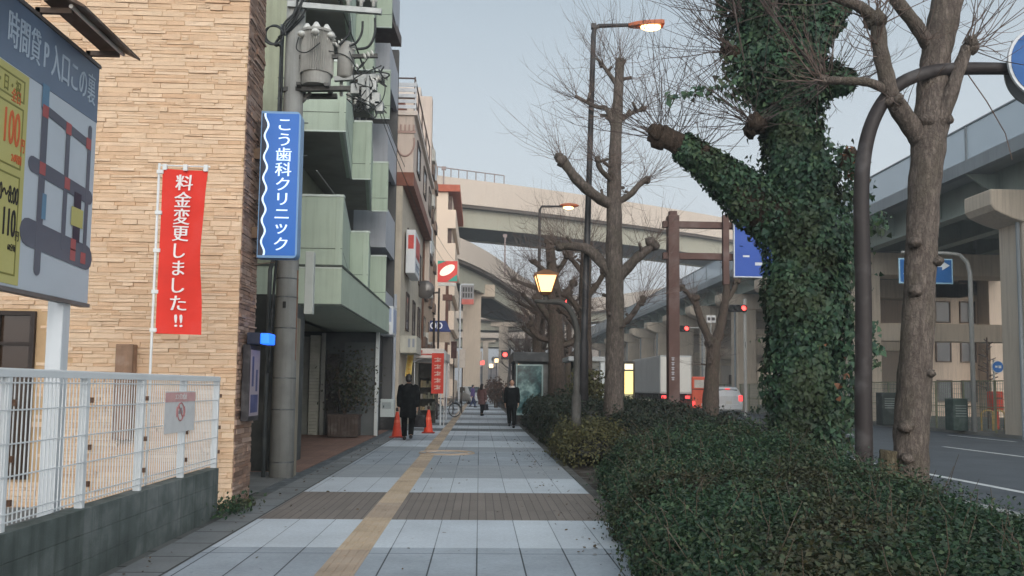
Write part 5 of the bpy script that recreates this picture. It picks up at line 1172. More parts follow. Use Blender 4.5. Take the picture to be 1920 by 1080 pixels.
ar.box(ac,ac+.2,yb_,yb_+.005,zm_-.02,zm_+.095); ar.plate([(ac+.2,yb_,zm_-.15),(ac+.2,yb_,zm_+.22),(ac+.5,yb_,zm_+.035)], (0,.005,0)); ar.box(r0.x+.2,r0.x+.45,yb_,yb_+.005,zz0+.2,zz0+.3); ar.plate([(r0.x+.16,yb_,zz0+.25),(r0.x+.3,yb_,zz0+.12),(r0.x+.3,yb_,zz0+.38)], (0,.005,0))
obj('arrow', ar, mat('arrow_white', S(214,222,226), .5), bd_)
# round blue sign
q = at(1871, 688, 32.4); o = thing('round_blue_sign', 'small round blue traffic sign on a thin post above the orange post box', 'sign', (q.x, 32.4, 0))
obj('post', MB().tube([(q.x-.12,32.48,0),(q.x-.12,32.48,q.z+.3)], .035, n=8), m_pp, o); fsg = obj('disc', disc(q, .25, 32.40, 32.43), MATS['sign_rim'], o); obj('disc_face', disc(q, .22, 32.392, 32.3995), mat('disc_blue', S(24,110,190), .5), fsg)
obj('mark', MB().box(q.x-.12,q.x-.02,32.386,32.3915,q.z-.03,q.z+.05).box(q.x+.02,q.x+.13,32.386,32.3915,q.z-.05,q.z+.06), MATS['arrow_white'], fsg)
# traffic signals
m_sig = mat('signal_case', S(58,58,60), .5, .2); m_redl = emit('signal_red', (1.0,.06,.05,1), 4.0); m_offl = glass('signal_off', S(34,38,36), .2)
def signal(pc, Y_, label, px_pole, w_=1.25, seen_back=False):
    c = at(*pc, Y_); o = thing('traffic_signal', label, 'traffic signal', (c.x, Y_, 0)); x0 = c.x-w_+.2
    obj('case', MB().box(x0,c.x+.22,Y_,Y_+.18,c.z-.22,c.z+.22), m_sig, o, bevel=.05)
    for k in range(3):
        x = c.x-k*.4; obj('lens', MB().tube([(x,Y_-.03,c.z),(x,Y_-.002,c.z)], .15, n=16, ref=(1,0,0)), m_redl if k == 0 else m_offl, o)
        obj('visor', MB().tube([(x,Y_-.2,c.z+.02),(x,Y_-.002,c.z+.02)], .18, n=16, caps=False, ref=(1,0,0)), m_sig, o)
    xp = at(px_pole, 700, Y_).x
    obj('arm', MB().tube([(c.x-.2,Y_+.24,c.z+.05),(xp,Y_+.24,c.z+.1)], .05, n=6), m_pp, o); obj('pole', MB().tube([(xp,Y_+.24,-.15),(xp,Y_+.24,c.z+.6)], .1, n=8), m_pp, o)
    return o
signal((1287,616), 58, 'red traffic signal just right of the brown sign post', 1322)
signal((1394,578), 50, 'red traffic signal beside the ivy covered tree under the blue board', 1400)
for (px,py_,Y_,lab) in ((1047,583,62,'round red signal light left among the bare branches'),(1061,566,60,'higher red signal light among the bare branches'),(947,665,64,'red pedestrian signal low beyond the bus shelter')):
    c = at(px, py_, Y_); o = thing('signal_light', lab, 'traffic signal', (c.x,Y_,0)); obj('case', MB().box(c.x-.3,c.x+.3,Y_,Y_+.2,c.z-.36,c.z+.34), m_sig, o, bevel=.04); obj('lens', MB().tube([(c.x,Y_-.06,c.z),(c.x,Y_-.002,c.z)], .17, n=14, ref=(1,0,0)), m_redl, o); obj('pole', MB().tube([(c.x+.4,Y_+.3,-.1),(c.x+.4,Y_+.3,c.z+.5)], .08, n=6), m_sig, o)
    obj('bracket', MB().box(c.x,c.x+.4,Y_+.205,Y_+.25,c.z-.05,c.z+.05), m_sig, o)
# small white plate and round prohibition sign near the forked tree
c0, c1 = at(1325,591,46), at(1342,605,46); o = thing('road_plate_sign', 'small white plate sign with dark print in the fork of the bare tree', 'sign', (c0.x,46,0)); obj('plate', MB().box(c0.x,c1.x,46,46.04,c1.z,c0.z), mat('plate_white', S(206,206,206), .5), o); obj('print', MB().box(c0.x+.06,c0.x+.2,45.99,45.999,c1.z+.12,c0.z-.12).box(c0.x+.28,c1.x-.05,45.99,45.999,c1.z+.12,c0.z-.12), MATS['ink_dark'], o); obj('post', MB().tube([((c0.x+c1.x)/2,46.08,-.1),((c0.x+c1.x)/2,46.08,c0.z)], .04, n=6), m_pp, o)

# bus shelter, roofed stop, yellow lit column, red plate
HY = 33.0; a0, a1 = at(966, 660, HY), at(1036, 750, HY)
o = thing('bus_shelter', 'dark bus shelter with teal glass display panel beside the pavement', 'bus shelter', (a0.x,HY,0)); m_sh = mat('shelter_dark', S(62,64,66), .5, .2)
H_ = a0.z; Wd = a1.x-a0.x
obj('roof', MB().box(a0.x-.1,a1.x+.15,HY-.1,HY+3.4,H_-.38,H_), m_sh, o, bevel=.03)
objs('post', MB().box(a0.x,a0.x+.12,HY,HY+.12,-.02,H_-.381).box(a1.x-.12,a1.x,HY,HY+.12,-.02,H_-.381).box(a0.x,a0.x+.12,HY+3.1,HY+3.22,-.02,H_-.381).box(a1.x-.12,a1.x,HY+3.1,HY+3.22,-.02,H_-.381), m_sh, o)
p0_, p1_ = at(970,684,HY).x, at(1016,684,HY).x; zp0, zp1 = .45, at(990,686,HY).z
obj('display_frame', MB().box(p0_,p1_,HY-.06,HY+.1,zp0-.08,zp0).box(p0_,p1_,HY-.06,HY+.1,zp1,zp1+.06).box(p0_-.05,p0_,HY-.06,HY+.1,zp0-.08,zp1+.06).box(p1_,p1_+.05,HY-.06,HY+.1,zp0-.08,zp1+.06), mat('frame_pale_teal', S(150,172,170), .4), o)
gt3 = NG('painted_reflections'); n_ = gt3.noise(gt3.pos((1,1,1)), 3.2, 3); c_ = gt3.ramp(n_, [(.35,S(22,42,46)),(.5,S(46,76,78)),(.68,S(112,138,136))]); gt3.ln(c_, gt3.b.inputs['Base Color']); gt3.ln(c_, gt3.b.inputs['Emission Color']); gt3.b.inputs['Emission Strength'].default_value = .25; gt3.b.inputs['Roughness'].default_value = .15  # noise clouds and faint emission stand in for reflections on teal glass
obj('display', MB().box(p0_,p1_,HY-.0,HY+.05,zp0,zp1), gt3.mat, o); obj('side_panel', MB().box(p1_+.06,a1.x-.13,HY+.02,HY+.06,.1,H_-.5), mat('shelter_grey', S(100,100,98), .6), o)
HY2 = 29.0; a0, a1 = at(1066,668,HY2), at(1137,684,HY2)
o = thing('roofed_stop', 'small open stop with pale flat roof and white end board behind the leafy bush', 'shelter', (a0.x,HY2,0)); obj('roof', MB().box(a0.x,a1.x,HY2,HY2+2.2,a1.z+.12,a0.z), mat('roof_pale', S(190,194,196), .6, .1), o, bevel=.02); obj('beam', MB().box(a0.x+.2,a1.x-.25,HY2+.1,HY2+.2,a1.z-.15,a1.z+.119), mat('beam_grey', S(118,118,112), .6), o)
obj('end_board', MB().box(a1.x-.2,a1.x-.05,HY2+.05,HY2+.12,.9,a1.z+.119), mat('end_white', S(214,220,222), .5), o); objs('post', MB().box(a0.x+.2,a0.x+.3,HY2+1,HY2+1.1,-.02,a1.z+.119).box(a1.x-.4,a1.x-.3,HY2+1,HY2+1.1,-.02,a1.z+.119), m_sh, o)
YYY = 27.0; a0, a1 = at(1171,682,YYY), at(1187,744,YYY)
o = thing('lit_stop_column', 'slim yellow glowing stop column with rounded white top beside the centre tree', 'sign', (a0.x,YYY,0)); objs('frame', MB().box(a0.x-.06,a0.x,YYY-.02,YYY+.2,0,a0.z).box(a1.x,a1.x+.06,YYY-.02,YYY+.2,0,a0.z).box(a0.x-.06,a1.x+.06,YYY-.02,YYY+.2,a0.z+.001,a0.z+.08).box(a0.x,a1.x,YYY-.02,YYY+.19,a0.z-.24,a0.z-.19), mat('frame_dk', S(62,56,48), .5), o)
obj('light_panel', MB().box(a0.x+.002,a1.x-.002,YYY,YYY+.18,a1.z+.1,a0.z-.241), emit('yellow_glow', (1.0,.78,.26,1), .95), o); obj('cap_light', MB().box(a0.x+.002,a1.x-.002,YYY,YYY+.18,a0.z-.189,a0.z), emit('cap_glow', (1.0,.88,.62,1), .7), o); obj('foot', MB().box(a0.x,a1.x,YYY+.02,YYY+.16,0,a1.z+.099), mat('foot_pale', S(196,190,150), .5), o)
q = at(1165, 755, 20.0); o = tag(obj('red_plate', MB().box(q.x-.03,q.x+.06,19.3,19.34,.35,.82), mat('plate_red', S(150,38,44), .5), None, bevel=.005), 'small dark red plate at the foot of the centre tree', 'plate')
# ================================================================== trees
m_bark1 = bark('bark_plane', S(106,97,91), S(144,133,124), 9, S(94,88,78)); m_bark2 = bark('bark_dark', S(92,80,72), S(122,108,98), 9, S(86,82,70))
m_twig = mat('twig_brown', S(104,88,80), .9, .25, 4); m_twig2 = mat('twig_dark', S(80,68,64), .9, .25, 4); m_knob = bark('bark_knob', S(98,74,66), S(128,98,86), 14)
def pxpath(lst, Y_): return [at(a, b, Y_+(c[0] if c else 0)) for a, b, *c in lst]
# near plane tree on the right
NY = 9.6
tr1 = thing('plane_tree', 'near bare plane tree with thick scaly trunk at the hedge edge by the road', 'tree', (at(1708,930,NY).x, NY, 0))
k_ = NY/F
tp = [(1706,985),(1707,930),(1708,860),(1711,780),(1716,680),(1726,500),(1733,370),(1741,270),(1747,215),(1752,140),(1760,80),(1774,10),(1790,-60),(1810,-160)]
tw_ = [46,35,31,32,30,28,29,31,33,27,28,29,25,21]
mb = MB(); warty_tube(mb, pxpath(tp, NY), [w_*k_ for w_ in tw_], 20, .07, 1.3, 6)
for (px,py_,s_) in ((1715,455,.10),(1757,490,.10),(1716,545,.12),(1698,800,.12),(1740,225,.14),(1775,225,.10),(1700,860,.1),(1742,700,.08)): p = at(px,py_,NY-.14); mb.ball(p, (s_*.75,.09,s_*.62), 10, 7, jit=.18)
obj('trunk', mb, m_bark1, tr1, smooth=True)
lm1 = MB(); tg = MB()
def limb(pts, Y_, r0, r1, kn=None, M=lm1, n=10): 
    P = pxpath(pts, Y_); rr = list(np.linspace(r0, r1, len(P))); warty_tube(M, P, rr, n, .10, R.uniform(0,6), 5)
    if kn: knob(M, P[-1], kn)
    return P
limb([(1725,262),(1700,225,-.1),(1672,182,-.2)], NY, .125, .10, .11)
P = limb([(1672,182,-.2),(1660,140,-.25),(1650,90,-.3),(1645,38,-.3)], NY, .095, .085, .12); twig_bunch(tg, P[-1], (-.3,0,1), 14, 1.5, .7, .010)
P = limb([(1645,38,-.3),(1610,12,-.35),(1560,-8,-.4),(1500,-30,-.5)], NY, .07, .05)
P = limb([(1668,172,-.2),(1630,155,-.3),(1600,152,-.35),(1545,150,-.4)], NY, .055, .045, .07); twig_bunch(tg, P[-1], (-1,-.2,.35), 14, 1.4, .55, .008)
P = limb([(1745,262),(1768,215,-.15),(1795,140,-.2),(1814,88,-.2)], NY, .095, .07, .10); twig_bunch(tg, P[-1], (.7,-.1,.8), 20, 1.5, .6, .008)
P = limb([(1742,85),(1715,45,-.1),(1680,0,-.2),(1655,-40,-.25)], NY, .085, .07)
P = limb([(1785,0),(1815,-60,-.1)], NY, .09, .07, .1); twig_bunch(tg, P[-1], (.5,0,.3), 16, 1.6, .7)
twig_bunch(tg, at(1735,70,NY-.2), (.2,-.6,.5), 8, 1.0, .7, .006); twig_bunch(tg, at(1650,90,NY-.3), (-.6,-.3,.3), 16, 1.1, .6, .007); twig_bunch(tg, at(1700,205,NY-.3), (-.2,-.6,.3), 5, .8, .6, .006)
tg.tube(pxpath([(1815,140,-.3),(1850,190,-.3),(1885,250,-.3),(1898,300,-.3)], NY), [.008,.008,.007,.005], n=4)
objs('limb', lm1, m_bark1, tr1, smooth=True); obj('twigs', tg, m_twig, tr1, kind='stuff')
# old cut stump beside it
sq = at(1662, 870, NY-.15); smb = MB(); warty_tube(smb, [(sq.x-.07,NY-.15,-.05),(sq.x-.02,NY-.15,.3),(sq.x+.03,NY-.12,.62),(sq.x+.05,NY-.12,.78)], [.19,.13,.10,.09], 12, .14, 2.0, 4)
warty_tube(smb, [(sq.x+.02,NY-.2,.5),(sq.x+.2,NY-.2,.42),(sq.x+.36,NY-.15,.34)], [.07,.09,.10], 10, .12, 1, 4)
tag(obj('tree_stump', smb, bark('bark_stump', S(96,88,72), S(124,116,98), 9), smooth=True), 'short pale old stump between the brown sign pole and the near tree', 'stump')

# ivy tree
IY = 12.3; k_ = IY/F
iv = thing('ivy_tree', 'large pollarded tree wrapped in dark green ivy behind the hedge', 'tree', (at(1508,850,IY).x, IY, 0))
main = [(1510,905),(1509,800),(1506,700),(1508,600),(1512,500),(1508,420),(1496,340),(1488,280),(1484,225),(1468,160),(1452,90),(1440,20),(1430,-60)]
wid = [58,62,66,73,78,80,70,52,60,76,88,86,82]
limbL = [(1470,410),(1420,385,-.1),(1370,340,-.2),(1320,298,-.3),(1275,272,-.35),(1238,252,-.4)]; widL = [60,50,40,29,24,24]
limbR = [(1500,170),(1535,150,-.1),(1570,150,-.2),(1600,152,-.25)]; widR = [50,36,30,16]
limbR2 = [(1480,120),(1520,60),(1560,10),(1590,-40)]; widR2 = [60,44,36,30]
cores = MB(); paths = []; m_bark3 = bark('bark_ivy_stem', S(72,62,54), S(98,84,74), 9)
for pts, wd, f_ in ((main, wid, .62), (limbL, widL, .84), (limbR, widR, .6), (limbR2, widR2, .5)):
    P = pxpath(pts, IY); warty_tube(cores, P, [w_*k_*f_ for w_ in wd], 14, .09, R.uniform(0,5), 4); paths.append((P, [w_*k_ for w_ in wd]))
kp = at(1236,254,IY-.4); knob(cores, kp, .18); knob(cores, at(1418,235,IY-.25), .17); knob(cores, at(1372,95,IY-.2), .16); knob(cores, at(1322,280,IY-.45), .12); knob(cores, at(1590,300,IY-.1), .15)
obj('trunk', cores, m_bark3, iv, smooth=True)
def ivy_on(P, rad, n, sz=(.07,.13), depth=.32, lo=0.0, hi=1.0, bulge=.12):
    P = np.array([tuple(p) for p in P]); rad = np.array(rad); seg = np.linalg.norm(np.diff(P, axis=0), axis=1); cs = np.concatenate([[0], np.cumsum(seg)])
    t = rng.uniform(lo*cs[-1], hi*cs[-1], n); i = np.clip(np.searchsorted(cs, t)-1, 0, len(seg)-1); f = ((t-cs[i])/seg[i])[:,None]
    C = P[i]*(1-f)+P[i+1]*f; r = rad[i]*(1-f[:,0])+rad[i+1]*f[:,0]; T = norm(P[i+1]-P[i])
    a = rng.uniform(0, 2*PI, n); U_ = norm(np.cross(T, np.array([[0.,1.,0.]]))); V2 = np.cross(T, U_)
    N = U_*np.cos(a)[:,None]+V2*np.sin(a)[:,None]
    lump = 1 + bulge*(np.sin(a*3+t*2.1)+np.sin(a*5-t*3.3+1)+np.sin(t*5.1+a))/2
    rr = r*lump*(1-depth*rng.random(n)**2.2) + np.maximum(0, rng.normal(0,.02,n))
    pos = C + N*rr[:,None]
    Nn = N + rng.normal(0,.42,N.shape) + np.array([0,0,.25]); Td = np.array([0,0,-1.0]) + rng.normal(0,.5,N.shape) + N*.25
    return pos, Nn, Td, rng.uniform(*sz, n)
L4 = [ivy_on(*paths[0], 42000, (.035,.095), .42, bulge=.18), ivy_on(*paths[1], 6500, (.035,.09), .35, 0, .86), ivy_on(*paths[2], 1500, (.05,.1), .4), ivy_on(*paths[3], 3200, (.05,.11), .4)]
# shoots of ivy standing off the trunk and hanging curtains on the right
ex = []
for _ in range(150):
    P, rad = paths[0]; j = R.randint(1, len(P)-2); a = R.uniform(0, 2*PI); c = P[j].lerp(P[j+1], R.random()); d = Vector((math.cos(a), math.sin(a), 0)); L = R.uniform(.1,.4)
    base = c + d*rad[j]*.9
    for q in range(R.randint(4,12)): s_ = R.random(); ex.append((base+d*L*s_+Vector((0,0,-.3*L*s_*s_))+Vector((R.gauss(0,.03),R.gauss(0,.03),R.gauss(0,.03))), d))
for (px,py0_,py1_,n_,sp) in ((1592,290,420,150,14),(1612,330,560,260,20),(1588,420,640,260,16),(1590,640,800,420,22),(1560,560,800,420,20),(1575,740,850,360,26),(1628,600,700,110,16),(1650,395,440,60,16),(1640,640,660,40,14),(1395,60,200,160,22),(1375,100,180,110,20),(1330,160,190,30,40),(1560,260,330,90,24),(1612,300,320,60,16)):
    for _ in range(n_): p = at(px+R.gauss(0,sp*.6), R.uniform(py0_,py1_), IY+R.gauss(-.15,.25)); ex.append((p, Vector((R.gauss(.5,.6),-1,0)).normalized()))
for _ in range(46): t_ = R.random(); p = at(1395-145*t_+R.gauss(0,3), 145+ (38*t_) + R.gauss(0,5), IY-.5); ex.append((p, Vector((0,-1,.3))))
EP = np.array([tuple(p) for p, d in ex]); EN = np.array([tuple(d) for p, d in ex])
L4.append((EP, EN+rng.normal(0,.5,EN.shape), np.array([0,0,-1.])+rng.normal(0,.5,EN.shape), rng.uniform(.05,.11,len(EP))))
m_ivy = island('ivy_leaf', [S(40,64,52), S(52,80,62), S(60,92,68), S(74,104,74), S(44,70,56), S(98,124,86)], .5, .25, 3, spec=.3, patch=S(70,80,50), patch_scale=1.6)
lm = leaf_mesh('ivy', *[np.concatenate([l[q] for l in L4]) for q in range(4)], shape='ivy'); lm.materials.append(m_ivy); link('ivy', lm, iv)
nb = 70; DP, DN, DT, DS = ivy_on([at(1590,275,IY-.1), at(1606,320,IY-.1), at(1600,350,IY-.1)], [.12,.18,.16], nb, (.05,.09), .7)
D2_ = ivy_on([at(1560,620,IY-.65), at(1565,760,IY-.65)], [.25,.3], 14, (.05,.09), .7); lm = leaf_mesh('dry_ivy', np.concatenate([DP,D2_[0]]), np.concatenate([DN,D2_[1]]), np.concatenate([DT,D2_[2]]), np.concatenate([DS,D2_[3]]), 'ivy'); lm.materials.append(island('ivy_dry', [S(112,72,52), S(134,92,66), S(96,66,52)], .7)); link('dry_ivy', lm, iv)
tg = MB(); T_ = lambda px,py_,dx,dz,n_,L,sp=.5,r=.008,dy=-.3,lift=.25: twig_bunch(tg, at(px,py_,IY+dy), (dx,-.15,dz), n_, L, sp, r, 2, lift)
T_(1240,240,-.2,.9,16,2.3,.5); T_(1232,255,-.9,.35,14,2.1,.5); T_(1262,255,.5,.8,14,2.0,.45,.007); T_(1322,270,.3,.8,12,1.2,.5,.006); T_(1322,275,-.3,.8,8,1.0,.5,.006)
T_(1415,230,-.9,.35,30,2.5,.45,.008); T_(1425,225,.8,.5,12,1.2,.4); T_(1370,95,-.8,.6,24,2.3,.45); T_(1385,30,-.9,.6,20,2.3,.45); T_(1370,90,-.6,-.3,8,1.6,.4)
T_(1545,140,-.8,.3,14,1.5,.5,.010,-.75); T_(1545,150,-.7,-.6,12,1.2,.5,.008,-.75); T_(1450,30,-.2,.7,16,1.4,.6,.009,-.9,-.2); T_(1560,150,.4,.8,16,1.3,.5); T_(1600,155,.5,.4,16,1.2,.6,.006); T_(1250,60,.4,-.3,0,1)
for pts in ([(1375,0,-1.1),(1385,60,-1.15),(1395,112,-1.1)], [(1432,0,-1.2),(1480,70,-1.2),(1525,120,-1.1)], [(1600,-20,-.9),(1540,8,-1),(1440,5,-1)], [(1425,0,-1.2),(1470,60,-1.2),(1520,118,-1.1)]): tg.tube(smooth_path(pxpath(pts,IY),[1]*3,4)[0], .011, n=4)
obj('twigs', tg, m_twig2, iv, kind='stuff')

# centre pollard and others
def pollard(name_label, Y_, tpts, tw_, limbs, barkm, ntw=10, tl=1.3, extra=None):
    k_ = Y_/F; x0 = at(tpts[0][0], 700, Y_).x
    root = thing('plane_tree', name_label, 'tree', (x0, Y_, 0), 'bare pollarded trees along the pavement'); mb = MB(); P = pxpath(tpts, Y_); P[0].z = -.05
    warty_tube(mb, P, [w_*k_ for w_ in tw_], 14, .07, R.uniform(0,6), 6); knob(mb, P[-1], tw_[-1]*k_*1.1); obj('trunk', mb, barkm, root, smooth=True)
    lm_ = MB(); tg = MB()
    for q in range(9):
        j = R.randint(3, len(P)-1); a_ = P[j-1].lerp(P[j], R.random()); an = R.uniform(0,2*PI); dd = Vector((math.cos(an), math.sin(an), R.uniform(.1,.7))).normalized(); L_ = R.uniform(.25,.5)
        lm_.tube([a_, a_+dd*L_*.6, a_+dd*L_], [.06, .04, .045], n=6, jit=.12); twig_bunch(tg, a_+dd*L_, dd, 8, tl*.7, .5, .006)
    twig_bunch(tg, P[-1], (0,0,1), ntw+6, tl*1.1, .6, .007)
    for pts, r0, r1, kn in limbs:
        LP = pxpath(pts, Y_); warty_tube(lm_, LP, list(np.linspace(r0,r1,len(LP))*k_*.88), 9, .16, R.uniform(0,6), 5)
        if kn: knob(lm_, LP[-1], kn*k_)
        for q in range(3):
            j = R.randint(1, len(LP)-1); a_ = LP[j-1].lerp(LP[j], R.random()); dd = Vector((R.gauss(0,.6), R.gauss(0,.6), R.uniform(.2,1))).normalized(); L_ = R.uniform(.14,.34)
            lm_.tube([a_, a_+dd*L_*.6, a_+dd*L_], [.05*R.uniform(.7,1.1), .035, .04], n=6, jit=.12); twig_bunch(tg, a_+dd*L_, dd, 7, tl*.7, .5, .006)
        d = (LP[-1]-LP[-2]).normalized()+Vector((0,0,.5)); twig_bunch(tg, LP[-1], d, ntw, tl*R.uniform(.7,1.2), .5, .007)
        mid = LP[len(LP)//2]; twig_bunch(tg, mid, d+Vector((0,0,.6)), max(2, ntw//3), tl*.7, .6, .005)
    obj('limb', lm_, barkm, root, smooth=True); obj('twigs', tg, m_twig, root, kind='stuff'); return root
pollard('tall bare pollard tree with stubby limbs between the lamp posts', 20.0, [(1149,850),(1150,760),(1152,680),(1154,600),(1152,520),(1151,420),(1152,330),(1156,240),(1159,180),(1162,118)], [23,19,17,17,17,15,13,11,9.5,8.5],
  [([(1148,385),(1110,362,-.3),(1080,335,-.5),(1052,298,-.6)],12,10,13),([(1157,380),(1182,365,-.2),(1200,345,-.2),(1212,338,-.2)],7,6,9),([(1146,515),(1112,475,.2),(1085,462,.3),(1050,462,.4)],13,8,10),([(1160,520),(1190,488,-.2),(1212,470,-.3),(1224,458,-.3)],12,8,12),
   ([(1158,615),(1180,596),(1196,575),(1204,562)],7,5,8),([(1150,240),(1138,205),(1118,200,.2),(1078,180,.3)],6,4,0),([(1157,160),(1142,138),(1128,120)],5,4,5),([(1160,230),(1185,212),(1205,205)],5,4,6),([(1150,340),(1128,320,-.4),(1120,300,-.5)],6,5,7)], m_bark1, 20, 2.2)
pollard('dark forked bare tree before the red van', 34.0, [(1332,772),(1333,740),(1335,700),(1338,660),(1337,640)], [17,15,13,13,14], [([(1334,645),(1318,610),(1306,575),(1302,560)],9,7,9),([(1342,645),(1352,610),(1358,575),(1362,545),(1360,500)],11,7,8),([(1358,570),(1375,545),(1380,530)],6,5,6),([(1306,575),(1290,550),(1278,540)],5,4,6)], m_bark2, 22, 1.8)
pollard('bare pollard tree behind the glowing lantern', 33.0, [(1042,770),(1043,700),(1042,640),(1040,560),(1034,500),(1030,455)], [17,16,15,13,10,8], [([(1040,610),(1015,575),(1005,560)],8,6,8),([(1043,580),(1065,545),(1075,530)],8,5,8),([(1036,520),(1012,500),(1000,492)],6,4,7),([(1038,520),(1058,490),(1066,478)],6,4,7),([(1043,650),(1075,640),(1090,610)],8,5,8),([(1040,640),(1010,632),(992,610)],7,5,8)], m_bark2, 30, 2.2)
pollard('bare pollard tree behind the street lamp pole', 26.5, [(1098,800),(1097,700),(1096,640),(1097,560),(1098,500),(1100,460)], [14,14,13,12,11,10], [([(1097,640),(1072,600),(1050,580)],7,5,8),([(1098,560),(1122,530),(1132,512)],7,5,8),([(1096,600),(1070,560),(1046,548)],7,5,7),([(1097,520),(1075,490),(1062,480)],6,4,7)], m_bark2, 26, 2.2)
def gen_tree(label, px, Y_, H, seed):
    R.seed(seed); x0 = at(px, 700, Y_).x; root = thing('plane_tree', label, 'tree', (x0,Y_,0), 'bare pollarded trees along the pavement'); mb = MB(); tg = MB()
    zs_ = np.linspace(0, H, 6); P = [Vector((x0+R.uniform(-.08,.08), Y_+R.uniform(-.08,.08), z-.05)) for z in zs_]; warty_tube(mb, P, list(np.linspace(.27,.12,6)), 10, .08, seed, 4); knob(mb, P[-1], .16); twig_bunch(tg, P[-1], (0,0,1), 16, 2.2, .6, .010)
    for k in range(7):
        z = H*R.uniform(.35,.95); a = R.uniform(0,2*PI); L = R.uniform(.8,1.7); b = Vector((x0,Y_,z)); m_ = b+Vector((math.cos(a)*L*.5,math.sin(a)*L*.5,.25)); e_ = b+Vector((math.cos(a)*L,math.sin(a)*L,R.uniform(.4,1.0)))
        warty_tube(mb, [b,m_,e_], [.12,.09,.08], 7, .1, k, 4); knob(mb, e_, .12); twig_bunch(tg, e_, (math.cos(a)*.6,math.sin(a)*.6,.8), 26, 2.3, .6, .011)
    obj('trunk', mb, m_bark2, root, smooth=True); obj('twigs', tg, m_twig2, root, kind='stuff')
for px, Y_, H, sd, lab in ((1018,44,6.2,3,'distant bare tree just left of the lantern tree'),(1000,56,6.0,4,'distant bare tree beyond the bus shelter roof'),(985,70,6.0,5,'farther bare tree over the bus shelter'),(968,88,6.4,6,'far bare tree in the line at the street end'),(955,110,6.5,8,'farthest bare tree near the overpass pier'),(1008,38,6.4,13,'bare tree behind the right end of the bus shelter'),(1066,50,7.0,14,'tall bare tree behind the roofed stop'),(1080,66,7.0,15,'distant bare tree between the lamp pole and the centre tree')): gen_tree(lab, px, Y_, H, sd)
R.seed(21)
# young conifer-like bare tree on the far side
q = at(1855, 790, 33.8); o = thing('young_bare_tree', 'small thin bare tree rising behind the far fence by the post box', 'tree', (q.x,33.8,0)); mb = MB().tube([(q.x,33.8,0),(q.x,33.8,3.8)], [.07,.03], n=7); tg = MB()
for k in range(16): z = 1.2+k*.16; a = R.uniform(0,2*PI); L = .5*(1-(z-1.2)/3.4)+.1; mb.tube([(q.x,33.8,z),(q.x+math.cos(a)*L,33.8+math.sin(a)*L,z+.15)], [.03,.02], n=5)
obj('trunk', mb, m_twig, o)

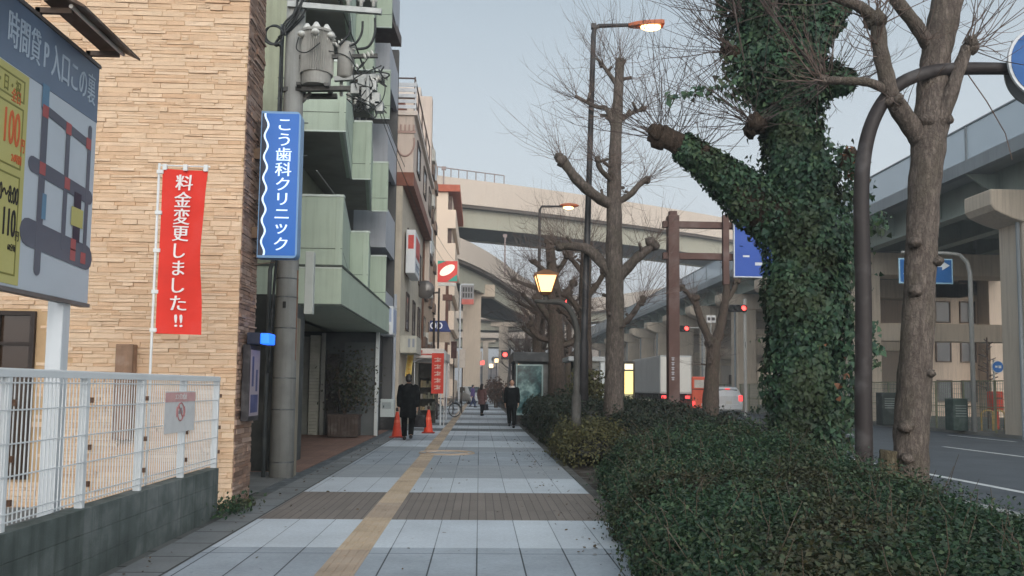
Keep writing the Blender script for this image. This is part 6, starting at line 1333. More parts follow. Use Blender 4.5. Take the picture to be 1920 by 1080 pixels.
# ================================================================== hedges and bushes
m_hleaf = island('hedge_leaf', [S(38,62,46), S(50,78,56), S(42,70,52), S(66,94,62), S(54,74,52), S(88,108,74)], .5, .3, 3.0, spec=.35, patch=S(84,74,52), patch_scale=.9, trans=.12)
m_hleaf2 = island('hedge_leaf_dark', [S(40,54,44), S(52,64,50), S(62,68,52), S(48,60,48), S(76,70,56)], .6, .2, 3.0, spec=.25, trans=.1)
m_hleaf3 = island('hedge_leaf_olive', [S(84,84,54), S(108,104,66), S(92,92,60), S(70,72,52)], .6, .2, 3.0, spec=.25, trans=.1)
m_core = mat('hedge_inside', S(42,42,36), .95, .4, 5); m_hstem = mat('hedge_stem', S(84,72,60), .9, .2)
def hedge(label, x0, x1, y0, y1, hf, n, leaf, lm_, edge=.35, cat='hedge', name='hedge', wob=.16, sprig=.16, nstem=80, dens=None, slant=0.0):
    """clipped mass with rounded shoulders: hf(x, y) gives its height"""
    root = thing(name, label, cat, ((x0+x1)/2, (y0+y1)/2, 0))
    def surf(u, v, s):   # u,v plan in 0..1, s: 1 top .. 0 foot for rim points
        return u, v
    def bx0(y): return x0 + slant*(y-y0) + wob*wav(y, y*.5, 1.1, x0)
    def bx1(y): return x1 + wob*wav(y, y*.4, 1.3, x1+2)
    n1 = int(n*.62); n2 = n-n1
    v = rng.random(n1) if dens is None else rng.random(n1)**dens
    y = y0+(y1-y0)*v; L = bx0(y); Rr = bx1(y); x = L+(Rr-L)*rng.random(n1)
    e = np.minimum(np.minimum(x-L, Rr-x), np.minimum(y-y0, y1-y))/edge; q = np.clip(e, 0, 1); sh = np.sqrt(np.clip(1-(1-q)**2, .02, 1))
    H = hf(x, y); z = H*sh
    gx = (np.minimum(x-L, Rr-x) < edge)*np.where(x-L < Rr-x, -1, 1)*(1-q); gy = (np.minimum(y-y0, y1-y) < edge)*np.where(y-y0 < y1-y, -1, 1)*(1-q)
    N1 = np.stack([gx*1.5, gy*1.5, np.full(n1, .8)], 1); P1 = np.stack([x, y, z], 1)
    # rim
    per = rng.random(n2); sides = rng.random(n2); y = y0+(y1-y0)*(per if dens is None else per**dens); left = sides < .55; front = (sides >= .55) & (sides < .75)
    x = np.where(left, bx0(y), bx1(y)); nx = np.where(left, -1.0, 1.0); ny = np.zeros(n2)
    xf = x0+(x1-x0)*per; x = np.where(front, xf, x); y = np.where(front, y0+.1*np.sin(per*40), y); nx = np.where(front, 0, nx); ny = np.where(front, -1.0, ny)
    t = rng.random(n2); H = hf(np.clip(x, x0+edge, x1-edge), y); z = H*np.sin(t*PI/2)*.98; off = edge*(1-np.cos(t*PI/2)); bul = .07*wav(y*2, z*4, 1.5, 3)
    P2 = np.stack([x-nx*(off-bul*1.0), y-ny*off, z], 1); N2 = np.stack([nx*np.cos(t*PI/2)+.0, ny*np.cos(t*PI/2), np.sin(t*PI/2)+.15], 1)
    P = np.concatenate([P1,P2]); N = norm(np.concatenate([N1,N2])); r = rng.random(len(P)); d = np.where(r < .12, sprig*rng.random(len(P))**2, -.16*rng.random(len(P))**1.6)
    d = d + .035*wav(P[:,0]*7, P[:,1]*7+P[:,2]*9, 1.3, 1.7); hole = (wav(P[:,0]*5, P[:,1]*4+P[:,2]*6, 1.2, 4.1) > .62) & (rng.random(len(P)) < .75)
    P = (P + N*d[:,None])[~hole]; N = N[~hole]; P[:,2] = np.maximum(P[:,2], .01)
    Nn = N + rng.normal(0,.55,P.shape); T = rng.normal(0,1,P.shape)+N*.5+np.array([0,0,.4])
    me = leaf_mesh('foliage', P, Nn, T, rng.uniform(leaf*.6, leaf*1.35, len(P)), 'kite'); me.materials.append(lm_); link('foliage', me, root)
    # dark inside
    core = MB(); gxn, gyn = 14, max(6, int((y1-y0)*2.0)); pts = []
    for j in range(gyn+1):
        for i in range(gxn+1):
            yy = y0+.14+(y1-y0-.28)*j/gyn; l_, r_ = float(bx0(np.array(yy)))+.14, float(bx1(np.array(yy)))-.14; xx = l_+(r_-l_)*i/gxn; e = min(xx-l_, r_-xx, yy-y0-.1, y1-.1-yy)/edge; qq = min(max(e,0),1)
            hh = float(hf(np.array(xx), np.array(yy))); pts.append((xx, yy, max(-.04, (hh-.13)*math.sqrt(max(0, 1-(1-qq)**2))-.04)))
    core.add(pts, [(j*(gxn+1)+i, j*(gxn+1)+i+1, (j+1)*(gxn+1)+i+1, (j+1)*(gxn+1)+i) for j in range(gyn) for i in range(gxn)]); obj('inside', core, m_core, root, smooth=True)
    if nstem:
        st_ = MB(); idx = rng.choice(len(P), nstem)
        for i in idx: a = Vector(P[i]); d = (Vector(N[i])+Vector((R.gauss(0,.6),R.gauss(0,.6),R.uniform(0,.8)))).normalized(); L_ = R.uniform(.08,.3); st_.tube([a-d*.1, a+d*L_*.5, a+d*L_+Vector((R.gauss(0,.02),R.gauss(0,.02),.02))], [.004,.003,.002], n=3)
        obj('stems', st_, m_hstem, root, kind='stuff')
    return root
def hf1(x, y): return (.60 + .36*np.clip((x-1.5)/1.5, 0, 1)*np.clip((y-6)/5, 0, 1) - .42*np.clip((x-3.6)/1.2, 0, 1) - .06*np.clip((7-y)/3, 0, 1)) + .075*wav(x*1.6, y*1.2, 1.2, .7) + .03*wav(x*4, y*4, 1.5, 2)
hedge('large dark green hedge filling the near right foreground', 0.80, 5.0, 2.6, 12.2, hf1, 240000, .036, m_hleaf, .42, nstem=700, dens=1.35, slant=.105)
def hfl(x, y): return .72+.09*wav(x*2, y*2, 1.3, 2.2)
hedge('low olive green bush round the foot of the curved lantern post', 1.58, 2.9, 15.4, 18.6, hfl, 9000, .06, m_hleaf3, .4, 'bush', 'bush', .12, .2, 40)
hedge('dark loose bush between the large hedge and the olive bush', 2.8, 5.6, 15.0, 21.0, lambda x, y: .86+.1*wav(x*2, y*1.5, 1, 4), 15000, .065, m_hleaf2, .45, 'bush', 'bush', .15, .2, 60)
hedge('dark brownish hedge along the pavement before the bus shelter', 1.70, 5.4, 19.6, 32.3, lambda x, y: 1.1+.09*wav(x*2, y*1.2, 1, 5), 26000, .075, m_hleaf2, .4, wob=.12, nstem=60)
hedge('flat topped trimmed hedge along the kerb before the truck', 5.0, 6.3, 21.5, 60, lambda x, y: .66+.03*wav(x*2, y*1.2, 1, 6), 16000, .10, m_hleaf2, .25, wob=.06, nstem=0)
hedge('long distant hedge beyond the bus shelter', 2.0, 4.8, 37.5, 100, lambda x, y: 1.05+.06*wav(x*2, y*.7, 1, 7), 14000, .14, m_hleaf2, .35, wob=.1, nstem=0)
# tall leafy shrub
def shrub(label, px, Y_, z0, z1, rx, n, leaf, m_):
    c = at(px, 700, Y_); o = thing('shrub', label, 'shrub', (c.x,Y_,0)); zc = (z0+z1)/2; u = norm(rng.normal(0,1,(n,3)))*(rng.random((n,1))**.45); lumps = 1+.25*wav(u[:,0]*6, u[:,2]*6, 1, px)[:,None]
    P = np.array([c.x,Y_,zc])+u*np.array([rx,rx,(z1-z0)/2])*lumps; me = leaf_mesh('foliage', P, u+rng.normal(0,.6,u.shape), rng.normal(0,1,u.shape)+np.array([0,0,-.3]), rng.uniform(leaf*.6,leaf*1.3,n), 'oval'); me.materials.append(m_); link('foliage', me, o)
    s_ = MB()
    for k in range(6): a = R.uniform(0,6.28); s_.tube([(c.x+.08*math.cos(a),Y_+.08*math.sin(a),-.05),(c.x+.2*math.cos(a),Y_+.2*math.sin(a),zc*.8),(c.x+rx*.7*math.cos(a),Y_+rx*.7*math.sin(a),zc+.3)], [.035,.025,.01], n=5)
    obj('stem', s_, m_hstem, o)
shrub('tall leafy shrub rising above the hedge by the pale roofed stop', 1102, 25.0, .7, 2.15, .62, 1500, .10, m_hleaf3); shrub('dark loose shrub left of the tall leafy shrub', 1062, 24.0, .5, 1.5, .5, 700, .09, m_hleaf2)
for i, (px, Y_) in enumerate(((930,60),(926,75))): shrub(('reddish brown bare shrub beside the far walkers','second reddish brown shrub farther down the pavement')[i], px, Y_, .2, 2.3, .9, 700, .16, island('red_brown_leaf', [S(86,64,54), S(104,80,66), S(70,58,50)], .7))
# weeds at the wall foot
wd = MB(); n = 500; cxw, cyw = SX+.12, FY-.35
P = np.stack([cxw+rng.normal(0,.11,n), cyw+rng.normal(0,.32,n), np.abs(rng.normal(0,.06,n))+.01], 1); me = leaf_mesh('weeds', P, rng.normal(0,1,P.shape)+np.array([0,0,.6]), rng.normal(0,.6,P.shape)+np.array([0,0,1.]), rng.uniform(.03,.07,n), 'kite'); me.materials.append(m_hleaf); o = link('weeds', me); o['kind'] = 'stuff'

# fallen leaves and crumbs on the pavement by the hedge and along the wall
n = 420; xs = np.concatenate([rng.normal(1.15,.22,n//2), rng.uniform(-2.7,1.5,n//4), rng.normal(-2.6,.12,n-n//2-n//4)]); ys = rng.uniform(4.5,24,len(xs)); P = np.stack([xs, ys, np.full(len(xs),.012)], 1)
me = leaf_mesh('leaf_litter', P, rng.normal(0,.25,P.shape)+np.array([0,0,1.]), rng.normal(0,1,P.shape)*np.array([1,1,.05]), rng.uniform(.02,.055,len(P)), 'oval'); me.materials.append(island('litter_leaf', [S(92,74,56), S(120,98,70), S(76,66,52), S(104,100,84)], .85)); o = link('leaf_litter', me); o['kind'] = 'stuff'
# ================================================================== people
m_skin = mat('skin', S(196,154,130), .55, .1, 20); m_hair = mat('hair_black', S(30,26,26), .5, .2, 30); m_shoe = mat('shoe_black', S(26,26,28), .4, .1)
def remesh(o, vox, sm=6):
    r = o.modifiers.new('remesh', 'REMESH'); r.mode = 'VOXEL'; r.voxel_size = vox; r.use_smooth_shade = True
    s = o.modifiers.new('smooth', 'SMOOTH'); s.factor = .5; s.iterations = sm
def person(label, pos, heading, height, top_c, leg_c, stride=.22, coat=.86, hair_len=0.0, arm=(.1,-.1), bulk=1.0, scarf=None, bent=(0,0)):
    """heading: angle of facing about Z, 0 = away from the camera (+Y)"""
    s = height/1.72; M = Matrix.Translation(pos) @ Matrix.Rotation(heading, 4, 'Z') @ Matrix.Scale(s, 4)
    root = thing('person', label, 'person', tuple(pos)); b = MB(); tr = MB(); ct = MB(); hr = MB()
    hips = {}
    for sd, ph in ((-1, stride), (1, -stride)):
        hip = Vector((sd*.09,0,.90)); foot = Vector((sd*.085, ph, .085 + (.05 if ph < 0 else 0))); knee = (hip+foot)/2 + Vector((sd*.01, .07+abs(ph)*.12, .02))
        b.tube([hip, hip.lerp(knee,.5), knee, knee.lerp(foot,.35), foot], [.085,.078,.055,.058,.04], n=12)
        b.tube([foot+Vector((0,-.06,-.035)), foot+Vector((0,.05,-.035)), foot+Vector((0,.15,-.055)), foot+Vector((0,.19,-.06))], [(.036,.04),(.04,.04),(.042,.026),(.03,.018)], n=10)
        tr.tube([hip+Vector((0,0,.06)), hip.lerp(knee,.5), knee, knee.lerp(foot,.5), foot+Vector((0,0,.02))], [.115,.10,.08,.075,.072], n=14)
        sh = MB(); sh.tube([foot+Vector((0,-.10,-.03)), foot+Vector((0,-.06,-.028)), foot+Vector((0,.06,-.03)), foot+Vector((0,.15,-.05)), foot+Vector((0,.215,-.06))], [(.03,.035),(.045,.055),(.05,.05),(.052,.032),(.03,.02)], n=12); sh.xform(M); obj('shoe', sh, m_shoe, root, smooth=True)
    b.tube([(0,0,.82),(0,0,.92),(0,.01,1.05),(0,.015,1.2),(0,.01,1.34),(0,0,1.43),(0,.0,1.47)], [(.13,.10),(.155,.115),(.13,.10),(.155,.115),(.165,.11),(.12,.08),(.06,.06)], n=18, ref=(1,0,0))
    b.tube([(0,0,1.42),(0,.01,1.50),(0,.02,1.56)], [.06,.052,.055], n=12)
    # head with brow, nose, chin, ears
    b.ball((0,.02,1.63), (.074,.092,.108), 16, 12); b.ball((0,.05,1.575), (.052,.06,.05), 10, 8); b.tube([(0,.105,1.645),(0,.128,1.612),(0,.105,1.60)], [.012,.018,.012], n=8); b.ball((0,.093,1.575), (.026,.016,.010), 8, 6); b.ball((0,.095,1.548), (.022,.018,.016), 8, 6)
    for sd in (-1,1): b.ball((sd*.076,.01,1.625), (.012,.024,.034), 8, 6); b.ball((sd*.032,.092,1.66), (.024,.014,.008), 8, 6)
    for sd, sw in ((-1, arm[0]), (1, arm[1])):
        shd = Vector((sd*.185,0,1.405)); bn_ = bent[0 if sd < 0 else 1]
        elb = shd + Vector((sd*.06, sw*.6-.02, -.285)); wr = elb + Vector((0, sw*.7+.05+bn_*.2, -.245+bn_*.22))
        b.tube([shd, shd.lerp(elb,.5), elb, elb.lerp(wr,.4), wr], [.052,.047,.04,.04,.027], n=10)
        dn_ = (wr-elb).normalized(); f0 = wr+dn_*.085; sdv = Vector((0,1,0)); sdv = (sdv - dn_*sdv.dot(dn_)).normalized(); inn = Vector((-sd,0,0))
        b.tube([wr, wr+dn_*.045, f0], [(.02,.03),(.017,.042),(.014,.04)], n=10, ref=inn)
        for q, L in enumerate((.070,.082,.076,.058)):
            r0 = f0 + sdv*(.030-.020*q); b.tube([r0-dn_*.02, r0+dn_*L*.45+inn*.006, r0+dn_*L*.8+inn*.022, r0+dn_*L+inn*.036], [.0095,.009,.0085,.007], n=6)
        r0 = wr+dn_*.025+sdv*.03; b.tube([r0, r0+sdv*.03+dn_*.025+inn*.012, r0+sdv*.04+dn_*.06+inn*.022], [.012,.011,.008], n=6)
        ct.tube([shd+Vector((-sd*.05,0,.012)), shd+Vector((sd*.005,0,0)), shd.lerp(elb,.5), elb, elb.lerp(wr,.5), wr-dn_*.01], [.075*bulk,.078*bulk,.072*bulk,.064*bulk,.056*bulk,.05*bulk], n=12)
        hips[sd] = wr+dn_*.1
    zl = coat
    ct.tube([(0,0,zl),(0,0,zl+.12),(0,.0,1.05),(0,.015,1.2),(0,.008,1.34),(0,0,1.42),(0,0,1.465),(0,.005,1.50)], [(.20*bulk,.155*bulk),(.195*bulk,.15*bulk),(.175*bulk,.135*bulk),(.195*bulk,.145*bulk),(.205*bulk,.14*bulk),(.165*bulk,.11*bulk),(.10,.085),(.075,.075)], n=22, ref=(1,0,0))
    tr.tube([(0,0,.80),(0,0,.92),(0,0,1.02)], [(.15,.12),(.17,.13),(.15,.12)], n=16, ref=(1,0,0))
    hr.ball((0,.0,1.665), (.086,.098,.09), 16, 10); hr.ball((0,-.035,1.61), (.082,.07,.09), 14, 10)
    if hair_len: hr.tube([(0,-.05,1.66),(0,-.075,1.55),(0,-.085,1.55-hair_len)], [(.085,.06),(.095,.05),(.075,.03)], n=12, ref=(1,0,0))
    hr.v = [(x, min(y, .055 if z > 1.69 else .028), z) for x, y, z in hr.v]
    body = obj('body', b.xform(M), m_skin, root); remesh(body, .009*s, 3)
    for sd in (-1,1):
        ey = MB().ball((sd*.031,.099,1.642), (.012,.007,.007), 8, 6); obj('eye', ey.xform(M), m_hair, root)
    mo = MB().ball((0,.112,1.577), (.022,.006,.005), 8, 6); obj('mouth', mo.xform(M), mat('lip', S(150,96,88), .5), root)
    t_ = obj('trousers', tr.xform(M), leg_c, root); remesh(t_, .016*s, 6); c_ = obj('coat', ct.xform(M), top_c, root); remesh(c_, .016*s, 7); obj('hair', hr.xform(M), m_hair, root, smooth=True)
    if scarf: obj('scarf', MB().tube([(0,0,1.44),(0,.005,1.47),(0,.01,1.515)], [(.11,.1),(.115,.105),(.085,.085)], n=14, ref=(1,0,0)).xform(M), scarf, root, smooth=True)
    return root, {k: M @ v for k, v in hips.items()}, M
def bag(label, hand, heading, w_, h_, d_, c, strap=.22):
    o = thing('handbag', label, 'bag', tuple(hand)); z1 = hand.z-strap+.06; M = Matrix.Translation((hand.x,hand.y,0)) @ Matrix.Rotation(heading, 4, 'Z')
    bb = MB().add([(-d_/2,-w_/2,z1-h_),(d_/2,-w_/2,z1-h_),(d_/2,w_/2,z1-h_),(-d_/2,w_/2,z1-h_),(-d_*.35,-w_*.44,z1),(d_*.35,-w_*.44,z1),(d_*.35,w_*.44,z1),(-d_*.35,w_*.44,z1)], [(0,3,2,1),(4,5,6,7),(0,1,5,4),(1,2,6,5),(2,3,7,6),(3,0,4,7)])
    obj('body', bb.xform(M), c, o, bevel=.02)
    hs = MB()
    for sx in (-.25,.25): hs.tube([(d_*sx,-w_*.25,z1-.02),(d_*sx*.5,-w_*.12,z1+strap*.55),(0,0,hand.z+.01),(d_*sx*.5,w_*.12,z1+strap*.55),(d_*sx,w_*.25,z1-.02)], .009, n=6)
    obj('handle', hs.xform(M), c, o, smooth=True)
m_blk = mat('cloth_black', S(9,11,13), .95, .05, 8, spec=.1); m_blk2 = mat('cloth_charcoal', S(18,21,22), .95, .05, 8, spec=.1); m_pur = mat('cloth_purple', S(88,72,122), .85, .2, 8); m_nav = mat('cloth_navy', S(52,60,92), .85, .2, 8); m_mar = mat('cloth_maroon', S(96,66,64), .85, .2, 8); m_gry2 = mat('cloth_grey', S(96,98,104), .85, .2, 8)
p = gnd(764, 826)
_, hnd, _ = person('person in long black coat walking away past the orange cones, dark bag in hand', p, math.radians(4), 1.76, m_blk, m_blk, .13, .60, 0, (.02,-.02), 1.12)
bag('large dark briefcase bag held by the person in the long black coat', hnd[1]+Vector((.02,0,-.01)), math.radians(70), .46, .33, .14, mat('bag_black', S(30,30,34), .5, .2), .16)
p = gnd(959, 802)
person('person in black suit and trousers walking toward the camera on the right of the pavement', p, math.radians(176), 1.73, m_blk2, m_blk2, .16, .80, 0, (.1,-.1), 1.02, mat('shirt_pale', S(186,180,176), .8))
p = gnd(886, 764)
person('person in purple jacket and blue trousers crossing the far pavement', p, math.radians(-60), 1.62, m_pur, m_nav, .26, .84, .0, (.16,-.16), 1.1)
p = gnd(903, 780)
_, hnd, _ = person('person with long dark hair in maroon coat carrying a dark shoulder bag', p, math.radians(-28), 1.62, m_mar, m_blk, .15, .62, .22, (.05,.0), 1.08)
bag('dark shoulder bag of the person in the maroon coat', hnd[1], math.radians(-20), .42, .30, .14, mat('bag_dark', S(46,44,50), .6, .2), .2)
p = gnd(935, 764)
person('person in dark coat and grey trousers far along beside the hedge', p, math.radians(170), 1.66, m_blk, m_gry2, .12, .66, .1, (.05,-.05), 1.05)
p = gnd(948, 757)
person('person in dark red top farthest along beside the hedge', p, math.radians(174), 1.68, m_mar, m_blk, .1, .82, 0, (.05,-.05), 1.05)

# ================================================================== cones, bicycle
m_cone = mat('cone_orange', S(222,72,44), .5, .12, 4); m_cbase = mat('cone_base', S(150,48,36), .6, .2)
def cone(px, py_, label):
    c = gnd(px, py_); o = thing('traffic_cone', label, 'traffic cone', tuple(c), 'orange traffic cones')
    M = Matrix.Translation(c); n = 24
    obj('body', MB().tube([(0,0,.035),(0,0,.06),(0,0,.70),(0,0,.73)], [.165,.145,.045,.035], n=n).xform(M), m_cone, o, smooth=True); obj('base', MB().box(-.2,.2,-.2,.2,0,.034).xform(M), m_cbase, o, bevel=.012)
    obj('head_ring', MB().tube([(0,0,.74),(0,0,.77),(0,0,.83),(0,0,.85)], [.03,.045,.045,.02], n=12).xform(M), mat('ring_dark', S(60,44,40), .6), o)
    obj('stripe', MB().tube([(0,0,.42),(0,0,.50)], [.0945,.081], n=n, caps=False).xform(M), mat('cone_stripe', S(232,108,80), .4, .1), o)
cone(744, 820, 'orange traffic cone left of the person in the long black coat'); cone(803, 812, 'orange traffic cone right of the person in the long black coat')
def torus(mb, c, R_, r_, n=36, m_=6):
    c = Vector(c); mb.tube([c+Vector((0,R_*math.cos(a),R_*math.sin(a))) for a in np.linspace(0,2*PI,n+1)], r_, n=m_)
bc = gnd(853, 782); 
bk = thing('bicycle', 'city bicycle parked across the pavement edge beside the red banner', 'bicycle', (bc.x, bc.y, 0)); m_tyre = mat('tyre_black', S(34,34,36), .7, .2); m_bf2 = mat('bike_frame', S(70,74,80), .4, .15, metal=.3); m_rim = mat('bike_rim', S(156,158,160), .35, .1, metal=.5)
BM = Matrix.Translation((bc.x-.02, bc.y, 0)) @ Matrix.Rotation(math.radians(-62), 4, 'Z'); L_ = 1.08
def bput(name, mb, m_, par=bk, **k): return obj(name, mb.xform(BM), m_, par, **k)
for yy in (0, -L_):
    t_ = MB(); torus(t_, (0,yy,.335), .315, .021); w_ = bput('wheel', t_, m_tyre, smooth=True); r_ = MB(); torus(r_, (0,yy,.335), .288, .010)
    for k in range(18): a = 2*PI*k/18; r_.tube([(0,yy,.335),(0,yy+.285*math.cos(a),.335+.285*math.sin(a))], .0025, n=3)
    r_.tube([(-.04,yy,.335),(.04,yy,.335)], .025, n=8); bput('rim', r_, m_rim, w_)
    g_ = MB(); g_.tube([(0,yy+.355*math.cos(a),.335+.355*math.sin(a)) for a in np.linspace(.3,2.6,14)], (.028), n=5); bput('mudguard', g_, m_bf2)
fr = MB()
for a, b in (((0,-.18,.80),(0,-.02,.34)),((0,-.2,.74),(0,-.58,.30)),((0,-.2,.78),(0,-.62,.42)),((0,-.58,.30),(0,-.74,.78)),((0,-.58,.30),(0,-L_,.335)),((0,-.72,.70),(0,-L_,.335))): fr.tube([a,b], .017, n=7)
bput('frame', fr, m_bf2, smooth=True)
bput('handlebar', MB().tube([(0,-.18,.8),(0,-.20,.98)], .014, n=6).tube([(-.28,-.36,.98),(-.24,-.24,1.0),(0,-.18,1.0),(.24,-.24,1.0),(.28,-.36,.98)], .013, n=6), m_rim)
bput('saddle', MB().tube([(0,-.58,.88),(0,-.70,.89),(0,-.84,.90)], [(.03,.02),(.07,.03),(.10,.035)], n=10).tube([(0,-.74,.78),(0,-.75,.88)], .014, n=6), m_tyre)
bk_ = MB()
for z in (.62,.70,.78,.86): bk_.tube([(-.17,.06,z),(.17,.06,z),(.15,.32,z),(-.15,.32,z),(-.17,.06,z)], .006, n=4)
for x in np.linspace(-.15,.15,7): bk_.tube([(x,.06,.86),(x,.06,.61),(x,.31,.61),(x,.31,.86)], .004, n=4)
bput('basket', bk_, m_bf2); bput('pedal', MB().tube([(-.16,-.52,.18),(-.05,-.58,.30),(.05,-.58,.30),(.16,-.64,.42)], .012, n=6).box(-.2,-.1,-.57,-.47,.17,.19).box(.1,.2,-.69,-.59,.41,.43), m_tyre); bput('rack', MB().tube([(-.07,-.78,.74),(-.07,-1.2,.72),(.07,-1.2,.72),(.07,-.78,.74)], .008, n=5), m_bf2)

# ================================================================== vehicles
m_wht = mat('car_white', S(206,210,212), .25, .06, 1, spec=.5); m_carglass = glass('car_glass', S(40,50,52), .06); m_tail = emit('tail_red', (1.0,.06,.06,1), 1.6, S(150,20,24)); m_blkpl = mat('black_plastic', S(34,34,36), .6, .15); m_hub = mat('hub_silver', S(160,162,164), .35, .1, metal=.5)
def ring_hull(secs):
    """secs: list of (y, [(x,z) half outline from the centre bottom round to the centre top]) mirrored"""
    mb = MB(); vs = []; n = None
    for y_, half in secs:
        ring = [(x,y_,z) for x,z in half]+[(-x,y_,z) for x,z in half[::-1]]; n = len(ring); vs += ring
    fs = [(i*n+k, i*n+(k+1)%n, (i+1)*n+(k+1)%n, (i+1)*n+k) for i in range(len(secs)-1) for k in range(n)]; fs += [tuple(range(n))[::-1], tuple((len(secs)-1)*n+k for k in range(n))]
    return mb.add(vs, fs)
def wheels(root, put, xs, ys, r=.31, w_=.2):
    for y_ in ys:
        for sx in (-1,1):
            t_ = MB().tube([(sx*(xs-w_),y_,r),(sx*(xs-.02),y_,r),(sx*xs,y_,r)], [r,r,r*.93], n=24, ref=(0,1,0)); wh = put('wheel', t_, m_tyre, root); put('hub', MB().tube([(sx*(xs-.01),y_,r),(sx*(xs+.012),y_,r)], [r*.66,r*.55], n=16, ref=(0,1,0)), m_hub, wh)
def hatch(label, pos, heading, body, cat='car', brake=True, dz=0.0, name='parked_car'):
    """small hatchback, rear at local y=0, nose at +y"""
    root = thing(name, label, cat, tuple(pos)); M = Matrix.Translation(pos) @ Matrix.Rotation(heading, 4, 'Z')
    def put(nm, mb, m_, par=root, **k): return obj(nm, mb.xform(M), m_, par, **k)
    W = .85
    def half(zb, zsh, zr, wsh, wr): return [(W*.86,zb),(W*.97,zb+.12),(W,zb+.32),(wsh,zsh),(wr+.03,zr-.10),(wr-.07,zr-.015),(wr*.4,zr)]
    secs = [(0.0,half(.30,.92,1.02,.78,.70)),(.06,half(.24,.95,1.12,.84,.70)),(.22,half(.20,.96,1.40,.85,.66)),(.42,half(.20,.96,1.50,.85,.66)),(1.3,half(.20,.95,1.53,.85,.66)),(2.1,half(.20,.94,1.48,.85,.64)),(2.55,half(.20,.94,1.28,.85,.66)),(2.95,half(.20,.93,1.0,.84,.72)),(3.5,half(.22,.85,.90,.80,.70)),(3.85,half(.28,.66,.72,.70,.6))]
    put('body', ring_hull(secs), body, smooth=False, bevel=.025)
    put('rear_window', MB().add([(-.62,.085,1.04),(.62,.085,1.04),(.54,.20,1.36),(-.54,.20,1.36)], [(0,1,2,3)]).add([(-.62,.075,1.03),(.62,.075,1.03),(.55,.195,1.37),(-.55,.195,1.37)], [(0,1,2,3)]), m_carglass)
    for sx in (-1,1):
        put('side_window', MB().add([(sx*.862,.45,.99),(sx*.862,2.5,.98),(sx*.70,1.95,1.44),(sx*.70,.5,1.44)], [(0,1,2,3) if sx > 0 else (3,2,1,0)]), m_carglass)
        put('tail_light', MB().box(sx*.60,sx*.83,-.025,.16,.76,1.06), m_tail if brake else mat('tail_off', S(130,40,42), .3), bevel=.02)
        put('headlight', MB().box(sx*.45,sx*.72,3.70,3.84,.62,.76), m_hub, bevel=.02); put('mirror', MB().box(sx*.86,sx*1.0,2.25,2.38,.98,1.12), body, bevel=.03)
    put('windscreen', MB().add([(-.58,2.98,1.02),(.58,2.98,1.02),(.52,2.2,1.49),(-.52,2.2,1.49)], [(0,1,2,3)]), m_carglass)
    put('bumper', MB().box(-.80,.80,-.09,.2,.30,.60), body, bevel=.04); put('number_plate', MB().box(-.17,.17,-.1,-.091,.60,.76), mat('plate_pale', S(196,196,190), .5)); 
    if brake: put('high_brake_light', MB().box(-.13,.13,.17,.21,1.37,1.42), m_tail)
    wheels(root, put, .82, (.62, 3.05)); return root
cy_ = 52.0; cq = at(1366, 760, cy_); hc_ = hatch('white hatchback with red brake lights waiting beyond the hedge', Vector((cq.x, cy_, ROADZ)), 0, m_wht, name='hatchback_car'); hc_.scale = (1.1,1.1,1.2)
cq = at(872, 735, 75); hatch('silver white car parked far down at the end of the pavement', Vector((cq.x, 75, 0)), math.radians(200), mat('car_silver', S(176,180,184), .3, .08, spec=.5), brake=False)
# dark car behind the far fence, at the frame edge
cq = at(1935, 780, 33.5); hatch('dark parked car behind the far fence at the picture edge', Vector((cq.x+.3, 33.0, 0)), math.radians(-90), mat('car_dark', S(44,50,54), .3, .1, spec=.5), brake=False)
# box truck, rear towards us
TY_ = 45.0; r0 = at(1237, 666, TY_); r1 = at(1297, 740, TY_); tw2 = r1.x-r0.x
o = thing('box_truck', 'grey sided box truck stopped in the near lane behind the brown post', 'truck', (r0.x+tw2/2, TY_, ROADZ))
zt_ = r0.z; zb_ = at(1237, 738, TY_).z; x0, x1 = r0.x, r1.x
obj('box_body', MB().box(x0,x1,TY_,TY_+8.2,zb_,zt_), mat('truck_grey', S(176,178,178), .5, .1, .8, streak=.2), o, bevel=.03)
rb = MB()
for k in range(28): rb.box(x0-.02,x0-.001,TY_+.2+k*.28,TY_+.24+k*.28,zb_+.1,zt_-.1)
obj('side_ribs', rb, MATS['truck_grey'], o)
xm_ = (x0+x1)/2
obj('rear_door', MB().box(x0+.06,xm_-.02,TY_-.03,TY_-.002,zb_+.1,zt_-.1).box(xm_+.02,x1-.06,TY_-.03,TY_-.002,zb_+.1,zt_-.1), mat('truck_white', S(208,206,200), .5, .08, .8), o, bevel=.01)
obj('latch', MB().tube([(xm_-.15,TY_-.05,zb_+.15),(xm_-.15,TY_-.05,zt_-.15)], .02, n=6).tube([(xm_+.15,TY_-.05,zb_+.15),(xm_+.15,TY_-.05,zt_-.15)], .02, n=6), m_hub, o)
obj('chassis', MB().box(x0+.2,x1-.2,TY_+.3,TY_+10,zb_-.35,zb_-.005), m_blkpl, o); obj('rear_bar', MB().box(x0+.05,x1-.05,TY_+.02,TY_+.15,ROADZ+.45,ROADZ+.6), mat('rear_bar_orange', S(206,120,60), .5), o)
for sx in (x0+.1, x1-.35): obj('tail_light', MB().box(sx,sx+.25,TY_-.02,TY_+.05,zb_-.25,zb_-.1), m_tail, o)
obj('cab', MB().box(x0+.05,x1-.05,TY_+8.6,TY_+10.4,zb_-.4,zt_-.7), m_wht, o, bevel=.12)
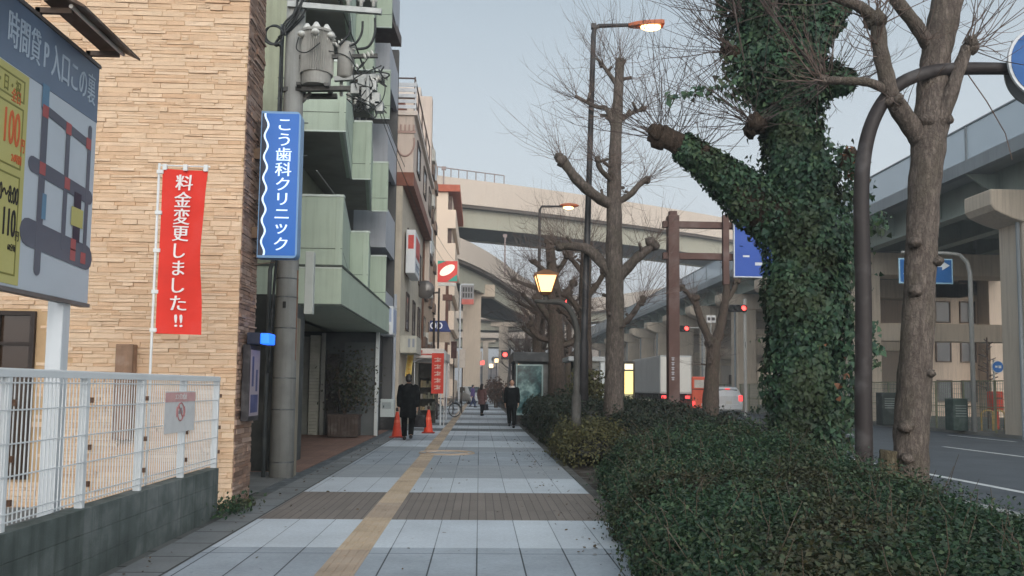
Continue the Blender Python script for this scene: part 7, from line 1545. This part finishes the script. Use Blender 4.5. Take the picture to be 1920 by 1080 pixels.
for yy in (1.6, 2.7, 9.4):
    for xx in (x0+.15, x1-.15): 
        sx = -1 if xx < xm_ else 1; wh = obj('wheel', MB().tube([(xx-.13,TY_+yy,ROADZ+.42),(xx+.13,TY_+yy,ROADZ+.42)], .42, n=20, ref=(0,1,0)), m_tyre, o); obj('hub', MB().tube([(xx+sx*.131,TY_+yy,ROADZ+.42),(xx+sx*.15,TY_+yy,ROADZ+.42)], .22, n=14, ref=(0,1,0)), m_hub, wh)
obj('mudflap', MB().box(x0+.03,x0+.5,TY_+1.0,TY_+1.03,ROADZ+.12,zb_-.36), m_blkpl, o)
# orange red small van
vy = 50.0; r0 = at(1297, 706, vy); r1 = at(1331, 748, vy); x0, x1 = r0.x, r0.x+1.48; zt_ = r0.z
o = thing('delivery_van', 'small orange red van with white rear window panel behind the forked tree', 'van', ((x0+x1)/2, vy, ROADZ)); m_or2 = mat('van_orange', S(214,84,52), .35, .08, spec=.45)
obj('body', MB().box(x0,x1,vy,vy+3.3,ROADZ+.28,zt_), m_or2, o, bevel=.07); obj('rear_window', MB().box(x0+.16,x1-.16,vy-.012,vy+.01,zt_-.68,zt_-.2), mat('van_window_pale', S(190,186,178), .3), o); obj('bumper', MB().box(x0-.01,x1+.01,vy-.06,vy+.1,ROADZ+.3,ROADZ+.5), m_blkpl, o, bevel=.02); obj('roof_gap', MB().box(x0+.02,x1-.02,vy-.014,vy+.012,zt_-.80,zt_-.74), mat('gap_brown', S(110,48,36), .6), o)
for sx in (x0+.04, x1-.19): obj('tail_light', MB().box(sx,sx+.15,vy-.03,vy+.05,ROADZ+.6,ROADZ+.9), m_tail, o)
obj('number_plate', MB().box(x0+.58,x1-.58,vy-.03,vy-.013,ROADZ+.62,ROADZ+.78), MATS['plate_pale'], o)
for yy in (.5,2.7):
    for xx in (x0+.08,x1-.08): obj('wheel', MB().tube([(xx-.08,vy+yy,ROADZ+.28),(xx+.08,vy+yy,ROADZ+.28)], .28, n=18, ref=(0,1,0)), m_tyre, o)

# ================================================================== street end: low dark buildings and distant trees
for i, (px0_, px1_, Y_, top, cc, lab) in enumerate(((880,930,230,690,S(120,112,112),'low grey building closing the far end of the street'),(925,990,250,672,S(150,136,130),'pale low building far beyond the shelter'),(985,1090,260,664,S(128,120,118),'long low building far behind the bare trees'),(1090,1200,240,655,S(170,158,148),'distant cream building behind the roofed stop'))):
    a, b = at(px0_,top,Y_), at(px1_,730,Y_); o = thing('distant_building', lab, 'building', (a.x,Y_,0)); obj('wall', MB().box(a.x,b.x,Y_,Y_+20,-.16,a.z), mat('dist%d' % i, cc, .9, .15, .1), o); wm_ = MB()
    for k in range(6): wm_.box(a.x+(b.x-a.x)*(k+.2)/6,a.x+(b.x-a.x)*(k+.7)/6,Y_-.1,Y_-.01,a.z*.45,a.z*.75)
    obj('window', wm_, mat('dist_win', S(84,84,88), .6), o); obj('roof_edge', MB().box(a.x-.3,b.x+.3,Y_-.4,Y_+20,a.z+.01,a.z+.5), mat('dist_roof', S(96,86,82), .8), o)
# service wires from the pole over the pavement
for i, (a, b, sag, lab) in enumerate((((UX,pY,9.6),(-1.9,60,10.6),.9,'long overhead cable running from the transformer pole down the street'),((UX+.5,pY-.2,8.4),(-2.2,58,9.8),.8,'second overhead cable below the first along the buildings'))):
    A, B = Vector(a), Vector(b); P = [A.lerp(B,t)-Vector((0,0,4*sag*t*(1-t))) for t in np.linspace(0,1,16)]
    o = tag(obj('overhead_cable', MB().tube(P, .011, n=4), MATS['cable_black']), lab, 'cable')
# lights and small boards down the street
for i, (px, py_, Y_, s_, m_, lab) in enumerate(((904,680,118,.32,emit('far_red',(1,.12,.1,1),1.5),'small red lit board far down the street left of the pier shadow'),(921,686,126,.3,emit('far_warm',(1,.72,.4,1),2.0),'tiny warm lit board far down the street'),(931,676,110,.26,emit('far_warm',(1,.72,.4,1)),'second tiny warm lit board beside the far post lamp'),(895,668,104,.6,mat('far_board',S(196,186,176),.6),'pale square board hanging far down by the pier'))):
    c = at(px, py_, Y_); o = thing('distant_sign', lab, 'sign', (c.x,Y_,0)); obj('panel', MB().box(c.x-s_,c.x+s_,Y_,Y_+.15,c.z-s_,c.z+s_), m_, o, bevel=.03); obj('post', MB().tube([(c.x,Y_+.2,-.1),(c.x,Y_+.2,c.z+s_)], .06, n=6), m_sig, o)
# evening air
HZ = MB().box(-420,420,-310,900,-1.2,70)
HAZE = True
if HAZE:
    g = bpy.data.materials.new('evening_air'); g.use_nodes = True; nt_h = g.node_tree; nt_h.nodes.remove(nt_h.nodes['Principled BSDF']); pv_ = nt_h.nodes.new('ShaderNodeVolumePrincipled'); pv_.inputs['Color'].default_value = (.86,.92,.96,1); pv_.inputs['Density'].default_value = .0020; pv_.inputs['Anisotropy'].default_value = .2
    nt_h.links.new(pv_.outputs[0], nt_h.nodes['Material Output'].inputs['Volume']); o = obj('haze', HZ, g); o['kind'] = 'stuff'
print('objects', len(bpy.data.objects), 'polys', sum(len(m.polygons) for m in bpy.data.meshes))
